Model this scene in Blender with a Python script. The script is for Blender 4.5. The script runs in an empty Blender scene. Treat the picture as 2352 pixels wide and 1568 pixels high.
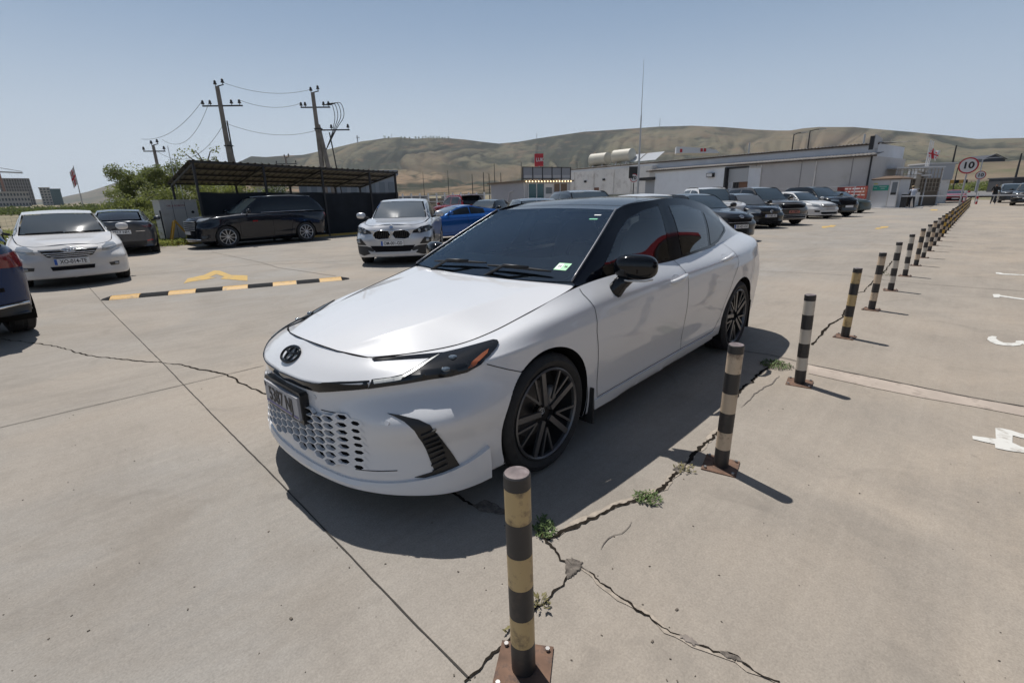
import bpy, bmesh, math, random
import numpy as np
from math import sin, cos, pi, radians, atan2, hypot
from mathutils import Vector, Matrix, Euler
from mathutils.bvhtree import BVHTree
from mathutils.geometry import delaunay_2d_cdt

scene = bpy.context.scene
COL = scene.collection
rnd = random.Random(7)

# ------------------------------------------------------------------ camera, sky, sun, exposure
cam_d = bpy.data.cameras.new('camera')
cam = bpy.data.objects.new('camera', cam_d)
COL.objects.link(cam)
scene.camera = cam
CAM = Vector((1.847, 2.398, 1.451))
_ya, _pi, _ro = -2.380894, -0.288221, -0.025576
_f = Vector((cos(_ya) * cos(_pi), sin(_ya) * cos(_pi), sin(_pi)))
_r = Vector((sin(_ya), -cos(_ya), 0.0))
_u = _r.cross(_f)
_r2 = _r * cos(_ro) + _u * sin(_ro)
_u2 = -_r * sin(_ro) + _u * cos(_ro)
cam.matrix_world = Matrix(((_r2.x, _u2.x, -_f.x, CAM.x), (_r2.y, _u2.y, -_f.y, CAM.y),
                           (_r2.z, _u2.z, -_f.z, CAM.z), (0, 0, 0, 1)))
cam_d.sensor_width = 36.0
cam_d.lens = 36.0 * 1102.9 / 2352.0
cam_d.clip_start = 0.05
cam_d.clip_end = 20000.0

SUN_EL, SUN_AZ = radians(64.0), radians(254.5)      # direction towards the sun
world = bpy.data.worlds.new('World')
scene.world = world
world.use_nodes = True
wn = world.node_tree
bgn = wn.nodes['Background']
sky = wn.nodes.new('ShaderNodeTexSky')
sky.sky_type = 'NISHITA'
sky.sun_disc = False
sky.sun_elevation = SUN_EL
sky.sun_rotation = pi / 2 - SUN_AZ
sky.altitude = 400.0
sky.air_density = 1.0
sky.dust_density = 1.0
sky.ozone_density = 2.0
# a hazy summer sky: the clear sky is veiled with pale haze, most towards the horizon and towards the sun
_tc = wn.nodes.new('ShaderNodeTexCoord'); _sx = wn.nodes.new('ShaderNodeSeparateXYZ')
wn.links.new(_tc.outputs['Generated'], _sx.inputs[0])
def _range(v, a, b, c, d):
    r = wn.nodes.new('ShaderNodeMapRange'); r.interpolation_type = 'SMOOTHSTEP'
    for k, q in enumerate((a, b, c, d)): r.inputs[k + 1].default_value = q
    wn.links.new(v, r.inputs[0]); return r.outputs[0]
def _mixc(f, a, b):
    x = wn.nodes.new('ShaderNodeMix'); x.data_type = 'RGBA'; wn.links.new(f, x.inputs[0])
    for k, q in ((6, a), (7, b)):
        if isinstance(q, tuple): x.inputs[k].default_value = (*q, 1)
        else: wn.links.new(q, x.inputs[k])
    return x.outputs[2]
_dt = wn.nodes.new('ShaderNodeVectorMath'); _dt.operation = 'DOT_PRODUCT'
wn.links.new(_tc.outputs['Generated'], _dt.inputs[0]); _dt.inputs[1].default_value = (cos(SUN_EL) * cos(SUN_AZ), cos(SUN_EL) * sin(SUN_AZ), sin(SUN_EL))
_low = _mixc(_range(_dt.outputs['Value'], -.1, .75, 0, 1), (10.4, 12.7, 15.6), (14.2, 15.8, 17.0))
_veil = _mixc(_range(_sx.outputs[2], 0.0, .36, 0, 1), _low, (6.5, 9.4, 13.5))
wn.links.new(_mixc(_range(_sx.outputs[2], .05, .75, .92, .10), sky.outputs[0], _veil), bgn.inputs[0])
bgn.inputs[1].default_value = 0.05
sl = bpy.data.lights.new('sun', 'SUN')
sl.energy = 5.0
sl.angle = radians(0.53)
sl.color = (1.0, 0.965, 0.915)
sun = bpy.data.objects.new('sun', sl)
sun_dir = Vector((cos(SUN_EL) * cos(SUN_AZ), cos(SUN_EL) * sin(SUN_AZ), sin(SUN_EL)))
sun.rotation_euler = sun_dir.to_track_quat('Z', 'Y').to_euler()
sun.location = (0, 0, 60)
COL.objects.link(sun)
vs = scene.view_settings
vs.view_transform = 'Standard'
vs.look = 'None'
vs.exposure = -0.12
vs.gamma = 1.0
vs.use_curve_mapping = False
scene.cycles.max_bounces = 8
scene.cycles.transparent_max_bounces = 12
scene.cycles.use_denoising = True
scene.cycles.caustics_reflective = False
scene.cycles.caustics_refractive = False

def at(px, py, dist):
    """the point seen at (px, py) of the 2352 x 1568 photograph, `dist` metres away along the ground"""
    d = _f + _r2 * ((px - 1176) / 1102.9) - _u2 * ((py - 784) / 1102.9)
    return CAM + d * (dist / math.hypot(d.x, d.y))
def gp(px, py, z=0.0):
    """the point of the level z seen at (px, py)"""
    d = _f + _r2 * ((px - 1176) / 1102.9) - _u2 * ((py - 784) / 1102.9)
    return CAM + d * ((z - CAM.z) / d.z)

# ------------------------------------------------------------------ materials
MATS = {}
def mat(name, col, rough=0.6, metal=0.0, coat=0.0, spec=0.5, noise=None, bump=None, dirt=None, emit=None):
    """noise=(scale, amount) colour variation; bump=(scale, strength); dirt=(scale, colour, amount) stains."""
    if name in MATS: return MATS[name]
    m = bpy.data.materials.new(name); m.use_nodes = True
    nt = m.node_tree; b = nt.nodes['Principled BSDF']
    b.inputs['Base Color'].default_value = (*col, 1)
    b.inputs['Roughness'].default_value = rough
    b.inputs['Metallic'].default_value = metal
    b.inputs['Specular IOR Level'].default_value = spec
    if coat:
        b.inputs['Coat Weight'].default_value = coat
        b.inputs['Coat Roughness'].default_value = 0.03
    m.diffuse_color = (*col, 1)
    tc = None
    def coords():
        nonlocal tc
        if tc is None: tc = nt.nodes.new('ShaderNodeTexCoord')
        return tc.outputs['Object']
    src = None
    if noise:
        n = nt.nodes.new('ShaderNodeTexNoise'); n.inputs['Scale'].default_value = noise[0]; n.inputs['Detail'].default_value = 6
        nt.links.new(coords(), n.inputs['Vector'])
        r = nt.nodes.new('ShaderNodeMapRange'); r.inputs[1].default_value = 0.3; r.inputs[2].default_value = 0.7
        r.inputs[3].default_value = 1 - noise[1]; r.inputs[4].default_value = 1 + noise[1]
        nt.links.new(n.outputs[0], r.inputs[0])
        mx = nt.nodes.new('ShaderNodeMix'); mx.data_type = 'RGBA'; mx.blend_type = 'MULTIPLY'; mx.inputs[0].default_value = 1
        mx.inputs[6].default_value = (*col, 1); nt.links.new(r.outputs[0], mx.inputs[7])
        src = mx.outputs[2]
    if dirt:
        n = nt.nodes.new('ShaderNodeTexNoise'); n.inputs['Scale'].default_value = dirt[0]; n.inputs['Detail'].default_value = 9; n.inputs['Roughness'].default_value = .65
        nt.links.new(coords(), n.inputs['Vector'])
        r = nt.nodes.new('ShaderNodeMapRange'); r.inputs[1].default_value = 0.52; r.inputs[2].default_value = 0.68
        r.inputs[4].default_value = dirt[2]
        nt.links.new(n.outputs[0], r.inputs[0])
        mx = nt.nodes.new('ShaderNodeMix'); mx.data_type = 'RGBA'
        nt.links.new(r.outputs[0], mx.inputs[0])
        if src: nt.links.new(src, mx.inputs[6])
        else: mx.inputs[6].default_value = (*col, 1)
        mx.inputs[7].default_value = (*dirt[1], 1)
        src = mx.outputs[2]
    if src: nt.links.new(src, b.inputs['Base Color'])
    if bump:
        n = nt.nodes.new('ShaderNodeTexNoise'); n.inputs['Scale'].default_value = bump[0]; n.inputs['Detail'].default_value = 8
        nt.links.new(coords(), n.inputs['Vector'])
        bp = nt.nodes.new('ShaderNodeBump'); bp.inputs['Strength'].default_value = bump[1]; bp.inputs['Distance'].default_value = 0.01
        nt.links.new(n.outputs[0], bp.inputs['Height']); nt.links.new(bp.outputs[0], b.inputs['Normal'])
    if emit:
        b.inputs['Emission Color'].default_value = (*emit[0], 1); b.inputs['Emission Strength'].default_value = emit[1]
    MATS[name] = m
    return m

def glass(name, tint=(0.5, 0.56, 0.56), refl=(1, 1, 1), ior=1.9):
    """thin window pane: tinted see-through with a fresnel reflection"""
    if name in MATS: return MATS[name]
    m = bpy.data.materials.new(name); m.use_nodes = True
    nt = m.node_tree; nt.nodes.remove(nt.nodes['Principled BSDF']); out = nt.nodes['Material Output']
    t = nt.nodes.new('ShaderNodeBsdfTransparent'); t.inputs[0].default_value = (*tint, 1)
    g = nt.nodes.new('ShaderNodeBsdfGlossy'); g.inputs['Roughness'].default_value = 0.01; g.inputs[0].default_value = (*refl, 1)
    f = nt.nodes.new('ShaderNodeFresnel'); f.inputs[0].default_value = ior
    mx = nt.nodes.new('ShaderNodeMixShader')
    nt.links.new(f.outputs[0], mx.inputs[0]); nt.links.new(t.outputs[0], mx.inputs[1]); nt.links.new(g.outputs[0], mx.inputs[2])
    nt.links.new(mx.outputs[0], out.inputs[0])
    MATS[name] = m
    return m

def leafmat(name, col, noise):
    m = mat(name, col, .6, noise=noise); nt = m.node_tree; b = nt.nodes['Principled BSDF']; out = nt.nodes['Material Output']
    t = nt.nodes.new('ShaderNodeBsdfTranslucent'); t.inputs[0].default_value = (col[0] * 1.3, col[1] * 1.35, col[2] * .8, 1)
    mx = nt.nodes.new('ShaderNodeMixShader'); mx.inputs[0].default_value = .42
    nt.links.new(b.outputs[0], mx.inputs[1]); nt.links.new(t.outputs[0], mx.inputs[2]); nt.links.new(mx.outputs[0], out.inputs[0])
    return m

def paint(name, col, metal=0.0, rough=0.35):
    return mat(name, col, rough, metal, coat=.85, spec=.22)

# ------------------------------------------------------------------ mesh helpers
class MB:
    """collects vertices and faces of ONE part"""
    def __init__(s): s.v = []; s.f = []
    def add(s, V, F):
        o = len(s.v); s.v += [tuple(p) for p in V]; s.f += [tuple(i + o for i in f) for f in F]; return s
    def box(s, x0, x1, y0, y1, z0, z1, M=None):
        V = [Vector((x, y, z)) for z in (z0, z1) for y in (y0, y1) for x in (x0, x1)]
        if M: V = [M @ p for p in V]
        return s.add(V, [(0, 2, 3, 1), (4, 5, 7, 6), (0, 1, 5, 4), (2, 6, 7, 3), (0, 4, 6, 2), (1, 3, 7, 5)])
    def bar(s, a, b, w, h=None, up=(0, 0, 1)):
        a = Vector(a); b = Vector(b); h = h or w; d = (b - a).normalized(); up = Vector(up)
        if abs(d.dot(up)) > .98: up = Vector((1, 0, 0))
        x = d.cross(up).normalized() * w / 2; y = x.cross(d).normalized() * h / 2
        V = [a - x - y, a + x - y, a + x + y, a - x + y, b - x - y, b + x - y, b + x + y, b - x + y]
        return s.add(V, [(0, 1, 2, 3), (7, 6, 5, 4), (0, 4, 5, 1), (1, 5, 6, 2), (2, 6, 7, 3), (3, 7, 4, 0)])
    def cyl(s, a, b, r0, r1=None, n=12, caps=True):
        a = Vector(a); b = Vector(b); r1 = r0 if r1 is None else r1; d = (b - a).normalized()
        up = Vector((0, 0, 1)) if abs(d.z) < .95 else Vector((1, 0, 0))
        x = d.cross(up).normalized(); y = d.cross(x)
        V = [a + (x * cos(2 * pi * i / n) + y * sin(2 * pi * i / n)) * r0 for i in range(n)] + \
            [b + (x * cos(2 * pi * i / n) + y * sin(2 * pi * i / n)) * r1 for i in range(n)]
        F = [(i, i + n, (i + 1) % n + n, (i + 1) % n) for i in range(n)]
        if caps: F += [tuple(range(n)), tuple(range(2 * n - 1, n - 1, -1))]
        return s.add(V, F)
    def tube(s, P, r, n=6):
        P = [Vector(p) for p in P]
        rs = r if isinstance(r, (list, tuple)) else [r] * len(P)
        V = []; F = []; px = None
        for k, p in enumerate(P):
            d = (P[min(k + 1, len(P) - 1)] - P[max(k - 1, 0)]).normalized()
            if px is None:
                up = Vector((0, 0, 1)) if abs(d.z) < .9 else Vector((1, 0, 0)); px = d.cross(up).normalized()
            else:
                px = (px - d * px.dot(d)).normalized()
            y = d.cross(px)
            V += [p + (px * cos(2 * pi * i / n) + y * sin(2 * pi * i / n)) * rs[k] for i in range(n)]
        for k in range(len(P) - 1):
            for i in range(n):
                F.append((k * n + i, k * n + (i + 1) % n, (k + 1) * n + (i + 1) % n, (k + 1) * n + i))
        F += [tuple(range(n - 1, -1, -1)), tuple(range((len(P) - 1) * n, len(P) * n))]
        return s.add(V, F)
    def lathe(s, prof, n=32, axis='Y', c=(0, 0, 0)):
        """prof: list of (offset along axis, radius)"""
        V = []; F = []; c = Vector(c)
        for (o, r) in prof:
            for i in range(n):
                a = 2 * pi * i / n
                V.append(c + (Vector((r * cos(a), o, r * sin(a))) if axis == 'Y' else Vector((r * cos(a), r * sin(a), o))))
        for k in range(len(prof) - 1):
            for i in range(n):
                q = (k * n + i, k * n + (i + 1) % n, (k + 1) * n + (i + 1) % n, (k + 1) * n + i)
                F.append(q if axis == 'Z' else q[::-1])
        return s.add(V, F)
    def prism(s, poly, z0, z1, M=None):
        n = len(poly)
        V = [Vector((p[0], p[1], z0)) for p in poly] + [Vector((p[0], p[1], z1)) for p in poly]
        if M: V = [M @ p for p in V]
        return s.add(V, [tuple(range(n - 1, -1, -1)), tuple(range(n, 2 * n))] + [(i, (i + 1) % n, (i + 1) % n + n, i + n) for i in range(n)])
    def quad(s, a, b, c, d): return s.add([a, b, c, d], [(0, 1, 2, 3)])
    def mesh(s, name, m=None, smooth=False, angle=None):
        me = bpy.data.meshes.new(name); me.from_pydata([tuple(p) for p in s.v], [], s.f); me.update()
        if smooth:
            me.polygons.foreach_set('use_smooth', [True] * len(me.polygons))
            if angle: me.set_sharp_from_angle(angle=radians(angle))
        if m: me.materials.append(m)
        return me
    def build(s, name, m, parent=None, smooth=False, angle=None, loc=None):
        return link(name, s.mesh(name, m, smooth, angle), parent, loc)

def link(name, me, parent=None, loc=None):
    o = bpy.data.objects.new(name, me); COL.objects.link(o)
    if parent: o.parent = parent
    if loc: o.location = loc
    return o

def tag(o, label, cat, group=None, kind=None):
    if label: o['label'] = label
    if cat: o['category'] = cat
    if group: o['group'] = group
    if kind: o['kind'] = kind
    return o

def thing(name, label, cat, loc=(0, 0, 0), rz=0.0, group=None):
    o = bpy.data.objects.new(name, None); COL.objects.link(o)
    o.empty_display_size = .2
    o.location = loc; o.rotation_euler = (0, 0, rz)
    return tag(o, label, cat, group)

def copy_tree(o, parent=None):
    c = o.copy(); COL.objects.link(c)
    if parent: c.parent = parent
    for ch in list(o.children): copy_tree(ch, c)
    return c

def text_mesh(name, s, size, m, extrude=0.001, sx=1.0, bold=0.0):
    cu = bpy.data.curves.new(name, 'FONT'); cu.body = s; cu.size = size; cu.align_x = 'CENTER'; cu.align_y = 'CENTER'
    cu.extrude = extrude; cu.resolution_u = 3; cu.offset = bold
    o = bpy.data.objects.new(name, cu)
    me = bpy.data.meshes.new_from_object(o)
    bpy.data.objects.remove(o); bpy.data.curves.remove(cu)
    if sx != 1.0: me.transform(Matrix.Diagonal((sx, 1, 1, 1)))
    me.name = name
    me.materials.clear(); me.materials.append(m)
    return me

def put_text(name, s, size, m, parent, origin, right, up, sx=1.0, bold=0.0, extrude=0.001):
    """text standing in the plane (right, up) at origin, in the parent's space"""
    r = Vector(right).normalized(); u = Vector(up); u = (u - r * u.dot(r)).normalized(); n = r.cross(u)
    me = text_mesh(name, s, size, m, extrude, sx, bold)
    M = Matrix(((r.x, u.x, n.x, origin[0]), (r.y, u.y, n.y, origin[1]), (r.z, u.z, n.z, origin[2]), (0, 0, 0, 1)))
    me.transform(M)
    return link(name, me, parent)

# ------------------------------------------------------------------ smooth surfaces
def _hermite(P, n, breaks, knots):
    m = len(P); sh = P.shape[1:]
    dk = np.diff(knots)
    d = (P[1:] - P[:-1]) / dk.reshape((-1,) + (1,) * len(sh))
    TL = np.zeros_like(P); TR = np.zeros_like(P)       # incoming and outgoing tangents
    for i in range(m):
        if i == 0: t = d[0]; TL[i] = TR[i] = t
        elif i == m - 1: t = d[-1]; TL[i] = TR[i] = t
        elif i in breaks: TL[i] = d[i - 1]; TR[i] = d[i]
        else:
            t = (d[i - 1] * dk[i] + d[i] * dk[i - 1]) / (dk[i] + dk[i - 1]); TL[i] = TR[i] = t
    out = []
    for i in range(m - 1):
        k = n[i]
        for q in range(k):
            t = q / k; h = dk[i]
            out.append((2 * t**3 - 3 * t**2 + 1) * P[i] + (t**3 - 2 * t**2 + t) * h * TR[i] + (-2 * t**3 + 3 * t**2) * P[i + 1] + (t**3 - t**2) * h * TL[i + 1])
    out.append(P[-1])
    return np.array(out)

def surf_rows(P, h, rows):
    c = np.maximum(np.linalg.norm(np.diff(np.asarray(P, float), axis=0), axis=2).mean(1), 1e-3)
    n = [max(2, int(round(q / h))) for q in c]
    return [sum(n[:r]) for r in rows]

def surf(P, h=0.02, bu=(), bv=()):
    """tensor spline surface through the net P[m, n, 3]; bu / bv: creased rows / columns"""
    P = np.asarray(P, float)
    cu = np.maximum(np.linalg.norm(np.diff(P, axis=0), axis=2).mean(1), 1e-3)
    cv = np.maximum(np.linalg.norm(np.diff(P, axis=1), axis=2).mean(0), 1e-3)
    ku = np.concatenate([[0], np.cumsum(cu)]); kv = np.concatenate([[0], np.cumsum(cv)])
    nu = [max(2, int(round(c / h))) for c in cu]; nv = [max(2, int(round(c / h))) for c in cv]
    Q = _hermite(P, nu, bu, ku)
    Q = _hermite(Q.transpose(1, 0, 2), nv, bv, kv).transpose(1, 0, 2)
    return Q

def crv(P, n=8, closed=False):
    """smooth polyline through points"""
    P = np.asarray(P, float)
    if closed: P = np.vstack([P[-2:], P, P[:2]])
    k = np.concatenate([[0], np.cumsum(np.maximum(np.linalg.norm(np.diff(P, axis=0), axis=1), 1e-6))])
    Q = _hermite(P, [n] * (len(P) - 1), (), k)
    return Q[2 * n:-2 * n - 0 - 1 + 0][:n * (len(P) - 4)] if closed else Q

def grid_vf(Q, flip=False):
    m, n = Q.shape[:2]
    V = Q.reshape(-1, 3)
    F = []
    for i in range(m - 1):
        for j in range(n - 1):
            a = i * n + j
            q = (a, a + 1, a + n + 1, a + n)
            F.append(q[::-1] if flip else q)
    return V, F

def smooth_grid(Q, it=4, w=.5, keep_rows=(), keep_cols=()):
    Q = Q.copy()
    for _ in range(it):
        A = Q.copy()
        A[1:-1, 1:-1] = (Q[:-2, 1:-1] + Q[2:, 1:-1] + Q[1:-1, :-2] + Q[1:-1, 2:]) / 4
        N = Q * (1 - w) + A * w
        for r in keep_rows: N[r] = Q[r]
        for c in keep_cols: N[:, c] = Q[:, c]
        Q = N
    return Q

def vnormals(V, F):
    V = np.asarray(V); Fa = np.asarray(F)
    a = V[Fa[:, 2]] - V[Fa[:, 0]]; b = V[Fa[:, 3]] - V[Fa[:, 1]]
    n = np.cross(a, b)
    N = np.zeros_like(V)
    for k in range(4): np.add.at(N, Fa[:, k], n)
    # weld by position
    key = np.round(V, 5); _, inv = np.unique(key, axis=0, return_inverse=True); inv = inv.ravel()
    W = np.zeros((inv.max() + 1, 3)); np.add.at(W, inv, N)
    N = W[inv]
    return N / np.maximum(np.linalg.norm(N, axis=1), 1e-12)[:, None]

def sub_mesh(name, V, F, N, mask, m):
    """mesh of the masked faces, shaded with the normals of the whole surface"""
    Fa = np.asarray(F)[mask]
    if len(Fa) == 0: return None
    used, inv = np.unique(Fa, return_inverse=True)
    Fi = inv.reshape(Fa.shape)
    me = bpy.data.meshes.new(name)
    me.from_pydata(V[used].tolist(), [], Fi.tolist()); me.update()
    me.polygons.foreach_set('use_smooth', [True] * len(me.polygons))
    me.normals_split_custom_set_from_vertices(N[used].tolist())
    me.materials.append(m)
    return me

def inpoly(P, poly):
    P = np.asarray(P); x, y = P[:, 0], P[:, 1]; r = np.zeros(len(P), bool); n = len(poly)
    for i in range(n):
        x0, y0 = poly[i]; x1, y1 = poly[(i + 1) % n]
        c = ((y0 > y) != (y1 > y)) & (x < (x1 - x0) * (y - y0) / ((y1 - y0) if y1 != y0 else 1e-9) + x0)
        r ^= c
    return r

DIRS = {'front': (Vector((-1, 0, 0)), lambda a, b: Vector((6, a, b))),
        'rear': (Vector((1, 0, 0)), lambda a, b: Vector((-10, a, b))),
        'left': (Vector((0, -1, 0)), lambda a, b: Vector((a, 5, b))),
        'right': (Vector((0, 1, 0)), lambda a, b: Vector((a, -5, b))),
        'top': (Vector((0, 0, -1)), lambda a, b: Vector((a, b, 5)))}

def dir_diag(deg, side=1):
    """view from the left front corner, deg from straight ahead: first coordinate runs along the view's right"""
    a = radians(deg) * side
    d = Vector((-cos(a), -sin(a), 0)); r = Vector((-sin(a), cos(a), 0))
    return d, (lambda p, q, d=d, r=r: r * p - d * 6 + Vector((0, 0, q)))

def dir_view(deg, el, side=1):
    """as dir_diag but looking down by `el` degrees; second coordinate runs along the view's up"""
    a = radians(deg) * side; e = radians(el)
    d = Vector((-cos(a) * cos(e), -sin(a) * cos(e), -sin(e))); r = Vector((-sin(a), cos(a), 0)); u = Vector((-cos(a) * sin(e), -sin(a) * sin(e), cos(e)))
    return d, (lambda p, q, d=d, r=r, u=u: r * p + u * q - d * 6)

def cast(bvh, D, a, b):
    d, f = DIRS[D] if isinstance(D, str) else D
    hit = bvh.ray_cast(f(a, b), d)
    if hit[0] is None or (abs(d.y) > .95 and hit[0].y * d.y > 0):     # past the edge: the nearest point of this flank
        o = f(a, b); near = bvh.find_nearest(o + d * (4.2 if abs(d.y) > .95 or d.z < -.9 else 6.1 if d.x > .9 else 5.1))
        n = near[1]
        return near[0], (-n if n.dot(d) > 0 else n)
    n = hit[1]
    if n.dot(d) > 0: n = -n
    return hit[0], n

def patch(bvh, D, poly, off=0.003, h=0.03, skirt=0.012, smooth_edge=0, axis_push=None):
    """a panel cut to outline `poly`, laid on the body surface seen from D"""
    if isinstance(D, str): D = DIRS[D]
    if smooth_edge: poly = crv(poly, smooth_edge, True).tolist()
    # resample edges
    E = []
    n = len(poly)
    for i in range(n):
        a = np.array(poly[i], float); b = np.array(poly[(i + 1) % n], float); k = max(1, int(np.linalg.norm(b - a) / h))
        for q in range(k): E.append(tuple(a + (b - a) * q / k))
    A = np.array(E); lo = A.min(0); hi = A.max(0)
    pts = [Vector(e) for e in E]
    gx = np.arange(lo[0] + h / 2, hi[0], h); gy = np.arange(lo[1] + h / 2, hi[1], h)
    if len(gx) and len(gy):
        G = np.array([(x, y) for x in gx for y in gy]); G = G[inpoly(G, E)]
        if len(G):
            dmin = np.sqrt(((G[:, None, :] - A[None]) ** 2).sum(2)).min(1)
            pts += [Vector(g) for g in G[dmin > h * .35]]
    ne = len(E)
    v2, e2, f2, *_ = delaunay_2d_cdt(pts, [(i, (i + 1) % ne) for i in range(ne)], [tuple(range(ne))], 1, 1e-6)
    V = []; NN = []
    for p in v2:
        c, nn = cast(bvh, D, p.x, p.y); NN.append(nn)
        V.append(c + nn * off)
    # smooth normals fade
    mb = MB(); mb.add(V, [tuple(f) for f in f2])
    cnt = {}
    for f in f2:
        for i in range(len(f)):
            a, b = f[i], f[(i + 1) % len(f)]; cnt[(a, b)] = cnt.get((a, b), 0) + 1
    be = [(a, b) for (a, b) in cnt if (b, a) not in cnt]
    if skirt:
        idx = {}
        for a, b in be:
            for q in (a, b):
                if q not in idx:
                    idx[q] = len(mb.v); mb.v.append(tuple(V[q] - NN[q] * skirt))
        mb.f += [(b, a, idx[a], idx[b]) for a, b in be]
    # orientation
    if len(f2):
        f = f2[0]; nn = (V[f[1]] - V[f[0]]).cross(V[f[2]] - V[f[0]])
        if nn.dot(NN[f[0]]) < 0: mb.f = [t[::-1] for t in mb.f]
    return mb

def ribbon(bvh, D, line, w=0.006, off=0.002, h=0.02, mb=None):
    """thin strip laid along a line on the surface (panel gaps, cracks)"""
    if isinstance(D, str): D = DIRS[D]
    mb = mb or MB(); L = []
    for i in range(len(line) - 1):
        a = np.array(line[i], float); b = np.array(line[i + 1], float); k = max(1, int(np.linalg.norm(b - a) / h))
        for q in range(k): L.append(a + (b - a) * q / k)
    L.append(np.array(line[-1], float))
    H = [cast(bvh, D, *p) for p in L]
    V = []
    for i, (c, nn) in enumerate(H):
        t = (H[min(i + 1, len(H) - 1)][0] - H[max(i - 1, 0)][0])
        s = t.cross(nn).normalized() * w / 2
        V += [c + nn * off - s, c + nn * off + s]
    return mb.add(V, [(2 * i, 2 * i + 1, 2 * i + 3, 2 * i + 2) for i in range(len(H) - 1)])
# ------------------------------------------------------------------ cars
RUBBER = mat('rubber', (.018, .018, .019), .75, noise=(30, .25))
BLACKP = mat('black_plastic', (.02, .02, .021), .55)
PIANO = mat('piano_black', (.006, .007, .009), .08, spec=.4)
GAP = mat('panel_gap', (.012, .012, .014), .9, spec=.1)
WELL = mat('wheel_well', (.012, .012, .012), .95, spec=.1)
CHROME = mat('chrome', (.75, .76, .78), .12, 1.0)
SILVER = mat('alloy_silver', (.50, .51, .52), .32, .9)
MACHINED = mat('machined_metal', (.36, .36, .37), .32, .85)
DARKGLASS = mat('car_glass', (.008, .011, .014), .03, spec=.6)
WSGLASS = mat('windscreen_glass', (.035, .05, .06), .04, spec=.9, coat=.5)
LAMP = mat('lamp_glass', (.30, .32, .335), .15, .3, coat=.7)
DARKLAMP = mat('dark_lamp_glass', (.012, .014, .017), .06, spec=.45)
REDLAMP = mat('red_lamp', (.32, .012, .014), .15, coat=1.0)
AMBER = mat('amber_reflector', (.25, .065, .018), .25, coat=1.0)
PLATEW = mat('plate_white', (.72, .73, .74), .4)
PLATEG = mat('plate_grey', (.40, .40, .42), .45)
PLATEB = mat('plate_blue', (.02, .10, .42), .4)
PLATET = mat('plate_letters', (.015, .015, .02), .5)

CAMRY_ROWS = [
 [(.90,0,.20),(.885,.25,.20),(.80,.48,.20),(.62,.68,.20),(.45,.79,.20),(.38,.82,.20),(0,.82,.2),(-.42,.83,.19),(-.95,.83,.18),(-1.62,.83,.19),(-2.3,.83,.20),(-2.825,.82,.22),(-3.25,.81,.24),(-3.6,.78,.26),(-3.74,.66,.27),(-3.80,.35,.27),(-3.82,0,.27)],
 [(.99,0,.175),(.975,.25,.175),(.915,.50,.175),(.78,.70,.165),(.60,.84,.165),(.42,.885,.175),(0,.89,.18),(-.42,.875,.185),(-.95,.865,.19),(-1.62,.865,.205),(-2.3,.87,.23),(-2.825,.88,.25),(-3.25,.875,.27),(-3.62,.85,.30),(-3.80,.70,.32),(-3.87,.38,.32),(-3.89,0,.32)],
 [(1.005,0,.235),(.99,.25,.235),(.93,.50,.235),(.795,.71,.235),(.61,.85,.25),(.425,.895,.26),(0,.90,.26),(-.42,.885,.255),(-.95,.88,.262),(-1.62,.88,.278),(-2.3,.885,.30),(-2.825,.895,.33),(-3.25,.89,.36),(-3.62,.865,.40),(-3.82,.72,.42),(-3.90,.4,.42),(-3.92,0,.42)],
 [(.985,0,.36),(.97,.25,.36),(.915,.50,.36),(.79,.70,.37),(.61,.845,.38),(.43,.90,.39),(0,.905,.38),(-.42,.89,.36),(-.95,.885,.37),(-1.62,.885,.38),(-2.3,.89,.40),(-2.825,.905,.44),(-3.25,.90,.48),(-3.62,.875,.52),(-3.83,.73,.54),(-3.91,.4,.54),(-3.93,0,.54)],
 [(.985,0,.49),(.97,.25,.49),(.915,.50,.50),(.815,.715,.51),(.645,.86,.515),(.435,.912,.52),(0,.912,.52),(-.42,.905,.50),(-.95,.902,.50),(-1.62,.902,.51),(-2.3,.905,.53),(-2.825,.918,.57),(-3.25,.91,.60),(-3.62,.885,.63),(-3.84,.74,.65),(-3.915,.4,.65),(-3.935,0,.65)],
 [(.985,0,.585),(.965,.25,.59),(.888,.47,.605),(.745,.655,.622),(.575,.78,.632),(.41,.868,.64),(0,.912,.65),(-.42,.918,.64),(-.95,.918,.64),(-1.62,.918,.645),(-2.3,.918,.66),(-2.825,.92,.70),(-3.25,.912,.73),(-3.62,.88,.76),(-3.85,.745,.77),(-3.925,.4,.77),(-3.945,0,.77)],
 [(1.012,0,.660),(.986,.25,.660),(.892,.48,.674),(.742,.65,.696),(.57,.775,.715),(.39,.855,.735),(0,.905,.755),(-.42,.915,.765),(-.95,.917,.77),(-1.62,.917,.775),(-2.3,.915,.79),(-2.825,.915,.82),(-3.25,.90,.85),(-3.62,.86,.875),(-3.86,.74,.88),(-3.93,.4,.88),(-3.95,0,.88)],
 [(.945,0,.725),(.925,.23,.718),(.835,.47,.718),(.675,.615,.733),(.50,.725,.752),(.33,.80,.785),(0,.86,.835),(-.42,.885,.86),(-.95,.895,.875),(-1.62,.895,.885),(-2.3,.89,.905),(-2.825,.875,.935),(-3.25,.845,.965),(-3.62,.80,.985),(-3.85,.68,.99),(-3.925,.4,1.0),(-3.94,0,1.0)],
 [(.865,0,.788),(.842,.2,.775),(.765,.45,.758),(.58,.57,.762),(.40,.665,.778),(.25,.72,.81),(0,.755,.868),(-.40,.790,.955),(-.95,.80,.985),(-1.62,.80,.995),(-2.3,.78,1.008),(-2.825,.735,1.035),(-3.25,.69,1.06),(-3.62,.655,1.055),(-3.83,.58,1.035),(-3.90,.38,1.04),(-3.915,0,1.045)],
]
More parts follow.
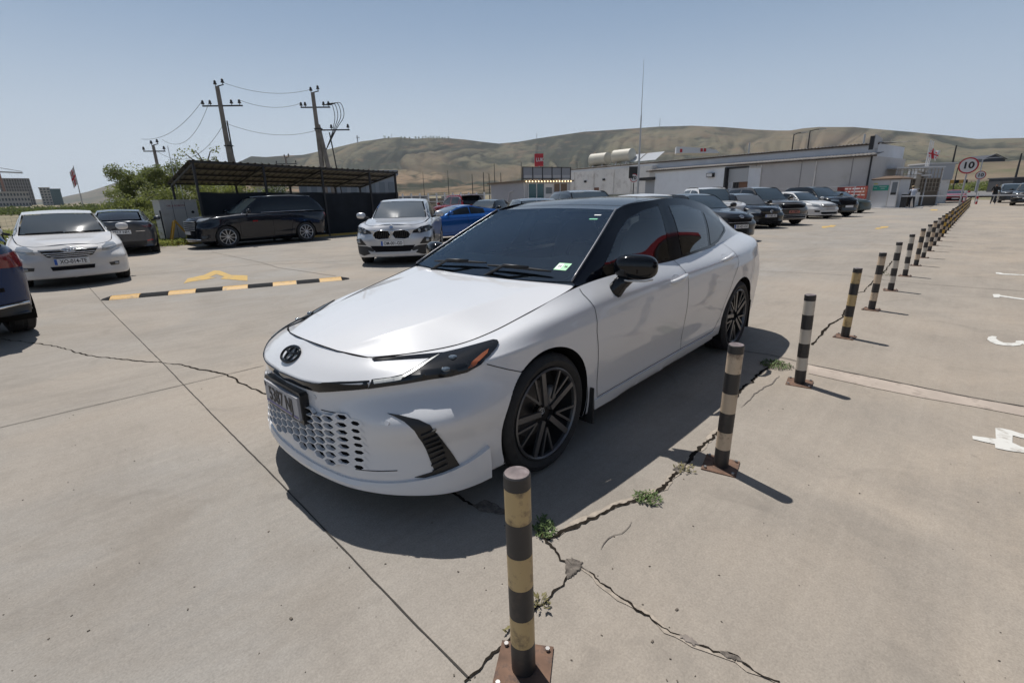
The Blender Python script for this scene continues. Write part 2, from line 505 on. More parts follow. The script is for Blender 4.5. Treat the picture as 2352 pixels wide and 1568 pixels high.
for _r, _row in enumerate(CAMRY_ROWS):      # the tail narrows towards its corners
    if _r >= 1:
        for _j, _dx, _dy in ((12, 0, -.018), (13, .05, -.06), (14, .07, -.095), (15, .02, -.03)):
            _x, _y, _z = _row[_j]; _row[_j] = (_x + _dx, _y + _dy * (1 if _r < 7 else .6), _z)
CAMRY_HOOD = [
 [(.865,0,.788),(.855,.14,.784),(.830,.27,.772),(.765,.45,.758)],
 [(.66,0,.842),(.66,.20,.838),(.635,.37,.826),(.58,.57,.762)],
 [(.45,0,.880),(.45,.25,.876),(.42,.44,.862),(.40,.665,.778)],
 [(.22,0,.906),(.22,.28,.902),(.22,.49,.892),(.25,.72,.81)],
 [(-.05,0,.930),(-.05,.30,.927),(-.03,.52,.917),(0,.755,.868)],
 [(-.22,0,.950),(-.23,.31,.950),(-.25,.56,.946),(-.34,.778,.945)],
 [(-.34,0,.964),(-.36,.33,.965),(-.39,.59,.967),(-.44,.765,.972)],
]
CAMRY_DECK = [
 [(-3.25,0,1.10),(-3.25,.4,1.095),(-3.25,.69,1.06)],
 [(-3.62,0,1.09),(-3.62,.37,1.085),(-3.62,.655,1.055)],
 [(-3.85,0,1.083),(-3.845,.34,1.078),(-3.83,.58,1.035)],
 [(-3.915,0,1.045),(-3.907,.28,1.042),(-3.90,.38,1.04)],
]
for _k, _j in enumerate((12, 13, 14, 15)): CAMRY_DECK[_k][2] = CAMRY_ROWS[8][_j]
CAMRY_GH = dict(
 belt=[(-.40,.785,.962),(-.85,.79,.975),(-1.25,.80,.985),(-1.7,.80,.992),(-2.2,.785,1.004),(-2.6,.755,1.022),(-3.0,.715,1.045),(-3.42,.665,1.058)],
 rail=[(-.40,.752,.982),(-.79,.665,1.185),(-1.14,.575,1.361),(-1.62,.60,1.418),(-2.15,.585,1.420),(-2.65,.56,1.362),(-3.02,.55,1.262),(-3.42,.60,1.082)],
 ws=[(-.325,0,.962),(-.755,0,1.19),(-1.18,0,1.375)],
 roof=[(-1.18,0,1.375),(-1.62,0,1.436),(-2.15,0,1.450),(-2.70,0,1.412)],
 rw=[(-2.70,0,1.412),(-3.08,0,1.285),(-3.46,0,1.095)], ia=2, ic=5)

def T3(tab, fn): return [[fn(*p) for p in row] for row in tab]

def shape(kind='sedan', fo=1.0, wb=2.825, ro=1.095, w=.92, H=1.445, hood=.785, belt=.97, ground=.175, tail=1.04, ws_base=-.42, ws_top=-1.22, roof_end=-2.70, rw_base=-3.44, hoodback=.955, wr=.575, R=.335, bluff=0.0, deckrise=None):
    """a car's surface nets, from the sedan's nets re-proportioned"""
    sy = w / .92
    xs = [(-3.95, -(wb + ro)), (-3.25, -(wb + ro) + .70 * ro / 1.1), (-2.825, -wb), (-.95, -wb * .336), (0, 0), (.42, .42 * (1 if fo > .8 else fo)), (1.0, fo)]
    xs = sorted(xs); xa = [a for a, b in xs]; xb = [b for a, b in xs]
    za = [0, .175, .60, .66, .785, .97, 1.06]
    zb = [0, ground, .60 + (hood - .785) * .85, .66 + (hood - .785) * .92, hood, belt, max(tail, belt + .02)]
    zr = [0, ground + .12, .60 + (tail - 1.04) * .6, .66 + (tail - 1.04) * .7, .785 + (tail - 1.04) * .85, .97 + (tail - 1.04) * .95, tail + .015]
    def m(x, y, z):
        X = float(np.interp(x, xa, xb)); t = min(1, max(0, (-x - 2.5) / .9))
        Z = (1 - t) * float(np.interp(z, za, zb)) + t * float(np.interp(z, [0, .3, .6, .66, .785, .97, 1.06], zr))
        if bluff and x > .4:       # squarer nose
            X += bluff * (abs(y) / .8) ** 2 * (x - .4) / .6 * .25
        if kind != 'sedan' and x < -3.5: y = y * (1 + .10 * min(1, (-3.5 - x) / .4))
        return (X, y * sy, Z)
    rows = T3(CAMRY_ROWS, m); hd = T3(CAMRY_HOOD, m)
    # the hood's rear edge meets the windscreen
    for r in (-1, -2, -3):
        for k in range(4):
            x, y, z = hd[r][k]; t = {-1: 1, -2: .65, -3: .3}[r]
            hd[r][k] = (x + t * (ws_base - float(np.interp(-.43, xa, xb))), y, z + t * (hoodback - z) * (1 if k < 3 else .6))
    deck = T3(CAMRY_DECK, m)
    A = (ws_base, ws_top); C = (roof_end, rw_base)
    bz = lambda x: float(np.interp(x, [rw_base, -wb, ws_base], [tail + .0, belt + .035 * (tail > belt), belt - .005]))
    mid = lambda a, b, t: a + (b - a) * t
    bx = [ws_base - .08, mid(ws_base, ws_top, .52), ws_top - .03, mid(ws_top, roof_end, .33), mid(ws_top, roof_end, .68), roof_end + .05, mid(roof_end, rw_base, .5), rw_base + .03]
    by = [.75, .79, .80, .80, .785, .76, .725, .68]
    if kind != 'sedan': by = [.75, .79, .80, .80, .795, .785, .77, .74]
    belt_ = [(x, y * sy, bz(x)) for x, y in zip(bx, by)]
    hw = wr
    rx = [ws_base - .11, mid(ws_base, ws_top, .54), ws_top + .04, mid(ws_top, roof_end, .33), mid(ws_top, roof_end, .68), roof_end + .03, mid(roof_end, rw_base, .5), rw_base + .04]
    ry = [.705 * sy, (.705 * sy + hw) / 2, hw, hw + .005, hw - .005, hw - .025, hw + (.0 if kind == 'sedan' else .03), (.60 if kind == 'sedan' else .68) * sy]
    rz_ = [belt - .0, mid(belt, H - .08, .55), H - .082, H - .033, H - .035, H - .09 if kind == 'sedan' else H - .075, 0, tail + .03]
    rz_[6] = mid(rz_[5], rz_[7], .47)
    rail = list(zip(rx, ry, rz_))
    gh = dict(belt=belt_, rail=rail, ws=[(ws_base, 0, hoodback + .003), (mid(ws_base, ws_top, .5), 0, mid(hoodback, H - .065, .555)), (ws_top, 0, H - .066)],
              roof=[(ws_top, 0, H - .066), (mid(ws_top, roof_end, .3), 0, H - .006), (mid(ws_top, roof_end, .66), 0, H), (roof_end, 0, H - (.05 if kind == 'sedan' else .03))],
              rw=[(roof_end, 0, H - (.05 if kind == 'sedan' else .03)), (mid(roof_end, rw_base, .52), 0, mid(H - .04, tail + .03, .47)), (rw_base, 0, tail + .03)], ia=2, ic=5)
    return dict(rows=rows, hood=hd, deck=deck, gh=gh, wb=wb, R=R, sy=sy, fo=fo, ro=ro, H=H, w=w)

def mirror_q(Q):
    M = Q.copy(); M[..., 1] *= -1; return M

class Body:
    """computes the car's surface; faces are then handed out to the car's parts"""
    def __init__(s, S, h=.02, Rarch=None):
        s.S = S; R = S['R']; Ra = Rarch or R + .037; wb = S['wb']
        low = surf(S['rows'], h, bu=(1, 6))
        low = smooth_grid(low, 3, .5, surf_rows(S['rows'], h, (6,)))
        hood = smooth_grid(surf(S['hood'], h, bv=(2,)), 1, .3)
        deck = surf(S['deck'], h)
        g = S['gh']; B = np.array(g['belt']); Rl = np.array(g['rail']); ia, ic = g['ia'], g['ic']
        md = (B + Rl) / 2; md[:, 1] += .022; md[0] = (B[0] + Rl[0]) / 2; md[-1] = (B[-1] + Rl[-1]) / 2
        side = surf(np.stack([B, md, Rl]), h)
        def cap(center, edge, bow):       # from centre line to edge line
            c = np.array(center, float); e = np.array(edge, float)
            n = len(c); P = np.zeros((n, 4, 3))
            for k in range(n):
                for j, t in enumerate((0, .5, .85, 1)):
                    P[k, j] = c[k] * (1 - t) + e[k] * t
                    q = 1 - t * t * .999
                    # bow: keep the middle of the pane fuller than a straight line
                    P[k, j] += (c[k] - e[k]) * (1, 0, 1) * ((1 - t * t) - (1 - t)) * bow
            return surf(P, h)
        ws = cap(g['ws'], Rl[[0, 1, ia]], .8)
        roof = cap(g['roof'], Rl[[ia, ia + 1, ia + 2, ic]], .8)
        rw = cap(g['rw'], Rl[[ic, ic + 1, ic + 2]], .7)
        s.parts = {}
        for nm, Q in (('low', low), ('hood', hood), ('deck', deck), ('side', side), ('ws', ws), ('roof', roof), ('rw', rw)):
            V1, F1 = grid_vf(Q); V2, F2 = grid_vf(mirror_q(Q), True)
            V = np.vstack([V1, V2]); F = np.array(F1 + [tuple(i + len(V1) for i in f) for f in F2])
            # outward orientation: compare with the direction from the car's middle
            c = V[F].mean(1); n = np.cross(V[F[:, 2]] - V[F[:, 0]], V[F[:, 3]] - V[F[:, 1]])
            ref = c - np.array([np.clip(c[:, 0], -wb - .3, .2), c[:, 1] * 0, np.full(len(c), .6)]).T
            if (np.einsum('ij,ij->i', n, ref) > 0).mean() < .5: F = F[:, ::-1]
            s.parts[nm] = [V, F]
        # wheel arches
        V, F = s.parts['low']
        c = V[F].mean(1); keep = np.ones(len(F), bool); ab = np.abs(c[:, 1]) > .5
        for wx in (0, -wb): keep &= ~((np.hypot(c[:, 0] - wx, c[:, 2] - R) < Ra) & ab)
        F = F[keep]
        # snap the cut edge onto the circle
        from collections import Counter
        E = Counter()
        for f in F.tolist():
            for i in range(4): E[tuple(sorted((f[i], f[(i + 1) % 4])))] += 1
        bd = {i for e, k in E.items() if k == 1 for i in e}
        for i in bd:
            for wx in (0, -wb):
                d = math.hypot(V[i, 0] - wx, V[i, 2] - R)
                if abs(d - Ra) < h * 1.3 and abs(V[i, 1]) > .5 and V[i, 2] > .2:
                    V[i, 0] = wx + (V[i, 0] - wx) * Ra / d; V[i, 2] = R + (V[i, 2] - R) * Ra / d
        s.parts['low'] = [V, F]; s.Ra = Ra
        allv = np.vstack([s.parts[k][0] for k in ('low', 'hood', 'deck')]); o = 0; fs = []
        for k in ('low', 'hood', 'deck'):
            fs += (s.parts[k][1] + o).tolist(); o += len(s.parts[k][0])
        s.N = {}
        Nn = vnormals(allv, fs); o = 0
        for k in ('low', 'hood', 'deck'):
            s.N[k] = Nn[o:o + len(s.parts[k][0])]; o += len(s.parts[k][0])
        for k in ('side', 'ws', 'roof', 'rw'): s.N[k] = vnormals(*s.parts[k])
        s.bvh = BVHTree.FromPolygons(allv.tolist(), fs)
        gv = []; gf = []
        for k in ('side', 'ws', 'roof', 'rw'):
            o = len(gv); gv += s.parts[k][0].tolist(); gf += (s.parts[k][1] + o).tolist()
        s.gbvh = BVHTree.FromPolygons(gv, gf)
        o = len(allv)
        s.all = BVHTree.FromPolygons(allv.tolist() + gv, fs + [[i + o for i in f] for f in gf])
    def cen(s, k): V, F = s.parts[k]; return V[F].mean(1)
    def give(s, name, m, root, picks):
        """picks: list of (patch, mask or None) -> one part"""
        Vs = []; Fs = []; Ns = []; o = 0
        for k, mask in picks:
            V, F = s.parts[k]; F = F if mask is None else F[mask]
            Vs.append(V); Ns.append(s.N[k]); Fs.append(F + o); o += len(V)
        F = np.vstack(Fs)
        me = sub_mesh(name, np.vstack(Vs), F, np.vstack(Ns), np.ones(len(F), bool), m)
        return link(name, me, root) if me else None

def rim_mesh(style, R, side, m_face):
    """spokes in the wheel's own space, face towards +y"""
    mb = MB()
    if style == 'camry':
        mb.lathe([(.062, R), (.070, R), (.074, R - .008), (.066, R - .016), (.05, R - .02)], 48)
        for k in range(5):
            a0 = radians(84 + 72 * k)
            def P(r, a, y=.062): return Vector((r * cos(a), y - .012 * (1 - r / R), r * sin(a)))
            mb.bar(P(.045, a0 + .02), P(R - .004, a0 - .05), .031, .016, (0, 1, 0))
            for da, db, wd in ((radians(27), radians(18), .013), (radians(36), radians(40), .013)):
                mb.bar(P(.085, a0 - radians(31)), P(R - .008, a0 - (da if da == db else db)), wd, .012, (0, 1, 0))
    else:
        n, wd = {'ten': (10, .024), 'five': (5, .05), 'seven': (7, .032), 'twin': (10, .026)}[style]
        mb.lathe([(.052, R), (.066, R), (.07, R - .01), (.06, R - .02), (.03, R - .026)], 32)
        for k in range(n):
            a = 2 * pi * (k + .25) / n
            if style == 'twin': a = 2 * pi * ((k // 2) + .25) / 5 + (k % 2 - .5) * .36
            e = Vector((cos(a), 0, sin(a)))
            mb.bar(e * .03 + Vector((0, .052, 0)), e * (R - .01) + Vector((0, .062, 0)), wd, .02, (0, 1, 0))
        mb.lathe([(.04, .055), (.066, .05), (.07, .03), (.07, .0001)], 16)
    return mb

_WH = {}
def wheel(root, x, y, R=.335, rimR=.245, width=.235, style='ten', rim_m=None, steer=0.0, emblem=False):
    key = (round(R, 3), round(rimR, 3), round(width, 3), style, (rim_m or SILVER).name)
    if key not in _WH:
        w = width / 2
        t = MB(); t.lathe([(-w + .02, rimR), (-w, rimR + .02), (-w - .004, (R + rimR) / 2), (-w + .012, R - .012), (-w + .03, R - .002), (-w + .032, R - .006), (-.02, R), (-.015, R - .006), (.015, R - .006), (.02, R), (w - .032, R - .006), (w - .03, R - .002), (w - .012, R - .012), (w + .004, (R + rimR) / 2), (w, rimR + .02), (w - .02, rimR - .002)], 48)
        tm = t.mesh('tyre', RUBBER, True, 40)
        b = MB(); b.lathe([(w - .02, rimR), (.02, rimR - .015), (-w + .02, rimR - .01)], 40)
        b.lathe([(-.03, rimR - .01), (-.03, .0001)], 24)
        bm_ = b.mesh('barrel', BLACKP if style == 'camry' else mat('rim_barrel', (.05, .05, .052), .5, .5), True, 40)
        r = rim_mesh(style, rimR, 1, rim_m); off = w - .075
        r.v = [(a, q + off, c) for a, q, c in r.v]
        rm = r.mesh('rim', rim_m or SILVER, False)
        c = MB()
        c.lathe([(-.02, .16), (.0, .16), (.0, .07), (.005, .0001)], 32)
        cm = c.mesh('brake_disc', mat('brake_disc', (.10, .10, .105), .4, .8), True, 40)
        _WH[key] = (tm, bm_, rm, cm)
    tm, bm_, rm, cm = _WH[key]
    o = bpy.data.objects.new('wheel', None); COL.objects.link(o); o.parent = root; o.location = (x, y, R)
    o.empty_display_size = .1
    o.rotation_euler = (0, 0, (pi if y < 0 else 0) + steer)
    link('tyre', tm, o); link('rim', rm, o); link('barrel', bm_, o)
    if style == 'camry': link('brake_disc', cm, o)
    return o

def plate(root, x, y, z, txt, w=.52, h=.112, deg=0, face=1, m=None, blue=True, tilt=0.0, lines=1):
    """registration plate standing on the bumper, face=+1 looks forward, -1 backward"""
    n = Vector((face, 0, tilt)).normalized(); r = Vector((0, face, 0)); u = n.cross(r)
    c = Vector((x, y, z))
    def P(a, b, d): return c + r * a + u * b + n * d
    mb = MB(); V = [P(sx * w / 2, sz * h / 2, d) for d in (-.012, .004) for sz in (-1, 1) for sx in (-1, 1)]
    mb.add(V, [(0, 2, 3, 1), (4, 5, 7, 6), (0, 1, 5, 4), (2, 6, 7, 3), (0, 4, 6, 2), (1, 3, 7, 5)])
    o = mb.build('number_plate', m or PLATEW, root)
    off = 0
    if blue:
        b = MB(); b.quad(P(-w / 2 + .004, -h / 2 + .004, .006), P(-w / 2 + .046, -h / 2 + .004, .006), P(-w / 2 + .046, h / 2 - .004, .006), P(-w / 2 + .004, h / 2 - .004, .006))
        b.build('country_band', PLATEB, o); off = .022
    if txt:
        put_text('plate_text', txt, h * .92, PLATET, o, P(off, -.002, .0065), r, u, sx=(w - off * 2 - .03) / (h * .92 * .60 * max(4, len(txt))), bold=.0015, extrude=.0005)
    return o

def underbody(root, S, z=.2):
    mb = MB(); wb = S['wb']; a = S['w'] - .09
    mb.box(-wb - S['ro'] + .2, S['fo'] - .22, -.52, .52, z, .55)
    mb.box(-wb + .42, -.42, -a, a, z, .5)
    return mb.build('underbody', WELL, root)

def wells(root, S, B):
    R = S['R']; Ra = B.Ra + .004
    for wx in (0, -S['wb']):
        for sd in (-1, 1):
            mb = MB(); n = 28; V = []; F = []
            for i in range(n + 1):
                a = radians(-25) + (pi + radians(50)) * i / n
                for q in (.50, S['w'] - .025): V.append((wx + Ra * cos(a), sd * q, R + Ra * sin(a)))
            c0 = len(V); V.append((wx, sd * .50, R))
            for i in range(n): F += [(2 * i, 2 * i + 1, 2 * i + 3, 2 * i + 2), (2 * i, 2 * i + 2, c0)]
            mb.add(V, F); mb.build('wheel_well', WELL, root)

def lump(name, m, root, c, r, seg=(16, 10), sq=2.6, M=None):
    """rounded block (superellipsoid) for mirrors and the like"""
    mb = MB(); n, k = seg; V = []; F = []
    sg = lambda t, e: math.copysign(abs(t) ** e, t)
    for j in range(k + 1):
        ph = -pi / 2 + pi * j / k
        for i in range(n):
            th = 2 * pi * i / n; e = 2 / sq
            p = Vector((r[0] * sg(cos(ph), e) * sg(cos(th), e), r[1] * sg(cos(ph), e) * sg(sin(th), e), r[2] * sg(sin(ph), e)))
            V.append((M @ p if M else p) + Vector(c))
    for j in range(k):
        for i in range(n): F.append((j * n + i, j * n + (i + 1) % n, (j + 1) * n + (i + 1) % n, (j + 1) * n + i))
    mb.add(V, F)
    return mb.build(name, m, root, True, 50)
# ------------------------------------------------------------------ the white sedan in front
PEARL = paint('pearl_white', (.65, .655, .67), rough=.34)
BLACKROOF = mat('black_roof_paint', (.005, .0065, .011), .10, spec=.26)
SATIN = mat('satin_black', (.012, .012, .013), .4)
DRL = mat('light_guide', (.72, .72, .68), .25, coat=1.0)
TRIMGREY = mat('glint_grey_trim', (.25, .25, .26), .3, .6)  # moulding tone, its grey painted in for the sun glint along the edge
CABIN = mat('cabin_trim', (.06, .063, .065), .8)
DASH = mat('dashboard_grain', (.20, .23, .22), .8)
SEAT = mat('seat_leather', (.16, .162, .165), .55)

def toyota_badge(root, c, n, m, w=.07, h=.048, rt=.006, name='emblem', up=(0, 0, 1)):
    """three ellipses in an oval ring"""
    n = Vector(n).normalized(); u = Vector(up); u = (u - n * u.dot(n)).normalized(); r = u.cross(n); c = Vector(c) + n * .006
    mb = MB()
    for (a, b, ox, oz) in ((w, h, 0, 0), (w * .36, h * .94, 0, 0), (w * .74, h * .40, 0, h * .50)):
        P = [c + r * (ox + a * cos(t)) + u * (oz + b * sin(t)) for t in np.linspace(0, 2 * pi, 25)]
        mb.tube(P, rt, 6)
    return mb.build(name, m, root, True)

def white_sedan():
    root = thing('sedan', 'white sedan with black roof and black alloy wheels beside the striped bollards in the foreground', 'car')
    S = dict(rows=CAMRY_ROWS, hood=CAMRY_HOOD, deck=CAMRY_DECK, gh=CAMRY_GH, wb=2.825, R=.335, sy=1, fo=1.0, ro=1.12, H=1.445, w=.92)
    B = Body(S, .013)
    c = B.cen('low'); x, y, z = c[:, 0], np.abs(c[:, 1]), c[:, 2]; left = c[:, 1] > 0
    xz = np.stack([x, z], 1)
    FD = [(-.38, 1.0), (-.40, .93), (-.425, .84), (-.42, .70), (-.46, .50), (-.488, .270), (-1.653, .292), (-1.65, .37), (-1.637, .65), (-1.641, .87), (-1.60, .955), (-1.58, 1.02)]
    RD = [(-1.58, 1.02), (-1.60, .955), (-1.641, .87), (-1.637, .65), (-1.65, .37), (-1.653, .292), (-2.29, .302), (-2.40, .40), (-2.45, .55), (-2.56, .72), (-2.72, .86), (-2.74, 1.06)]
    sidef = y > .55
    fd = inpoly(xz, FD) & sidef; rd = inpoly(xz, RD) & sidef
    seam = .655 + (x - .15) * .24
    bump = ((x > .15) & (z < seam)) | (x > .50)
    bump &= ~fd
    rb = (x < -3.0) & (z < .62 + (-x - 3.2) * .1) | (x < -3.88)
    fen = ~fd & ~rd & ~bump & ~rb
    B.give('body_shell', PEARL, root, [('low', fen), ('deck', None)])
    fb = B.give('front_bumper', PEARL, root, [('low', bump)])
    B.give('rear_bumper', PEARL, root, [('low', rb & ~bump)])
    doors = {}
    for nm, mk in (('front_door', fd), ('rear_door', rd)):
        for sd in (True, False): doors[nm, sd] = B.give(nm, PEARL, root, [('low', mk & (left == sd))])
    B.give('hood', PEARL, root, [('hood', None)])
    cs = B.cen('side'); q = np.stack([cs[:, 0], cs[:, 2]], 1)
    white = inpoly(q, [(-2.30, .9), (-2.42, 1.012), (-2.58, 1.040), (-2.90, 1.115), (-2.93, 1.15), (-2.88, 1.20), (-3.05, 1.262), (-3.6, 1.3), (-3.6, .9)])
    for sd in (True, False): B.give('quarter_panel', PEARL, root, [('side', white & ((cs[:, 1] > 0) == sd))])
    W1 = [(-.66, .990), (-.70, 1.03), (-.82, 1.098), (-1.01, 1.205), (-1.2, 1.285), (-1.42, 1.337), (-1.64, 1.364), (-1.53, 1.0), (-1.3, .992), (-.86, .982)]
    W2 = [(-1.825, 1.362), (-2.1, 1.356), (-2.42, 1.302), (-2.315, 1.038), (-1.765, 1.016)]
    hole = inpoly(q, W1) | inpoly(q, W2)
    B.give('roof', BLACKROOF, root, [('roof', None), ('side', ~white & ~hole)])
    GF = glass('front_side_glass', (.34, .38, .385)); GR = glass('rear_side_glass', (.10, .115, .12))
    B.give('rear_window', GR, root, [('rw', None)])
    ws = B.give('windshield', glass('sedan_windshield', (.84, .92, .92), (.72, .88, 1.0), 2.2), root, [('ws', None)])
    underbody(root, S); wells(root, S, B)
    mb = MB(); mb.box(.5, .90, -.50, .50, .19, .22); mb.box(.3, .74, -.68, .68, .195, .215); mb.build('leak_plate', WELL, root)  # unseen plates added under the nose to stop sunlight leaking through
    for wx in (0, -2.825):
        for sd in (-1, 1):
            w_ = wheel(root, wx, sd * .785, style='camry', rim_m=mat('dark_machined', (.13, .13, .135), .35, .7), rimR=.257)
            cp = lump('brake_caliper', mat('caliper', (.30, .30, .31), .5, .5), w_, (-.15, .0, .02), (.035, .03, .075))
            hb = MB(); hb.lathe([(.03, .034), (.062, .034), (.064, .028), (.064, .0001)], 20); hb.build('hub_cap', PIANO, w_, True, 40)
            toyota_badge(w_, (0, .058, 0), (0, 1, 0), SILVER, .024, .019, .0022, 'hub_emblem')
    bv = B.bvh
    # ---- front end
    HL = [(-.393, .223), (-.372, .257), (-.291, .257), (-.235, .264), (-.170, .297), (-.102, .334), (-.046, .354), (.034, .365), (.115, .379), (.201, .395), (.220, .390), (.223, .376), (.210, .357), (.168, .318), (.113, .276), (.050, .249), (-.027, .237), (-.113, .234), (-.227, .226), (-.333, .224)]
    DR = [(-.366, .2505), (-.291, .2515), (-.262, .2535), (-.235, .2575), (-.200, .2735), (-.165, .2925), (-.132, .3115), (-.100, .3285), (-.060, .345), (-.094, .324), (-.128, .304), (-.160, .284), (-.196, .2635), (-.228, .2495), (-.262, .2455), (-.292, .2440), (-.362, .2430)]
    AM = [(.052, .266), (.085, .294), (.133, .328), (.168, .347), (.157, .325), (.114, .291), (.082, .273)]
    ST = [(-.371, .360), (-.218, .359), (-.045, .357), (-.096, .336), (-.219, .343), (-.363, .349)]
    for sd in (1, -1):
        D = dir_view(56, 24, sd); f = (lambda P: P) if sd == 1 else (lambda P: [(-a, b) for a, b in P][::-1])
        hl = patch(bv, D, f(HL), .007, .012, .02).build('headlight', DARKLAMP, root, True, 40)
        patch(bv, D, f(DR), .0095, .008, .004).build('daytime_light', DRL, hl, True, 40)
        patch(bv, D, f(AM), .0095, .012, .003).build('turn_reflector', AMBER, hl, True, 40)
        patch(bv, D, f(ST), .005, .010, .012).build('lamp_strip', PIANO, root, True, 40)
        for (a, b) in ((-.004, .323), (-.045, .267)):
            pc, nn = cast(bv, D, a * sd, b)
            lump('projector', mat('projector_lens', (.12, .15, .18), .05, .4, coat=1.0), hl, pc + nn * .004, (.020, .020, .010), (12, 8))
        # side air vent with fins
        D = dir_diag(40, sd)
        VT = [(-.030, .557), (.027, .553), (.113, .537), (.164, .514), (.192, .463), (.220, .387), (.249, .328), (.272, .275), (.252, .260), (.223, .243), (.161, .240), (.071, .248), (.161, .271), (.139, .345), (.120, .425), (.097, .492), (.052, .530), (.004, .548)]
        vt = patch(bv, D, f(VT), .004, .03).build('air_vent', SATIN, root, True, 40)
        fin = MB()
        for k in range(8):
            zz = .285 + .028 * k; p0 = .165 - (.035 * k / 8) - .012; p1 = p0 + .065
            a1, n1 = cast(bv, D, p0 * sd, zz - .012); a2, n2 = cast(bv, D, p1 * sd, zz + .014)
            fin.bar(a1 + n1 * .006, a2 + n2 * .010, .006, .012, n1)
        fin.build('vent_fins', BLACKP, vt)
        # number of sensors, fog lamp niche
        for (a, b) in ((-.026, .522),):
            pc, nn = cast(bv, D, a * sd, b); m_ = MB(); m_.cyl(pc - nn * .004, pc + nn * .004, .011, n=16); m_.build('parking_sensor', mat('sensor', (.55, .56, .58), .4), fb)
        pc, nn = cast(bv, 'front', .257 * sd, .574); m_ = MB(); m_.cyl(pc - nn * .004, pc + nn * .003, .011, n=16); m_.build('parking_sensor', mat('sensor', (.55, .56, .58), .4), fb)
    BAR = [(-.548, .688), (-.43, .677), (-.287, .656), (0, .657), (.287, .656), (.43, .677), (.548, .688), (.543, .655), (.435, .638), (.302, .611), (0, .613), (-.302, .611), (-.435, .638), (-.543, .655)]
    patch(bv, 'front', BAR, .006, .02).build('upper_grille', PIANO, root, True, 40)
    # honeycomb grille: a lattice standing proud of the bumper with dark pockets
    lat = MB(); poc = MB(); px, pz = .074, .0365
    def P(yy, zz, o):
        a, n_ = cast(bv, 'front', yy, zz); return a + Vector((1, 0, 0)) * (o * min(1, max(.06, (.50 - abs(yy)) / .12)) + .0006)
    for i in range(-7, 8):
        for k in range(8):
            yc = i * px; zc = .262 + pz * k + (pz / 2 if i % 2 else 0)
            top = .505 + .03 * min(1, abs(yc) / .5)
            bot = .30 - .035 * min(1, abs(yc) / .5)
            if zc > top - .01 or zc < bot: continue
            ay = abs(yc); s_ = .91 if ay < .26 else max(.42, .91 - (ay - .26) * 1.5)
            if ay > .44 and s_ < .6 and (k + i) % 1: continue
            hw, hh_ = px * .66, pz / 2
            hx = [(-hw, 0), (-hw * .5, -hh_), (hw * .5, -hh_), (hw, 0), (hw * .5, hh_), (-hw * .5, hh_)]
            o = [P(yc + a, zc + b, .022) for a, b in hx]; inn = [P(yc + a * s_, zc + b * s_, .022) for a, b in hx]
            dp = [P(yc + a * s_ * .96, zc + b * s_ * .96 + .001, .0015) for a, b in hx]
            V = o + inn + dp
            lat.add(V, [(q, (q + 1) % 6, (q + 1) % 6 + 6, q + 6) for q in range(6)] + [(q + 6, (q + 1) % 6 + 6, (q + 1) % 6 + 12, q + 12) for q in range(6)])
            poc.add([p + Vector((.0012, 0, 0)) for p in dp], [tuple(range(6))])
    g_ = lat.build('honeycomb_grille', PEARL, root); g_['kind'] = 'stuff'
    g_ = poc.build('grille_opening', mat('grille_dark', (.006, .006, .007), .9, spec=.1), root); g_['kind'] = 'stuff'
    # front lip with raised corners
    L = [(1.0, 0, .222, .178), (.985, .25, .220, .177), (.925, .50, .214, .172), (.80, .705, .228, .165), (.64, .845, .268, .163), (.52, .888, .304, .168), (.455, .905, .332, .176)]
    L = [(a, -b, t, u) for a, b, t, u in L[:0:-1]] + L
    Lc = crv(L, 6)
    G = []
    for i, (a, b, t, u) in enumerate(Lc):
        tg = Lc[min(i + 1, len(Lc) - 1)] - Lc[max(i - 1, 0)]; nx, ny = tg[1], -tg[0]; d_ = math.hypot(nx, ny); nx, ny = nx / d_, ny / d_
        e = .022
        G.append([(a - nx * .03, b - ny * .03, t + .004), (a + nx * .012, b + ny * .012, t), (a + nx * e, b + ny * e, (t + u) / 2), (a + nx * (e - .004), b + ny * (e - .004), u), (a - nx * .06, b - ny * .06, u + .006)])
    V, F = grid_vf(np.array(G), True); mb = MB(); mb.add(V.tolist(), F)
    n0 = 5; mb.f += [tuple(range(5)), tuple(range(len(V) - 1, len(V) - 6, -1))]
    mb.build('front_lip', PEARL, root, True, 35)
    # badge, plate
    pc, nn = cast(bv, 'front', 0, .728); toyota_badge(root, pc, nn, PIANO, .068, .047, .0065)
    mb = MB(); mb.prism([(-.205, -.082), (.210, -.082), (.217, -.07), (.217, .07), (.205, .082), (-.205, .082), (-.212, .07), (-.212, -.07)], 0, .036, Matrix(((0, 0, 1, .975), (1, 0, 0, -.012), (0, 1, 0, .508), (0, 0, 0, 1))))
    mb.build('plate_holder', SATIN, root)
    pl = plate(root, 1.020, -.010, .508, '5387 NJ', .400, .118, m=PLATEG, blue=False)  # plate tone darkened to paint in the shade it sits in
    mb = MB(); mb.quad((1.0262, -.203, .4565), (1.0262, .182, .4565), (1.0262, .182, .4645), (1.0262, -.203, .4645)); mb.build('plate_stripe', mat('plate_stripe', (.12, .10, .30), .5), pl)
    mb = MB()
    for k in range(4): mb.box(1.0245, 1.0261, -.203, -.182 - .004 * (k % 2), .540 + k * .006, .5425 + k * .006)
    mb.build('plate_fine_print', PLATET, pl)
    # ---- panel gaps
    gp = MB()
    hq = surf(S['hood'], .013, bv=(2,)); he = np.vstack([hq[0], hq[1:-1, -1]])
    for sd in (1, -1):
        gp.tube([Vector((x_, y_ * sd, z_ + .0012)) for x_, y_, z_ in he[::2]], .0027, 6)
    FDL = [(-.405, .945), (-.40, .92), (-.425, .84), (-.42, .70), (-.46, .50), (-.488, .270), (-1.0, .279), (-1.653, .292), (-2.29, .302)]
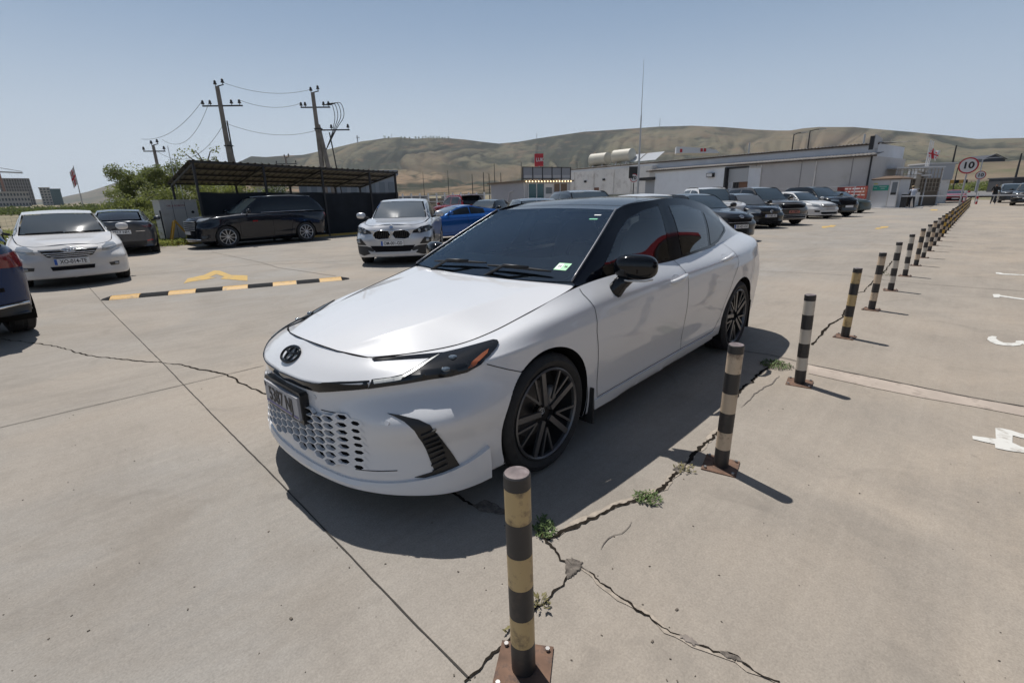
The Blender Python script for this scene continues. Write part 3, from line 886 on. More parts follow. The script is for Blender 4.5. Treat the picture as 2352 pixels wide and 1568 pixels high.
    RDL = [(-1.585, .985), (-1.60, .955), (-1.641, .87), (-1.637, .65), (-1.65, .37), (-1.653, .292)]
    RQL = [(-2.29, .302), (-2.40, .40), (-2.45, .55), (-2.56, .72), (-2.70, .86), (-2.66, 1.02)]
    BSL = [(.40, .718), (.357, .698), (.298, .672), (.20, .632)]
    TKL = [(-3.12, 1.085), (-3.45, 1.052), (-3.66, 1.0), (-3.70, .95)]
    for s_, D in ((1, 'left'), (-1, 'right')):
        for ln in (FDL, RDL, RQL, BSL): ribbon(bv, D, ln, .0042, .0018, .02, gp)
    for sd in (1, -1):
        ribbon(bv, 'front', [(.30 * sd, .520), (.37 * sd, .524), (.46 * sd, .532)], .004, .0018, .02, gp); ribbon(bv, 'front', [(.50 * sd, .268), (.60 * sd, .274), (.68 * sd, .282)], .004, .0018, .02, gp)
    o = gp.build('panel_gap', GAP, root); o['kind'] = 'stuff'
    # ---- sides
    for s_, D in ((1, 'left'), (-1, 'right')):
        for (nm, dx0, dz0, dx1, dz1) in (('front_door', -1.365, .858, -1.60, .873), ('rear_door', -2.35, .905, -2.575, .925)):
            dr = doors[nm, s_ == 1]
            a, n1 = cast(bv, D, dx0, dz0); b, n2 = cast(bv, D, dx1, dz1)
            hb = MB(); hb.tube([a - n1 * .004, a + n1 * .024 - Vector((.03, 0, 0)), (a + b) / 2 + n1 * .036, b + n2 * .024 + Vector((.03, 0, 0)), b - n2 * .004], [.011, .0175, .020, .0175, .011], 10)
            hb.build('door_handle', PEARL, dr, True)
            md_ = (a + b) / 2 + Vector((.03, 0, .010))
            pk = patch(bv, D, [(md_.x + .062 * cos(t), md_.z + .026 * sin(t)) for t in np.linspace(0, 2 * pi, 18)[:-1]], .0008, .03, .002)
            pk.build('handle_recess', mat('recess_shade_white', (.45, .46, .48), .4), dr, True, 40)  # flush patch: the pocket's shade is painted as a darker white
        gb = B.gbvh
        for nm, poly in (('side_window', [(-.63, .983), (-.70, 1.035), (-.82, 1.105), (-1.01, 1.214), (-1.2, 1.295), (-1.42, 1.347), (-1.655, 1.374), (-1.535, .992), (-1.3, .983), (-.86, .973)]),
                         ('side_window', [(-1.815, 1.372), (-2.1, 1.366), (-2.43, 1.312), (-2.305, 1.028), (-1.755, 1.006)]),
                         ('quarter_window', [(-2.495, 1.297), (-2.77, 1.207), (-2.855, 1.15), (-2.835, 1.125), (-2.58, 1.055), (-2.37, 1.032)])):
            patch(gb, D, poly, .003, .04, 0).build(nm, GF if poly[0][0] > -1 else GR if nm == 'side_window' else DARKGLASS, root, True, 40)
        bp = MB(); ribbon(gb, D, [(-1.675, 1.384), (-1.56, .992)], .05, .004, .03, bp); bp.build('pillar_trim', PIANO, root, True)
        tr = MB(); ribbon(gb, D, [(-.47, .958), (-.86, .965), (-1.3, .975), (-1.7, .996), (-2.37, 1.02), (-2.58, 1.045), (-2.86, 1.115), (-2.90, 1.15)], .018, .006, .03, tr); tr.build('window_trim', PIANO, root, True)
        # windscreen moulding
        mo = MB(); Rl = np.array(CAMRY_GH['rail'][:3], float); Rl[:, 1] *= s_
        mo.tube([Vector(p) + Vector((.004, 0, .006)) for p in crv(Rl, 6)], .0065, 6); mo.build('windshield_molding', TRIMGREY, root, True)
        # door mirror
        mr = bpy.data.objects.new('door_mirror', None); COL.objects.link(mr); mr.parent = root; mr.location = (-.755, .950 * s_, 1.030); mr.empty_display_size = .1
        M_ = Matrix.Rotation(radians(22) * s_, 4, 'Z')
        lump('mirror_housing', PIANO, mr, (0, .01 * s_, .012), (.070, .130, .076), (24, 16), 2.7, M_)
        st = MB(); st.tube([(.065, -.105 * s_, -.155), (.060, -.085 * s_, -.125), (.045, -.06 * s_, -.085), (.02, -.02 * s_, -.045)], [.052, .050, .046, .040], 12); st.build('mirror_arm', PIANO, mr, True)
        sg_ = MB(); sg_.tube([(.055, -.10 * s_, -.058), (.070, 0, -.062), (.055, .10 * s_, -.058), (.02, .135 * s_, -.05)], .006, 6); sg_.build('turn_signal', mat('signal_clear', (.55, .53, .5), .2, coat=1), mr, True)
        gl = MB(); gl.box(-.073, -.060, -.085, .085, -.042, .058, M_); gl.build('mirror_glass', CHROME, mr)
        # tail lamp, fuel, mud flaps, sill
        Dr = dir_diag(140, s_)
        tl = patch(bv, Dr, [(s_ * q, w) for q, w in ([(2.80, .965), (3.04, .955), (3.04, .845), (2.93, .875)] if s_ == 1 else [(2.80, .965), (3.04, .955), (3.04, .845), (2.93, .875)][::-1])], .010, .03).build('taillight', REDLAMP, root, True, 40)
        for fx, fz0, fz1 in ((-.40, .13, .36), (-3.235, .14, .42)):
            mf = MB(); mf.box(fx - .012, fx, s_ * .70 if s_ == 1 else -(.915 if fx > -1 else .885), (.915 if fx > -1 else .885) if s_ == 1 else -.70, fz0, fz1); mf.build('mud_flap', RUBBER, root)
        sk = patch(bv, D, [(-.45, .262), (-.47, .195), (-1.0, .182), (-1.62, .196), (-2.05, .212), (-2.32, .232), (-2.30, .296), (-1.62, .282), (-1.0, .270)], .010, .04, .02)
        sk.build('side_skirt', PEARL, root, True, 40)
    # ---- wipers, cowl
    cw = patch(B.gbvh, 'top', [(-.355, -.60), (-.345, -.3), (-.338, 0), (-.345, .3), (-.355, .60), (-.43, .695), (-.52, .66), (-.455, .3), (-.44, 0), (-.455, -.3), (-.52, -.66), (-.43, -.695)], -.004, .05, 0)
    cw.build('cowl', SATIN, root, True)
    for (y0, y1, x1) in ((-.52, .02, -.40), (.05, .58, -.44)):
        wp = bpy.data.objects.new('wiper', None); COL.objects.link(wp); wp.parent = root; wp.empty_display_size = .1
        mb = MB(); pts = []
        for k in range(7):
            t = k / 6; a, n_ = cast(B.gbvh, 'top', -.405 - .02 * t, y0 + (y1 - y0) * t); pts.append(a + Vector((.004, 0, .024)))
        mb.tube(pts, [.006, .008, .009, .010, .009, .008, .005], 6); mb.build('wiper_blade', RUBBER, wp, True)
        mb = MB(); mb.tube([Vector((-.35, y0 + .02, .962)), (pts[2] + Vector((.03, 0, .014))), pts[4] + Vector((0, 0, .012))], [.012, .009, .007], 8); mb.build('wiper_arm', SATIN, wp, True)
    # ---- roof seams, inside of the cabin
    gp2 = MB(); ribbon(B.gbvh, 'top', [(-1.30, -.52), (-1.32, 0), (-1.30, .52)], .008, .002, .03, gp2)
    for s_ in (1, -1): ribbon(B.gbvh, 'top', [(-1.30, .52 * s_), (-1.7, .545 * s_), (-2.2, .535 * s_), (-2.64, .50 * s_)], .008, .002, .03, gp2)
    gp2.build('roof_seam', GAP, root)
    cab = MB()
    cab.quad((-.45, -.76, .5), (-.45, .76, .5), (-3.3, .70, .5), (-3.3, -.70, .5))
    for s_ in (1, -1): cab.quad((-.55, .755 * s_, .5), (-3.3, .68 * s_, .5), (-3.3, .66 * s_, 1.03), (-.55, .74 * s_, .93))
    cab.quad((-.45, -.74, .5), (-.45, .74, .5), (-.47, .70, .93), (-.47, -.70, .93))
    cab.quad((-2.95, -.68, 1.0), (-2.95, .68, 1.0), (-3.4, .60, 1.04), (-3.4, -.60, 1.04))
    cab.build('cabin_lining', CABIN, root)
    hd = MB(); hd.add([(x_, y_, z_) for x_, z_ in ((-1.22, 1.345), (-1.65, 1.40), (-2.2, 1.41), (-2.65, 1.37)) for y_ in (-.54, -.3, 0, .3, .54)], [(i * 5 + j, i * 5 + j + 1, i * 5 + j + 6, i * 5 + j + 5) for i in range(3) for j in range(4)]); hd.build('headliner', mat('headliner', (.34, .34, .33), .9), root)
    ds = MB(); G = []
    for yy in np.linspace(-.70, .70, 15):
        hump = .045 * math.exp(-((yy - .37) / .2) ** 2)
        G.append([(-.44, yy, .955), (-.70, yy, 1.005), (-.92, yy, 1.020 + hump), (-1.02, yy, .985 + hump * .6), (-1.06, yy, .84), (-1.0, yy, .6)])
    V, F = grid_vf(np.array(G)); ds.add(V.tolist(), F); ds.build('dashboard', DASH, root, True, 50)
    sw = MB(); c0 = Vector((-1.12, .37, .985)); ax = Vector((-.9, 0, .42)).normalized(); r_ = Vector((0, 1, 0)); u_ = ax.cross(r_)
    sw.tube([c0 + r_ * .185 * cos(t) + u_ * .185 * sin(t) for t in np.linspace(0, 2 * pi, 29)], .015, 8); sw.bar(c0 - r_ * .18, c0 + r_ * .18, .05, .03); sw.bar(c0, c0 - u_ * .18 * (1 if u_.z > 0 else -1), .05, .03)
    sw.build('steering_wheel', SATIN, root, True, 50)
    for yy in (.37, -.37):
        st = bpy.data.objects.new('front_seat', None); COL.objects.link(st); st.parent = root; st.location = (-1.75, yy, .55); st.empty_display_size = .1
        lump('cushion', SEAT, st, (.1, 0, .05), (.28, .25, .10)); lump('backrest', SEAT, st, (-.22, 0, .36), (.10, .25, .36), M=Matrix.Rotation(radians(-14), 4, 'Y')); lump('headrest', SEAT, st, (-.33, 0, .71), (.06, .13, .10))
    lump('rear_seat', SEAT, root, (-2.6, 0, .80), (.12, .66, .30))
    lump('interior_mirror', SATIN, root, (-1.12, 0, 1.285), (.02, .115, .035))
    pc = patch(B.gbvh, 'front', [(-.13, 1.372), (.13, 1.372), (.10, 1.315), (.06, 1.295), (-.06, 1.295), (-.10, 1.315)], -.004, .04, 0); pc.build('camera_housing', SATIN, root, True)
    ss = B.gbvh
    def ws_quad(name, y0, y1, z0, z1, m, off=.002):
        q = patch(ss, 'front', [(y0, z0), (y1, z0), (y1, z1), (y0, z1)], off, .05, 0); return q.build(name, m, root, True)
    stk = ws_quad('inspection_sticker', .555, .645, 1.028, 1.062, mat('sticker_green', (.22, .62, .30), .5))
    a, n_ = cast(ss, 'front', .58, 1.045); b2, _ = cast(ss, 'front', .58, 1.06)
    ws_quad('sticker_field', .56, .598, 1.032, 1.058, PLATEW, .003)
    put_text('sticker_text', '11', .026, PLATET, root, a + n_ * .004, (0, 1, 0), b2 - a, bold=.001)
    a, n_ = cast(ss, 'front', .625, 1.045); put_text('sticker_text', '26', .022, PLATET, root, a + n_ * .0045, (0, 1, 0), b2 - a)
    ws_quad('toll_tag', .44, .505, 1.300, 1.306, mat('tag_green', (.05, .45, .25), .5)); ws_quad('toll_tag', .445, .50, 1.325, 1.330, PLATEW)
    # shark fin on the roof
    return root, S, B, doors
root, S, B, doors = white_sedan()
# ------------------------------------------------------------------ ground
def ground_mat(name, base, warm, cool, speck=.18):
    m = bpy.data.materials.new(name); m.use_nodes = True
    nt = m.node_tree; b = nt.nodes['Principled BSDF']; L = nt.links
    tc = nt.nodes.new('ShaderNodeTexCoord')
    def noise(scale, detail=6, rough=.55, dist=0.0, vec=None):
        n = nt.nodes.new('ShaderNodeTexNoise'); n.inputs['Scale'].default_value = scale; n.inputs['Detail'].default_value = detail
        n.inputs['Roughness'].default_value = rough; n.inputs['Distortion'].default_value = dist
        L.new(vec or tc.outputs['Object'], n.inputs['Vector']); return n.outputs[0]
    def rng(v, a, b_, c, d):
        r = nt.nodes.new('ShaderNodeMapRange'); r.inputs[1].default_value = a; r.inputs[2].default_value = b_; r.inputs[3].default_value = c; r.inputs[4].default_value = d
        L.new(v, r.inputs[0]); return r.outputs[0]
    def mix(f, a, c, mode='MIX'):
        x = nt.nodes.new('ShaderNodeMix'); x.data_type = 'RGBA'; x.blend_type = mode
        for s_, v in ((0, f), (6, a), (7, c)):
            if isinstance(v, (tuple, float, int)): x.inputs[s_].default_value = (*v, 1) if isinstance(v, tuple) else v
            else: L.new(v, x.inputs[s_])
        return x.outputs[2]
    sep = nt.nodes.new('ShaderNodeSeparateXYZ'); L.new(tc.outputs['Object'], sep.inputs[0])
    # two pours of concrete: a greyer yard, a warmer lane behind the bollards
    ad = nt.nodes.new('ShaderNodeMath'); ad.operation = 'MULTIPLY_ADD'; L.new(noise(.45, 4), ad.inputs[0]); ad.inputs[1].default_value = 2.4; L.new(sep.outputs[1], ad.inputs[2])
    side = rng(ad.outputs[0], 1.6, 4.2, 0, 1)
    c0 = mix(side, cool, warm)
    c1 = mix(rng(noise(.22, 5, .6, .6), .35, .65, 0, 1), c0, base)
    c1 = mix(rng(noise(.9, 7, .66, .8), .34, .66, .0, .85), c1, tuple(v * .74 for v in base))
    c1 = mix(rng(noise(.35, 4, .5, .4), .50, .66, .0, .5), c1, (base[0] * 1.18, base[1] * 1.10, base[2] * 1.02))
    # sweeping marks in one direction
    mp = nt.nodes.new('ShaderNodeMapping'); mp.inputs['Rotation'].default_value = (0, 0, radians(28)); mp.inputs['Scale'].default_value = (.7, 9, 1)
    L.new(tc.outputs['Object'], mp.inputs[0])
    c2 = mix(rng(noise(1.1, 7, .65, .2, mp.outputs[0]), .36, .70, 0, .28), c1, tuple(v * 1.2 for v in base))
    c2 = mix(rng(noise(2.3, 6, .6, .3, mp.outputs[0]), .52, .74, 0, .22), c2, tuple(v * .78 for v in base))
    fine = noise(120, 3, .7); fine2 = noise(26, 5, .7)
    c3 = mix(1.0, c2, rng(fine, .25, .75, 1 - speck, 1 + speck), 'MULTIPLY')
    c3 = mix(1.0, c3, rng(fine2, .3, .7, .93, 1.07), 'MULTIPLY')
    # oil and dirt
    c4 = mix(rng(noise(1.7, 8, .68, 1.2), .57, .74, 0, .45), c3, tuple(v * .58 for v in base))
    c4 = mix(rng(noise(.55, 9, .75, 1.5), .58, .78, 0, .40), c4, tuple(v * .62 for v in cool))
    c4 = mix(rng(noise(7.5, 3, .5), .72, .80, 0, .45), c4, tuple(v * .5 for v in base))
    L.new(c4, b.inputs['Base Color'])
    b.inputs['Roughness'].default_value = .88; b.inputs['Specular IOR Level'].default_value = .25
    bp = nt.nodes.new('ShaderNodeBump'); bp.inputs['Strength'].default_value = .35; bp.inputs['Distance'].default_value = .004
    ad2 = nt.nodes.new('ShaderNodeMath'); ad2.operation = 'ADD'; L.new(fine, ad2.inputs[0]); L.new(fine2, ad2.inputs[1])
    L.new(ad2.outputs[0], bp.inputs['Height']); L.new(bp.outputs[0], b.inputs['Normal'])
    MATS[name] = m
    return m

CONC = ground_mat('yard_concrete', (.314, .280, .240), (.415, .340, .262), (.288, .274, .254))
FIELD = mat('dry_field', (.20, .165, .10), .95, noise=(.35, .45), dirt=(.09, (.10, .12, .05), .8))
ASPH = mat('asphalt', (.16, .155, .15), .9, noise=(3, .15))

mb = MB()
YARD = [(45, -21.0), (45, 45), (-90, 45), (-98, 20), (-98, -8), (-62, -8), (-62, -62), (-20, -62), (-14.5, -24), (-5.0, -21.4)]
mb.add([(x, y, 0) for x, y in YARD], [tuple(range(len(YARD)))])
ground = mb.build('concrete_yard', CONC); ground['kind'] = 'structure'

# the wide land around, rising a little with distance
def terrain_z(r): return -.03 + max(0, (r - 75)) * .0125 if r < 900 else -.03 + 825 * .0125
rings = [0, 20, 45, 75, 95, 120, 160, 220, 320, 480, 700, 1000, 1500, 2400, 4000, 7000]
mb = MB(); NA = 72; V = []
for r in rings:
    for i in range(NA): V.append((r * cos(2 * pi * i / NA), r * sin(2 * pi * i / NA), terrain_z(r)))
mb.add(V, [(k * NA + i, (k + 1) * NA + i, (k + 1) * NA + (i + 1) % NA, k * NA + (i + 1) % NA) for k in range(len(rings) - 1) for i in range(NA)])
fld = mb.build('field', FIELD, smooth=True); fld['kind'] = 'structure'

JOINT = mat('joint_dirt', (.045, .040, .034), .95)
CRACK = mat('crack_dark', (.026, .022, .018), 1.0, spec=0, noise=(30, .4)); SPALL = mat('spalled_edge', (.355, .305, .25), .95, noise=(30, .25), bump=(50, .5))
CHIP = mat('broken_concrete', (.13, .112, .095), .95, noise=(45, .5), bump=(60, .8))
MORTAR = mat('mortar_band', (.42, .355, .30), .9, noise=(3, .2), dirt=(6, (.22, .18, .15), .9))
def strip(name, px, w, m, z=.004, wob=0.0, step=.06, taper=False, seed=1):
    """a joint or crack lying on the yard, a little irregular"""
    R_ = random.Random(seed); P = [gp(*p).to_2d() for p in px]; L = []
    for a, b in zip(P, P[1:]):
        n = max(1, int((b - a).length / step))
        for q in range(n): L.append(a + (b - a) * q / n)
    L.append(P[-1]); V = []; off = 0; wv = 0
    for i, p in enumerate(L):
        t = (L[min(i + 1, len(L) - 1)] - L[max(i - 1, 0)]).normalized(); nrm = Vector((-t.y, t.x))
        crack = name == 'crack'
        off = off * (.72 if crack else .6) + R_.uniform(-1, 1) * wob
        wv = (wv * .6 + R_.uniform(-.75, 1.0) * .55) if crack else R_.uniform(-.2, .25)
        ww = w * max(.18, 1 + wv) / 2
        if taper: ww *= min(1, .25 + 6 * min(i, len(L) - 1 - i) / len(L))
        c = p + nrm * off
        V += [(c.x - nrm.x * ww, c.y - nrm.y * ww, z), (c.x + nrm.x * ww, c.y + nrm.y * ww, z)]
    mb = MB(); mb.add(V, [(2 * i, 2 * i + 1, 2 * i + 3, 2 * i + 2) for i in range(len(L) - 1)])
    o = mb.build(name, m, ground)
    return o
strip('joint', [(200, 655), (240, 700), (372, 832), (500, 965), (640, 1105), (790, 1262), (960, 1440), (1080, 1562)], .006, JOINT, wob=.0012, seed=2)
strip('joint', [(0, 982), (200, 935), (430, 882), (606, 840)], .007, JOINT, wob=.001, seed=3)
strip('joint', [(278, 636), (581, 609), (740, 603), (830, 597)], .014, JOINT, wob=.002, seed=4)
strip('joint', [(487, 579), (600, 603), (640, 615), (770, 634)], .03, mat('joint_faded', (.20, .175, .15), .9), wob=.006, seed=5)
strip('joint', [(645, 600), (720, 595), (830, 585)], .012, JOINT, wob=.002, seed=6)
strip('joint', [(1745, 622), (1995, 635), (2034, 644), (2154, 655), (2352, 669)], .010, JOINT, wob=.001, seed=7)
strip('joint', [(1902, 560), (2048, 565), (2207, 574), (2360, 578)], .012, JOINT, wob=.001, seed=8)
strip('joint', [(1701, 807), (1764, 815), (1814, 826), (1857, 838), (2031, 873), (2210, 910), (2360, 936)], .012, JOINT, z=.008, wob=.003, seed=9)
MB_ = [(1856, 838), (1945, 855), (2031, 872.5), (2210, 909.5), (2380, 939), (2380, 962), (2241.8, 935), (2119, 914), (1995.7, 889), (1857, 858)]
mb = MB(); mb.add([(*gp(*p).to_2d(), .004) for p in MB_], [tuple(range(len(MB_)))]); mb.build('mortar_band', MORTAR, ground)
strip('crack', [(0, 779), (75, 787), (160, 803), (200, 815), (275, 825), (372, 832), (430, 840), (480, 852), (520, 862), (560, 882), (612, 905)], .010, CRACK, wob=.012, step=.04, seed=11)
strip('spalled_edge', [(1258, 1240), (1310, 1208), (1360, 1190), (1400, 1170), (1440, 1156), (1480, 1139), (1520, 1118), (1560, 1080), (1600, 1040), (1640, 1000), (1672, 968)], .034, SPALL, z=.003, wob=.010, step=.03, taper=True, seed=22)
strip('spalled_edge', [(1330, 1302), (1345, 1315), (1390, 1350), (1440, 1385), (1490, 1415), (1530, 1448), (1590, 1480), (1650, 1502), (1690, 1512), (1720, 1535), (1790, 1570)], .016, SPALL, z=.003, wob=.008, step=.03, taper=True, seed=25)
strip('crack', [(1258, 1240), (1310, 1208), (1360, 1190), (1400, 1170), (1440, 1156), (1480, 1139), (1520, 1118), (1560, 1080), (1600, 1040), (1640, 1000), (1672, 968), (1690, 905), (1716, 886), (1752, 852), (1790, 828)], .0155, CRACK, wob=.0085, step=.016, seed=12)
strip('crack', [(1864, 792), (1904, 748), (1932, 729), (1966, 673), (1982, 670), (2003, 648), (2030, 625), (2050, 600)], .016, CRACK, wob=.008, step=.05, seed=13)
strip('crack', [(1040, 1130), (1085, 1160), (1130, 1178), (1180, 1183), (1225, 1210), (1258, 1245), (1290, 1285), (1322, 1305)], .011, CRACK, wob=.008, step=.016, seed=14)
strip('crack', [(1330, 1302), (1345, 1315), (1390, 1350), (1440, 1385), (1490, 1415), (1530, 1448), (1590, 1480), (1650, 1502), (1690, 1512), (1720, 1535), (1790, 1570)], .006, CRACK, wob=.0075, step=.014, seed=15)
strip('crack', [(1066, 1566), (1110, 1522), (1155, 1480), (1182, 1452), (1240, 1395), (1290, 1342), (1310, 1318)], .007, CRACK, wob=.006, step=.014, seed=16)
strip('crack', [(1380, 1262), (1402, 1240), (1440, 1218), (1455, 1200)], .004, mat('hairline', (.14, .12, .105), .9), wob=.01, step=.03, taper=True, seed=17)
strip('crack', [(1700, 935), (1735, 905), (1770, 880), (1790, 862)], .006, mat('hairline', (.14, .12, .105), .9), wob=.01, step=.04, taper=True, seed=18)
def flake(px, seed, m=CHIP, z=.007, name='chipped_patch'):
    R_ = random.Random(seed); P = [gp(*p).to_2d() for p in px]; L = []
    for a, b in zip(P, P[1:] + P[:1]):
        for q in range(5): L.append(a + (b - a) * q / 5 + Vector((R_.uniform(-.006, .006), R_.uniform(-.006, .006))))
    c = sum(L, Vector((0, 0))) / len(L)
    mb = MB(); n = len(L)
    mb.add([(p.x, p.y, z - .003) for p in L] + [(c.x + (p.x - c.x) * .86, c.y + (p.y - c.y) * .86, z) for p in L] , [(i, (i + 1) % n, (i + 1) % n + n, i + n) for i in range(n)] + [tuple(range(n, 2 * n))])
    mb.build(name, m, ground)
flake([(1298, 1284), (1318, 1283), (1338, 1293), (1334, 1310), (1318, 1322), (1303, 1330), (1298, 1312)], 1)
flake([(1560, 1462), (1575, 1458), (1592, 1470), (1606, 1482), (1590, 1482)], 2, mat('chip_pale', (.22, .19, .165), .95, noise=(40, .3)))
flake([(1652, 1496), (1675, 1500), (1700, 1508), (1708, 1522), (1690, 1518), (1668, 1510)], 3)
flake([(1545, 1080), (1562, 1068), (1580, 1058), (1576, 1072), (1560, 1086)], 4)
flake([(1085, 1160), (1115, 1148), (1150, 1165), (1180, 1182), (1140, 1180), (1105, 1176)], 5)

# painted stall numbers and arrows
WPAINT = mat('white_road_paint', (.62, .61, .57), .8, dirt=(14, (.32, .28, .24), .8))
YPAINT = mat('yellow_road_paint', (.50, .33, .10), .85, dirt=(7, (.30, .25, .18), .9))
def decal(name, px, m, label=None):
    P = [gp(*p).to_2d() for p in px]
    mb = MB(); pts = [Vector(p) for p in P]; n = len(pts)
    v2, e2, f2, *_ = delaunay_2d_cdt(pts, [(i, (i + 1) % n) for i in range(n)], [tuple(range(n))], 1, 1e-6)
    mb.add([(p.x, p.y, .0042) for p in v2], [tuple(f) for f in f2])
    return mb.build(name, m, ground)
D6 = lambda x, y: (1837.4 + .3517 * x, 551.2 + .3517 * y)
decal('painted_number', [D6(*p) for p in [(1125, 1280), (1200, 1290), (1278, 1300), (1275, 1228), (1320, 1232), (1380, 1245), (1430, 1262), (1520, 1285), (1520, 1310), (1440, 1292), (1388, 1278), (1386, 1325), (1440, 1350), (1530, 1372), (1530, 1400), (1440, 1388), (1380, 1380), (1330, 1372), (1275, 1360), (1272, 1335), (1180, 1315), (1128, 1302)]], WPAINT)
decal('painted_number', [D6(*p) for p in [(1228, 635), (1255, 628), (1285, 632), (1280, 645), (1300, 660), (1330, 672), (1380, 675), (1405, 672), (1410, 660), (1450, 658), (1500, 670), (1500, 690), (1450, 680), (1440, 688), (1390, 694), (1330, 690), (1280, 682), (1240, 665), (1222, 650)]], WPAINT)
decal('painted_number', [D6(*p) for p in [(1258, 355), (1300, 355), (1310, 362), (1400, 375), (1500, 390), (1500, 398), (1400, 384), (1305, 370), (1300, 378), (1265, 376)]], WPAINT)
decal('painted_number', [D6(*p) for p in [(1278, 212), (1310, 214), (1330, 220), (1463, 227), (1530, 231), (1530, 236), (1463, 232), (1320, 227), (1280, 222)]], WPAINT)
D1 = lambda x, y: (.3124 * x, 306.2 + .3124 * y)
decal('painted_arrow', [D1(*p) for p in [(1350, 1105), (1380, 1068), (1500, 1042), (1570, 1010), (1615, 1010), (1700, 1043), (1820, 1045), (1820, 1085), (1725, 1078), (1620, 1070), (1650, 1055), (1592, 1036), (1540, 1058), (1590, 1062), (1500, 1078), (1410, 1090)]], YPAINT)
DR_ = lambda x, y: (1763.9 + .25 * x, 275.6 + .25 * y)
decal('painted_arrow', [DR_(*p) for p in [(490, 988), (500, 976), (560, 974), (575, 966), (630, 968), (600, 984), (570, 984), (510, 995)]], YPAINT)
decal('painted_arrow', [DR_(*p) for p in [(980, 1003), (1000, 990), (1045, 990), (1030, 978), (1110, 978), (1100, 990), (1060, 993), (1010, 1004)]], YPAINT)
decal('painted_arrow', [DR_(*p) for p in [(1488, 832), (1500, 822), (1560, 822), (1555, 832)]], YPAINT)
decal('painted_line', [(1020, 597), (1032, 600), (1016, 605)], YPAINT)

# weeds in the cracks, crumbs on the concrete
WEED = mat('weed_green', (.085, .13, .035), .7, noise=(40, .35))
WEED2 = mat('weed_dry', (.17, .15, .06), .8, noise=(40, .3))
def weed(px, size, label, n=60, flat=.5, m=WEED, name='weed', long=1.0):
    R_ = random.Random(int(px[0])); c = gp(*px); o = thing(name, label, 'weed', c)
    mb = MB()
    for k in range(n):
        a = R_.uniform(0, 2 * pi); r = size * math.sqrt(R_.random()); h = R_.uniform(.012, .05) * (1 - flat * .6) * (1.2 - r / size)
        b = Vector((r * cos(a) * long, r * sin(a), .003)); t = R_.uniform(0, 2 * pi); l = R_.uniform(.012, .032); w = l * R_.uniform(.25, .45)
        d = Vector((cos(t), sin(t), R_.uniform(.2, 1.1))).normalized(); s_ = Vector((-sin(t), cos(t), R_.uniform(-.3, .3))) * w * .5
        p = b + Vector((0, 0, h * R_.random()))
        mb.add([p, p + d * l * .5 + s_, p + d * l, p + d * l * .5 - s_], [(0, 1, 2, 3)])
    q = mb.build('leaves', m, o); q['kind'] = 'stuff'
    st = MB()
    for k in range(max(3, n // 15)):
        a = R_.uniform(0, 2 * pi); st.tube([(0, 0, .002), (size * .5 * cos(a) * long, size * .5 * sin(a), .012), (size * .9 * cos(a) * long, size * .9 * sin(a), .008)], .0012, 4)
    q = st.build('stems', WEED2, o); q['kind'] = 'stuff'
    return o
weed((1252, 1222), .052, 'tufted green weed growing right behind the nearest bollard', 140, .0)
weed((1248, 1200), .035, 'narrow grassy weed just above the tuft behind the nearest bollard', 50, .0)
weed((1488, 1146), .062, 'spreading weed in the wide crack between the two nearest bollards', 170, .6)
weed((1572, 1078), .05, 'small dry weed in the crack near the second bollard base', 45, .5, WEED2)
weed((1782, 839), .13, 'round green weed patch on the concrete beside the third bollard', 420, .5)
weed((1243, 1387), .035, 'tiny dry tuft beside the lower half of the nearest bollard', 40, .0, WEED2)
weed((2034, 632), .16, 'leafy weed standing at the foot between the fifth and sixth bollards', 90, -1.5)
weed((1183, 1452), .03, 'dry wisp in the crack at the base plate of the nearest bollard', 30, .2, WEED2)
mb = MB(); R_ = random.Random(5)
for k in range(170):
    p = gp(R_.uniform(-50, 2400), 600 + 1000 * R_.random() ** .8)
    s_ = R_.uniform(.0012, .0042) * (1.8 if R_.random() < .06 else 1); a = R_.uniform(0, pi)
    mb.box(-s_, s_, -s_ * R_.uniform(.3, .8), s_ * R_.uniform(.3, .8), 0, s_ * .5, Matrix.Translation((p.x, p.y, .001)) @ Matrix.Rotation(a, 4, 'Z'))
o = mb.build('grit', mat('grit', (.12, .10, .08), .9, noise=(20, .5))); o['kind'] = 'stuff'; tag(o, 'small stones and crumbs scattered over the concrete yard', 'grit')

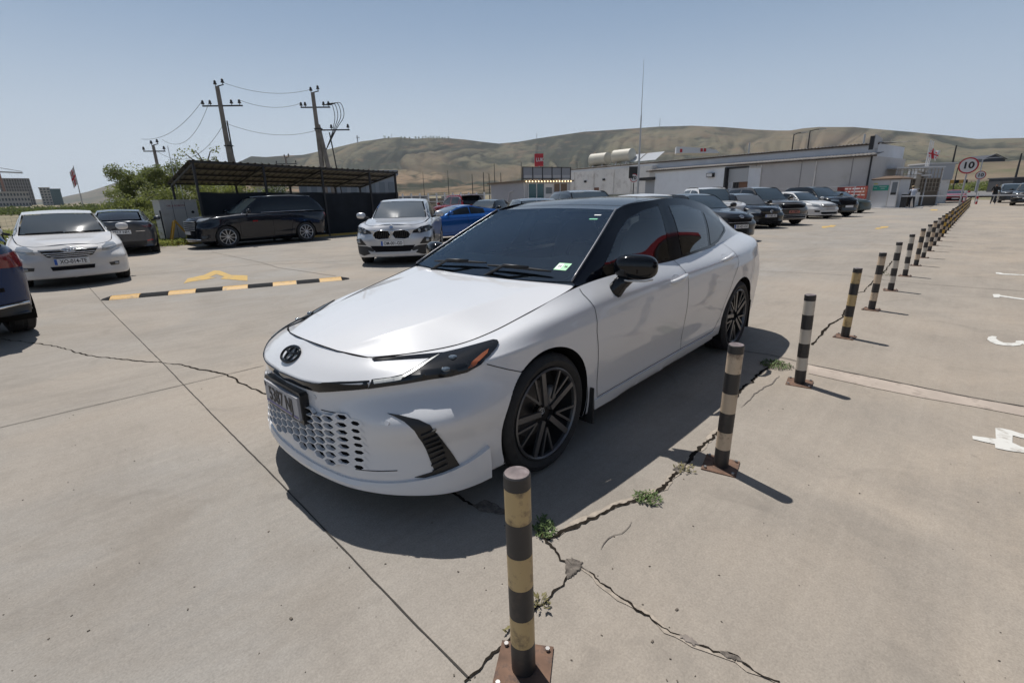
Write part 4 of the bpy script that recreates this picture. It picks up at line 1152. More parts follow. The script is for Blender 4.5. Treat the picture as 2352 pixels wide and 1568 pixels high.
# ------------------------------------------------------------------ bollards
RUST = mat('rusty_plate', (.15, .085, .055), .8, noise=(14, .45), dirt=(30, (.06, .045, .04), .8))
PAINTS = {'yellow': mat('bollard_yellow', (.48, .35, .17), .5, noise=(3, .06), dirt=(16, (.10, .07, .045), .9)),
          'cream': mat('bollard_cream', (.52, .41, .295), .5, noise=(3, .08), dirt=(13, (.12, .08, .06), .8)),
          'white': mat('bollard_white', (.53, .48, .41), .5, noise=(3, .1), dirt=(11, (.16, .12, .10), .9)),
          'bright': mat('bollard_bright', (.55, .34, .05), .5, dirt=(14, (.12, .08, .05), .8))}
BBLK = mat('bollard_black', (.030, .028, .028), .5, noise=(6, .3), dirt=(10, (.085, .06, .048), .75))
BTOP = mat('bollard_top', (.16, .125, .12), .45, noise=(24, .35), dirt=(18, (.33, .29, .28), .8))
def make_bollard(col):
    o = thing('bollard', 'x', 'bollard', (0, 0, 0), 0, 'striped bollards along the lane')
    r = .0385; zs = [.008, .118, .222, .335, .447, .560, .668, .712]
    for k in range(7):
        mb = MB(); mb.lathe([(zs[k], r), (zs[k + 1] - .0005, r)] if k < 6 else [(zs[k], r + .0006), (zs[k + 1] - .004, r + .0006), (zs[k + 1], r - .003)], 28, 'Z')
        m = BBLK if k % 2 == 0 else PAINTS[col]
        mb.build('band' if k < 6 else 'cap', m, o, True, 40)
    mb = MB(); mb.lathe([(.712, r - .003), (.7135, .02), (.714, .0001)], 28, 'Z'); mb.build('top_disc', BTOP, o, True, 40)
    mb = MB(); mb.box(-.088, .088, -.088, .088, .0, .008); mb.build('base_plate', RUST, o)
    for sx in (-1, 1):
        for sy in (-1, 1):
            mb = MB(); mb.cyl((.070 * sx, .070 * sy, .008), (.070 * sx, .070 * sy, .019), .008, n=6); mb.build('bolt', mat('bolt_steel', (.35, .34, .33), .4, .8), o)
    return o
protos = {}
BPX = [(1203, 1535), (1655, 1070), (1836, 880), (1940, 774), (2001, 711), (2045, 667), (2078, 634), (2103, 610), (2120, 592)]
BC = ['yellow', 'cream', 'white', 'yellow', 'cream', 'white', 'white', 'cream', 'white', 'cream', 'white', 'cream', 'bright', 'cream', 'bright', 'cream', 'cream']
ORD = ['first', 'second', 'third', 'fourth', 'fifth', 'sixth', 'seventh', 'eighth', 'ninth', 'tenth', 'eleventh', 'twelfth', 'thirteenth', 'fourteenth', 'fifteenth', 'sixteenth', 'seventeenth', 'eighteenth', 'nineteenth', 'twentieth', 'twenty first', 'twenty second', 'twenty third', 'twenty fourth', 'twenty fifth', 'twenty sixth', 'twenty seventh', 'twenty eighth', 'twenty ninth', 'thirtieth', 'thirty first', 'thirty second', 'thirty third', 'thirty fourth', 'thirty fifth', 'thirty sixth']
NAMES = {'yellow': 'ochre', 'cream': 'cream', 'white': 'dirty white', 'bright': 'bright yellow'}
for k in range(34):
    if k < 9: p = gp(*BPX[k])
    else:
        x0 = gp(*BPX[8]).x; p = Vector((x0 - 1.56 * (k - 8), 1.69 + .0035 * (k - 8), 0))
    col = BC[k] if k < len(BC) else ('bright' if k % 2 else 'cream')
    if col not in protos: protos[col] = b = make_bollard(col)
    else: b = copy_tree(protos[col])
    b.location = (p.x, p.y, 0); R_ = random.Random(k); b.rotation_euler = (R_.uniform(-.024, .024), R_.uniform(-.024, .024), [radians(33), radians(12), radians(8)][k] if k < 3 else R_.uniform(-.2, .2))
    if k == 0: b.rotation_euler[0] = .012; b.rotation_euler[1] = -.012
    b['label'] = '%s and black striped bollard, %s from the near end of the row' % (NAMES[col], ORD[k])

# ------------------------------------------------------------------ speed bump on the left
a = gp(235, 688); b = gp(802, 640); d = (b - a); n_ = d.length; d.normalize(); s_ = Vector((-d.y, d.x, 0))
bump = thing('speed_bump', 'black and yellow rubber speed bump lying across the yard on the left', 'speed bump', a)
BY = mat('bump_yellow', (.50, .27, .03), .55, dirt=(12, (.12, .08, .04), .7)); BB = mat('bump_black', (.016, .017, .019), .85, spec=.15)
prof = [(-.155, .002), (-.12, .022), (-.05, .046), (.05, .046), (.12, .022), (.155, .002)]
nseg = 11; cuts = [0, .13] + [.13 + (n_ - .28) * k / 9 for k in range(1, 10)] + [n_]
for k in range(len(cuts) - 1):
    t0, t1 = cuts[k] + .004, cuts[k + 1] - .004
    e0 = .55 if k == 0 else 1; e1 = .55 if k == len(cuts) - 2 else 1
    mb = MB(); V = [d * t0 + s_ * (q * e0) + Vector((0, 0, h * (e0 if e0 == 1 else .3))) for q, h in prof] + [d * t1 + s_ * (q * e1) + Vector((0, 0, h * (e1 if e1 == 1 else .3))) for q, h in prof]
    mb.add(V, [(i, i + 1, i + 7, i + 6) for i in range(5)] + [tuple(range(5, -1, -1)), tuple(range(6, 12)), (0, 6, 11, 5)])
    sg = mb.build('segment', BY if k % 2 else BB, bump)
    if k not in (0, len(cuts) - 2):
        for q in range(4):
            tq = t0 + (t1 - t0) * (.16 + .22 * q); mb = MB()
            V = [d * tq + s_ * .125 + Vector((0, 0, .021)), d * (tq + .035) + s_ * .075 + Vector((0, 0, .039)), d * (tq + .07) + s_ * .125 + Vector((0, 0, .021))]
            mb.add([v + Vector((0, 0, .0015)) for v in V], [(0, 1, 2)]); mb.build('reflector', mat('dull_red', (.20, .05, .03), .4) if k % 2 else mat('bump_grey', (.14, .15, .16), .4), sg)
# ------------------------------------------------------------------ hills, far town, trees
def vnoise(seed):
    R_ = np.random.RandomState(seed); T = R_.rand(256, 256)
    def f(x, y):
        x = np.asarray(x, float); y = np.asarray(y, float)
        xi = np.floor(x).astype(int); yi = np.floor(y).astype(int); fx = x - xi; fy = y - yi
        fx = fx * fx * (3 - 2 * fx); fy = fy * fy * (3 - 2 * fy)
        g = lambda a, b: T[a % 256, b % 256]
        return (g(xi, yi) * (1 - fx) + g(xi + 1, yi) * fx) * (1 - fy) + (g(xi, yi + 1) * (1 - fx) + g(xi + 1, yi + 1) * fx) * fy
    return f
VN = vnoise(3)
def hill_mat(name, grass, tan, bush, tan_top):
    m = bpy.data.materials.new(name); m.use_nodes = True; nt = m.node_tree; b = nt.nodes['Principled BSDF']; L = nt.links
    tc = nt.nodes.new('ShaderNodeTexCoord')
    def noise(s, d=8, r=.6, sc=(1, 1, 1)):
        mp = nt.nodes.new('ShaderNodeMapping'); mp.inputs['Scale'].default_value = sc; L.new(tc.outputs['Object'], mp.inputs[0])
        n = nt.nodes.new('ShaderNodeTexNoise'); n.inputs['Scale'].default_value = s; n.inputs['Detail'].default_value = d; n.inputs['Roughness'].default_value = r; L.new(mp.outputs[0], n.inputs['Vector']); return n.outputs[0]
    def ramp(v, a, c):
        r = nt.nodes.new('ShaderNodeMapRange'); r.inputs[1].default_value = a; r.inputs[2].default_value = c; L.new(v, r.inputs[0]); return r.outputs[0]
    def mix(f, a, c):
        x = nt.nodes.new('ShaderNodeMix'); x.data_type = 'RGBA'; L.new(f, x.inputs[0])
        for i, v in ((6, a), (7, c)):
            if isinstance(v, tuple): x.inputs[i].default_value = (*v, 1)
            else: L.new(v, x.inputs[i])
        return x.outputs[2]
    sp = nt.nodes.new('ShaderNodeSeparateXYZ'); L.new(tc.outputs['Object'], sp.inputs[0])
    # drier, tan ground on the lower slopes
    ad = nt.nodes.new('ShaderNodeMath'); ad.operation = 'MULTIPLY_ADD'; L.new(noise(.004), ad.inputs[0]); ad.inputs[1].default_value = tan_top * 1.2; L.new(sp.outputs[2], ad.inputs[2])
    east = nt.nodes.new('ShaderNodeMath'); east.operation = 'MULTIPLY_ADD'; L.new(noise(.003, 4), east.inputs[0]); east.inputs[1].default_value = 260.0; L.new(sp.outputs[1], east.inputs[2])
    hi = nt.nodes.new('ShaderNodeMath'); hi.operation = 'MAXIMUM'; L.new(ramp(ad.outputs[0], tan_top * .9, tan_top * 1.6), hi.inputs[0]); L.new(ramp(east.outputs[0], -650, -150), hi.inputs[1])
    c = mix(hi.outputs[0], tan, grass)
    ga = nt.nodes.new('ShaderNodeAttribute'); ga.attribute_name = 'gully'
    am = nt.nodes.new('ShaderNodeMath'); am.operation = 'MULTIPLY_ADD'; L.new(noise(.012, 9, .65), am.inputs[0]); am.inputs[1].default_value = .9; L.new(ga.outputs['Fac'], am.inputs[2])
    c = mix(ramp(am.outputs[0], .74, .92), c, bush)
    c = mix(ramp(am.outputs[0], .62, .30), c, tuple((g_ + t_) * .55 for g_, t_ in zip(tan, grass)))
    c = mix(ramp(noise(.0045, 10, .62, (1, 1, 3)), .58, .66), c, bush)
    c = mix(ramp(noise(.018, 8, .6, (1, 1, 3)), .56, .64), c, bush)
    c = mix(ramp(noise(.06, 6, .7, (1, 1, 2)), .60, .70), c, tuple(v * 1.3 for v in bush))
    c = mix(ramp(noise(.010, 9, .7, (1, 1, 4)), .54, .66), c, tuple(v * .62 for v in tan))
    c = mix(ramp(noise(.0023, 6, .5), .52, .70), c, tuple((g + t) / 2 * .85 for g, t in zip(grass, tan)))
    L.new(c, b.inputs['Base Color']); b.inputs['Roughness'].default_value = 1; b.inputs['Specular IOR Level'].default_value = 0
    return m
def az_el(px, py):
    d = _f + _r2 * ((px - 1176) / 1102.9) - _u2 * ((py - 784) / 1102.9)
    return atan2(d.y, d.x), d.z / math.hypot(d.x, d.y)
def hills(name, sil, R0, R1, m, p=1.0, gul=.25, nu=420, nv=70, seed=0, wave=9.0):
    """slope from the foot at R0 up to the ridge at R1 (metres), its skyline through `sil`"""
    A = [az_el(*q) for q in sil]; A = [(a if a < 0 else a - 2 * pi, e) for a, e in A]
    A = sorted(A); aa = np.array([a for a, _ in A]); ee = np.array([e for _, e in A])
    az = np.linspace(aa[0], aa[-1], nu); el = np.interp(az, aa, ee)
    GU = np.zeros((nv + 14, nu)); Q = np.zeros((nv + 14, nu, 3)); zf = terrain_z(R0) - 2
    for j in range(nv + 14):
        t = j / (nv - 1) if j < nv else 1 + (j - nv + 1) * .05
        r = R0 + (R1 - R0) * t
        u = az * R1 / 140.0
        warp = VN(u * .28 + 7 + seed, t * 2.6) * 3.4 + VN(u * .9 + 2, t * 5) * .7 + t * .8
        g = (1 - np.abs(2 * VN(u * .42 + warp + seed * 11, t * 1.1 + 3) - 1)) ** 2 * .50 + (1 - np.abs(2 * VN(u * 1.15 + warp * 1.8 + seed * 5, t * 2.2 + 9) - 1)) ** 2 * .30 + (1 - np.abs(2 * VN(u * 2.9 + warp * 3, t * 4.5) - 1)) ** 2 * .14 + VN(u * 7 + warp, t * 16) * .10
        amp = gul * math.sin(pi * min(t, 1)) ** .8
        f = max(0.0, min(t, 1)) ** p
        e0 = (zf - CAM.z) / r
        e = e0 + (el - e0) * f * (1 - amp * (g - .0)) if t <= 1 else el - (t - 1) * .35 * el
        GU[j] = g
        Q[j, :, 0] = CAM.x + r * np.cos(az); Q[j, :, 1] = CAM.y + r * np.sin(az); Q[j, :, 2] = CAM.z + e * r
    V, F = grid_vf(Q, True); mb = MB(); mb.add(V.tolist(), F); o = mb.build(name, m, None, True); o['kind'] = 'structure'
    at_ = o.data.attributes.new('gully', 'FLOAT', 'POINT'); at_.data.foreach_set('value', GU.ravel().astype(np.float32))
    return o
HM = hill_mat('hill_slope', (.138, .126, .084), (.255, .180, .120), (.046, .050, .036), 110.0)
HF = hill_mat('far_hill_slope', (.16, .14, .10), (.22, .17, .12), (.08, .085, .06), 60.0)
hills('far_hills', [(-420, 470), (0, 462), (130, 456), (165, 448), (200, 441), (235, 430), (262, 421), (290, 414), (330, 409), (420, 396), (500, 384), (560, 380), (700, 380)], 2600, 4600, HF, 1.1, .22, 240, 40, 2)
hills('hills', [(440, 440), (500, 400), (548, 372), (560, 367), (577, 359), (611, 361), (648, 358), (695, 356), (717, 351.5), (758, 342), (805, 331), (830, 325), (855, 322), (880, 318), (914, 315.5), (955, 319), (985, 317), (1035, 318), (1070, 321), (1100, 325), (1145, 330), (1190, 326), (1230, 319), (1270, 313), (1340, 303), (1430, 297), (1515, 291), (1590, 289), (1660, 292), (1740, 298), (1785, 300), (1815, 300), (1845, 295), (1880, 292), (1960, 292), (2030, 298), (2100, 304), (2190, 313), (2245, 319.5), (2300, 318), (2352, 317), (2700, 322)], 750, 2300, HM, .85, .62, 1000, 120, 4)

LEAF = {'olive': leafmat('olive_leaf', (.150, .170, .075), (1.2, .35)), 'dark': leafmat('dark_leaf', (.08, .10, .048), (1.5, .4)), 'light': leafmat('light_leaf', (.20, .22, .09), (1.0, .3))}
BARK = mat('bark', (.09, .07, .05), .9, noise=(9, .4))
def tree(label, p, h, w, m='olive', n=5000, leaf=.16, seed=1, name='tree', cat='tree', group=None, bushy=0.0, droop=.3):
    R_ = random.Random(seed); o = thing(name, label, cat, p, 0, group)
    tk = MB(); tips = []
    ns = 4 if bushy else 3
    for k in range(ns):
        a = 2 * pi * k / ns + R_.uniform(-.5, .5); sp = w * R_.uniform(.12, .3)
        P = [(R_.uniform(-.1, .1), R_.uniform(-.1, .1), 0), (sp * .3 * cos(a), sp * .3 * sin(a), h * .25), (sp * .8 * cos(a), sp * .8 * sin(a), h * .5), (sp * 1.3 * cos(a), sp * 1.3 * sin(a), h * .82)]
        tk.tube(P, [.035 * h * .5, .028 * h * .5, .018 * h * .5, .006 * h * .5], 7); tips += [Vector(q) for q in P[1:]]
        for q in range(5):
            b0 = Vector(P[1 + q % 3]); aa = a + R_.uniform(-1.4, 1.4); e = b0 + Vector((cos(aa) * w * R_.uniform(.2, .42), sin(aa) * w * R_.uniform(.2, .42), h * R_.uniform(.03, .25)))
            tk.tube([b0, (b0 + e) / 2 + Vector((0, 0, .05 * h)), e], [.009 * h, .006 * h, .003 * h], 5); tips.append(e)
    tk.build('trunk', BARK, o, True)
    # clumps around the limb ends
    cl = []
    for t in tips: cl.append((t, w * R_.uniform(.12, .22)))
    while len(cl) < 34:
        a = R_.uniform(0, 2 * pi); zz = R_.uniform(.12 if bushy else .35, 1.0); rr = w * .5 * math.sqrt(R_.random()) * (1 - .45 * abs(zz - .5) * 2 * .8)
        cl.append((Vector((rr * cos(a), rr * sin(a), zz * h * .93)), w * R_.uniform(.08, .17)))
    V = []; F = []
    for k in range(n):
        c, r = cl[R_.randrange(len(cl))]
        d = Vector((R_.gauss(0, 1), R_.gauss(0, 1), R_.gauss(0, .8))); d = d.normalized() * r * (R_.random() ** .45)
        p_ = c + d
        if p_.z < .04 * h: p_.z = .04 * h + R_.random() * .1 * h
        ax = Vector((R_.gauss(0, 1), R_.gauss(0, 1), R_.gauss(0, 1) - droop)).normalized(); sd = ax.orthogonal().normalized(); sd.rotate(Matrix.Rotation(R_.uniform(0, 6.28), 3, ax))
        l = leaf * R_.uniform(.6, 1.4); wd = l * R_.uniform(.18, .4); b_ = len(V)
        V += [p_, p_ + ax * l * .5 + sd * wd, p_ + ax * l, p_ + ax * l * .5 - sd * wd]; F.append((b_, b_ + 1, b_ + 2, b_ + 3))
    mb = MB(); mb.add(V, F); c_ = mb.build('crown', LEAF[m], o); c_['kind'] = 'stuff'
    return o
def tz(p): return Vector((p.x, p.y, terrain_z(math.hypot(p.x, p.y))))
G1 = 'feathery trees behind the parking canopy'
tree('tall feathery green tree left of the parking canopy', tz(at(352, 470, 34)), 3.7, 2.8, 'olive', 42000, .085, 3, group=G1, bushy=.6)
tree('low olive bush in front of the feathery tree beside the white cabinet', tz(at(318, 480, 30)), 2.1, 2.8, 'light', 20000, .075, 4, 'bush', 'bush', G1, 1)
tree('low green bush directly left of the white cabinet', tz(at(362, 505, 28)), 1.4, 1.7, 'light', 7000, .065, 8, 'bush', 'bush', G1, 1)
tree('pale green tree behind the left end of the canopy', tz(at(440, 470, 36)), 3.3, 4.0, 'light', 14000, .10, 5, group=G1)
tree('wide pale tree behind the middle of the canopy', tz(at(515, 470, 38)), 3.1, 4.4, 'light', 14000, .10, 6, group=G1)
tree('thin tree showing above the canopy roof', tz(at(478, 420, 44)), 5.6, 2.6, 'olive', 1500, .16, 7, group=G1)
tree('small round tree behind the canopy near the grey hall', tz(at(620, 470, 40)), 2.6, 2.8, 'dark', 3500, .15, 9, group=G1)
# low scrub over the field and along the far road
def scrub(name, label, pts, n, hh, spread, m, leaf=.25, seed=1):
    R_ = random.Random(seed); V = []; F = []
    for k in range(n):
        i = R_.randrange(len(pts) - 1); t = R_.random(); c = pts[i] * (1 - t) + pts[i + 1] * t
        bl = VN(c.x * .35 + seed, c.y * .35)
        p_ = tz(c + Vector((R_.gauss(0, spread), R_.gauss(0, spread), 0))) + Vector((0, 0, hh * R_.random() * (.35 + bl)))
        ax = Vector((R_.gauss(0, 1), R_.gauss(0, 1), R_.random() * 1.3)).normalized(); sd = ax.orthogonal().normalized(); l = leaf * R_.uniform(.5, 1.4); b_ = len(V)
        V += [p_, p_ + ax * l * .5 + sd * l * .3, p_ + ax * l, p_ + ax * l * .5 - sd * l * .3]; F.append((b_, b_ + 1, b_ + 2, b_ + 3))
    mb = MB(); mb.add(V, F); o = mb.build(name, LEAF[m]); tag(o, label, 'scrub', None, 'stuff'); return o
scrub('scrub', 'low dark scrub along the far edge of the field on the left', [at(-150, 480, 150), at(100, 476, 150), at(300, 470, 140), at(430, 470, 130)], 20000, 1.6, 5, 'dark', .4, 1)
scrub('grass', 'tall green grass behind the wire fence on the left', [at(-120, 500, 32), at(60, 500, 31), at(250, 500, 30), at(370, 520, 28)], 34000, .55, 1.6, 'light', .08, 2)
scrub('grass', 'grass around the white cabinet at the yard edge', [at(340, 540, 24.5), at(380, 545, 24.2), at(440, 550, 24.5)], 6000, .26, .45, 'light', .07, 3)
scrub('scrub', 'green scrub along the far road bank on the right', [at(2130, 420, 125), at(2240, 420, 130), at(2420, 415, 125)], 9000, 1.5, 3, 'olive', .35, 4)

# far buildings on the left
CONCG = mat('hazed_concrete', (.30, .29, .285), .9, noise=(.3, .15)); HOLLOW = mat('hollow_shade', (.11, .115, .12), .9)  # tower greys lifted to paint in haze; dark tone stands for shaded openings
def far_block(name, label, x0, x1, top, dist, wall, floors, bays, win, depth=14, frame=False, group=None, base_px=485):
    """block facing the camera, its front between the directions x0..x1"""
    a = at(x0, base_px, dist); b = at(x1, base_px, dist); z0 = terrain_z(dist) - 3; zt = at((x0 + x1) / 2, top, dist).z
    o = thing(name, label, 'building', ((a.x + b.x) / 2, (a.y + b.y) / 2, z0), atan2(b.y - a.y, b.x - a.x), group)
    w = (b - a).length if False else math.hypot(b.x - a.x, b.y - a.y); h = zt - z0
    mb = MB(); mb.box(-w / 2, w / 2, .35, depth, 0, h); mb.build('walls', HOLLOW if frame else wall, o)  # framed blocks get a dark box painted as their shaded floors
    rf = MB(); rf.box(-w / 2 - .3, w / 2 + .3, 0, depth + .3, h, h + .5); rf.build('roof', wall, o)
    fh = h / floors; bw = w / bays
    if frame:
        for k in range(floors + 1):
            mb = MB(); mb.box(-w / 2, w / 2, -.2, .36, k * fh - .25, k * fh + .25); mb.build('slab', wall, o)
        for k in range(bays + 1):
            mb = MB(); mb.box(-w / 2 + k * bw - .3, -w / 2 + k * bw + .3, -.1, .38, 0, h); mb.build('column', wall, o)
    else:
        me = None
        for k in range(floors):
            for q in range(bays):
                if me is None:
                    mb = MB(); mb.box(-bw * .3, bw * .3, 0, .12, -fh * .27, fh * .27); me = mb.mesh('window', win)
                link('window', me, o, (-w / 2 + (q + .5) * bw, .26, (k + .55) * fh))
    return o
HZW = mat('far_window', (.06, .075, .09), .3)
far_block('tower_block', 'unfinished grey concrete tower block under a crane far on the left', 17, 88, 411, 600, CONCG, 9, 12, HZW, 20, True)
far_block('office_block', 'narrow glass fronted office block right of the unfinished tower', 128, 152, 435, 500, mat('teal_glass', (.06, .11, .12), .2), 8, 5, mat('teal_pane', (.08, .14, .15), .1), 12)
far_block('office_block', 'pale side wing of the glass fronted office block', 104, 128, 432, 500, mat('pale_wall', (.42, .40, .37), .8), 8, 3, HZW, 12)
far_block('long_building', 'long pale building with rows of windows at the far left edge', -60, 78, 442, 420, mat('pale_wall', (.42, .40, .37), .8), 4, 18, HZW, 12)
c = at(20, 470, 590); crane = thing('tower_crane', 'slim tower crane standing over the unfinished tower block', 'crane', (c.x, c.y, terrain_z(590)))
zt = at(22, 394, 590).z - terrain_z(590); d = (at(60, 400, 590) - at(20, 400, 590)); d.z = 0; d.normalize()
mb = MB(); mb.bar((0, 0, 0), (0, 0, zt), 1.4); mb.build('mast', mat('crane_red', (.30, .16, .12), .6), crane)
mb = MB(); mb.bar(d * -9 + Vector((0, 0, zt)), d * 14 + Vector((0, 0, zt - 1)), 1.0); mb.bar(d * -9 + Vector((0, 0, zt)), Vector((0, 0, zt + 3)), .4); mb.bar(d * 14 + Vector((0, 0, zt)), Vector((0, 0, zt + 3)), .4); mb.build('jib', mat('crane_grey', (.36, .35, .34), .6), crane)

FLAGW = mat('flag_white', (.62, .60, .60), .8); FLAGR = mat('flag_red', (.50, .03, .04), .8); POLEG = mat('pole_grey', (.40, .40, .41), .4, .4)
def cross_flag(root, w, h, top, d, fold=.12, seed=1):
    """white flag with a red cross and four small crosses, hanging in folds from the top of its pole"""
    R_ = random.Random(seed); n, k = 22, 14; ph = R_.uniform(0, 6)
    s_ = Vector((-d.y, d.x, 0))
    def P(u, v):
        sag = .35 * u * h; return Vector((0, 0, top)) + d * (u * w * .72) + s_ * (fold * sin(7 * u + 3 * v + ph) * (.2 + u)) + Vector((0, 0, -v * h - sag + .04 * sin(9 * u + ph)))
    V = [P(i / n, j / k) for i in range(n + 1) for j in range(k + 1)]; Fw = []; Fr = []
    for i in range(n):
        for j in range(k):
            u, v = (i + .5) / n, (j + .5) / k; red = abs(u - .5) < .07 or abs(v - .5) < .1
            for cu in (.25, .75):
                for cv in (.25, .75):
                    if (abs(u - cu) < .028 and abs(v - cv) < .11) or (abs(u - cu) < .075 and abs(v - cv) < .04): red = True
            (Fr if red else Fw).append((i * (k + 1) + j, (i + 1) * (k + 1) + j, (i + 1) * (k + 1) + j + 1, i * (k + 1) + j + 1))
    f = root
    for nm, Fs, m in (('flag_field', Fw, FLAGW), ('flag_cross', Fr, FLAGR)):
        mb = MB(); mb.add(V, Fs); mb.build(nm, m, f, True)
p0 = tz(at(190, 470, 200)); p1 = at(168, 381, 200)
fp = thing('flagpole', 'tall flagpole with a red crossed white flag far away on the left', 'flagpole', p0)
mb = MB(); mb.cyl((0, 0, 0), (p1.x - p0.x, p1.y - p0.y, p1.z - p0.z), .16, .09, 8); mb.build('pole', POLEG, fp)
dd = (at(160, 380, 200) - at(168, 380, 200)); dd.z = 0; dd.normalize()
fl = thing('flag', 'small white flag with red crosses on the far left flagpole', 'flag', (p1.x, p1.y, 0)); cross_flag(fl, 1.7, 4.6, p1.z - .3, dd, .4, 2)
# hilltop masts and the small cross on the hill
for (px, py0, py1, w, lb) in ((822, 327, 311, 1.3, 'cross'), (900, 317, 307, .5, 'thin radio mast on the hilltop above the canopy'), (1233, 319, 306, .7, 'lattice radio mast in the saddle of the hills'), (1515, 292, 271, .7, 'slender radio mast on the highest hilltop'),):
    b0 = at(px, py0 + 3, 2100 if px < 1200 else 2450); t0 = at(px, py1, 2100 if px < 1200 else 2450)
    if lb == 'cross':
        o = thing('hilltop_cross', 'small grey cross standing on the hilltop above the canopy', 'cross', b0); h = t0.z - b0.z
        mb = MB(); mb.bar((0, 0, 0), (0, 0, h), 2.6); mb.build('upright', mat('far_steel', (.25, .26, .28), .7), o)
        a_ = at(px - 4.5, 316, 2100) - b0; b_ = at(px + 4.5, 316, 2100) - b0; mb = MB(); mb.bar(a_, b_, 2.4); mb.build('crossbar', mat('far_steel', (.25, .26, .28), .7), o)
    else:
        o = thing('radio_mast', lb, 'mast', b0); mb = MB(); mb.bar((0, 0, 0), (0, 0, t0.z - b0.z), w * 2, up=(1, 0, 0)); mb.build('mast', mat('far_steel', (.25, .26, .28), .7), o)
R_ = random.Random(2)
for k, px in enumerate([884, 893, 922, 930, 941, 955, 962, 971, 978, 984, 990, 996, 1003, 1009, 1016, 1022, 1030]):
    c = at(px, 319.5, 2060); s_ = R_.uniform(5, 10); o = thing('hilltop_tree', 'small dark tree in the row along the hilltop left of the saddle', 'tree', c, 0, 'dark trees on the hilltop')
    tr = MB(); tr.cyl((0, 0, -3), (0, 0, s_ * .5), .5, .3, 5); tr.build('trunk', BARK, o)
    V = []; F = []
    for q in range(60):
        p_ = Vector((R_.gauss(0, s_ * .22), R_.gauss(0, s_ * .22), s_ * .2 + s_ * R_.random())); ax = Vector((R_.gauss(0, 1), R_.gauss(0, 1), R_.gauss(0, 1))).normalized(); sd = ax.orthogonal(); l = 2.2; b_ = len(V)
        V += [p_, p_ + ax * l * .5 + sd * l * .4, p_ + ax * l, p_ + ax * l * .5 - sd * l * .4]; F.append((b_, b_ + 1, b_ + 2, b_ + 3))
    mb = MB(); mb.add(V, F); q = mb.build('crown', LEAF['dark'], o); q['kind'] = 'stuff'
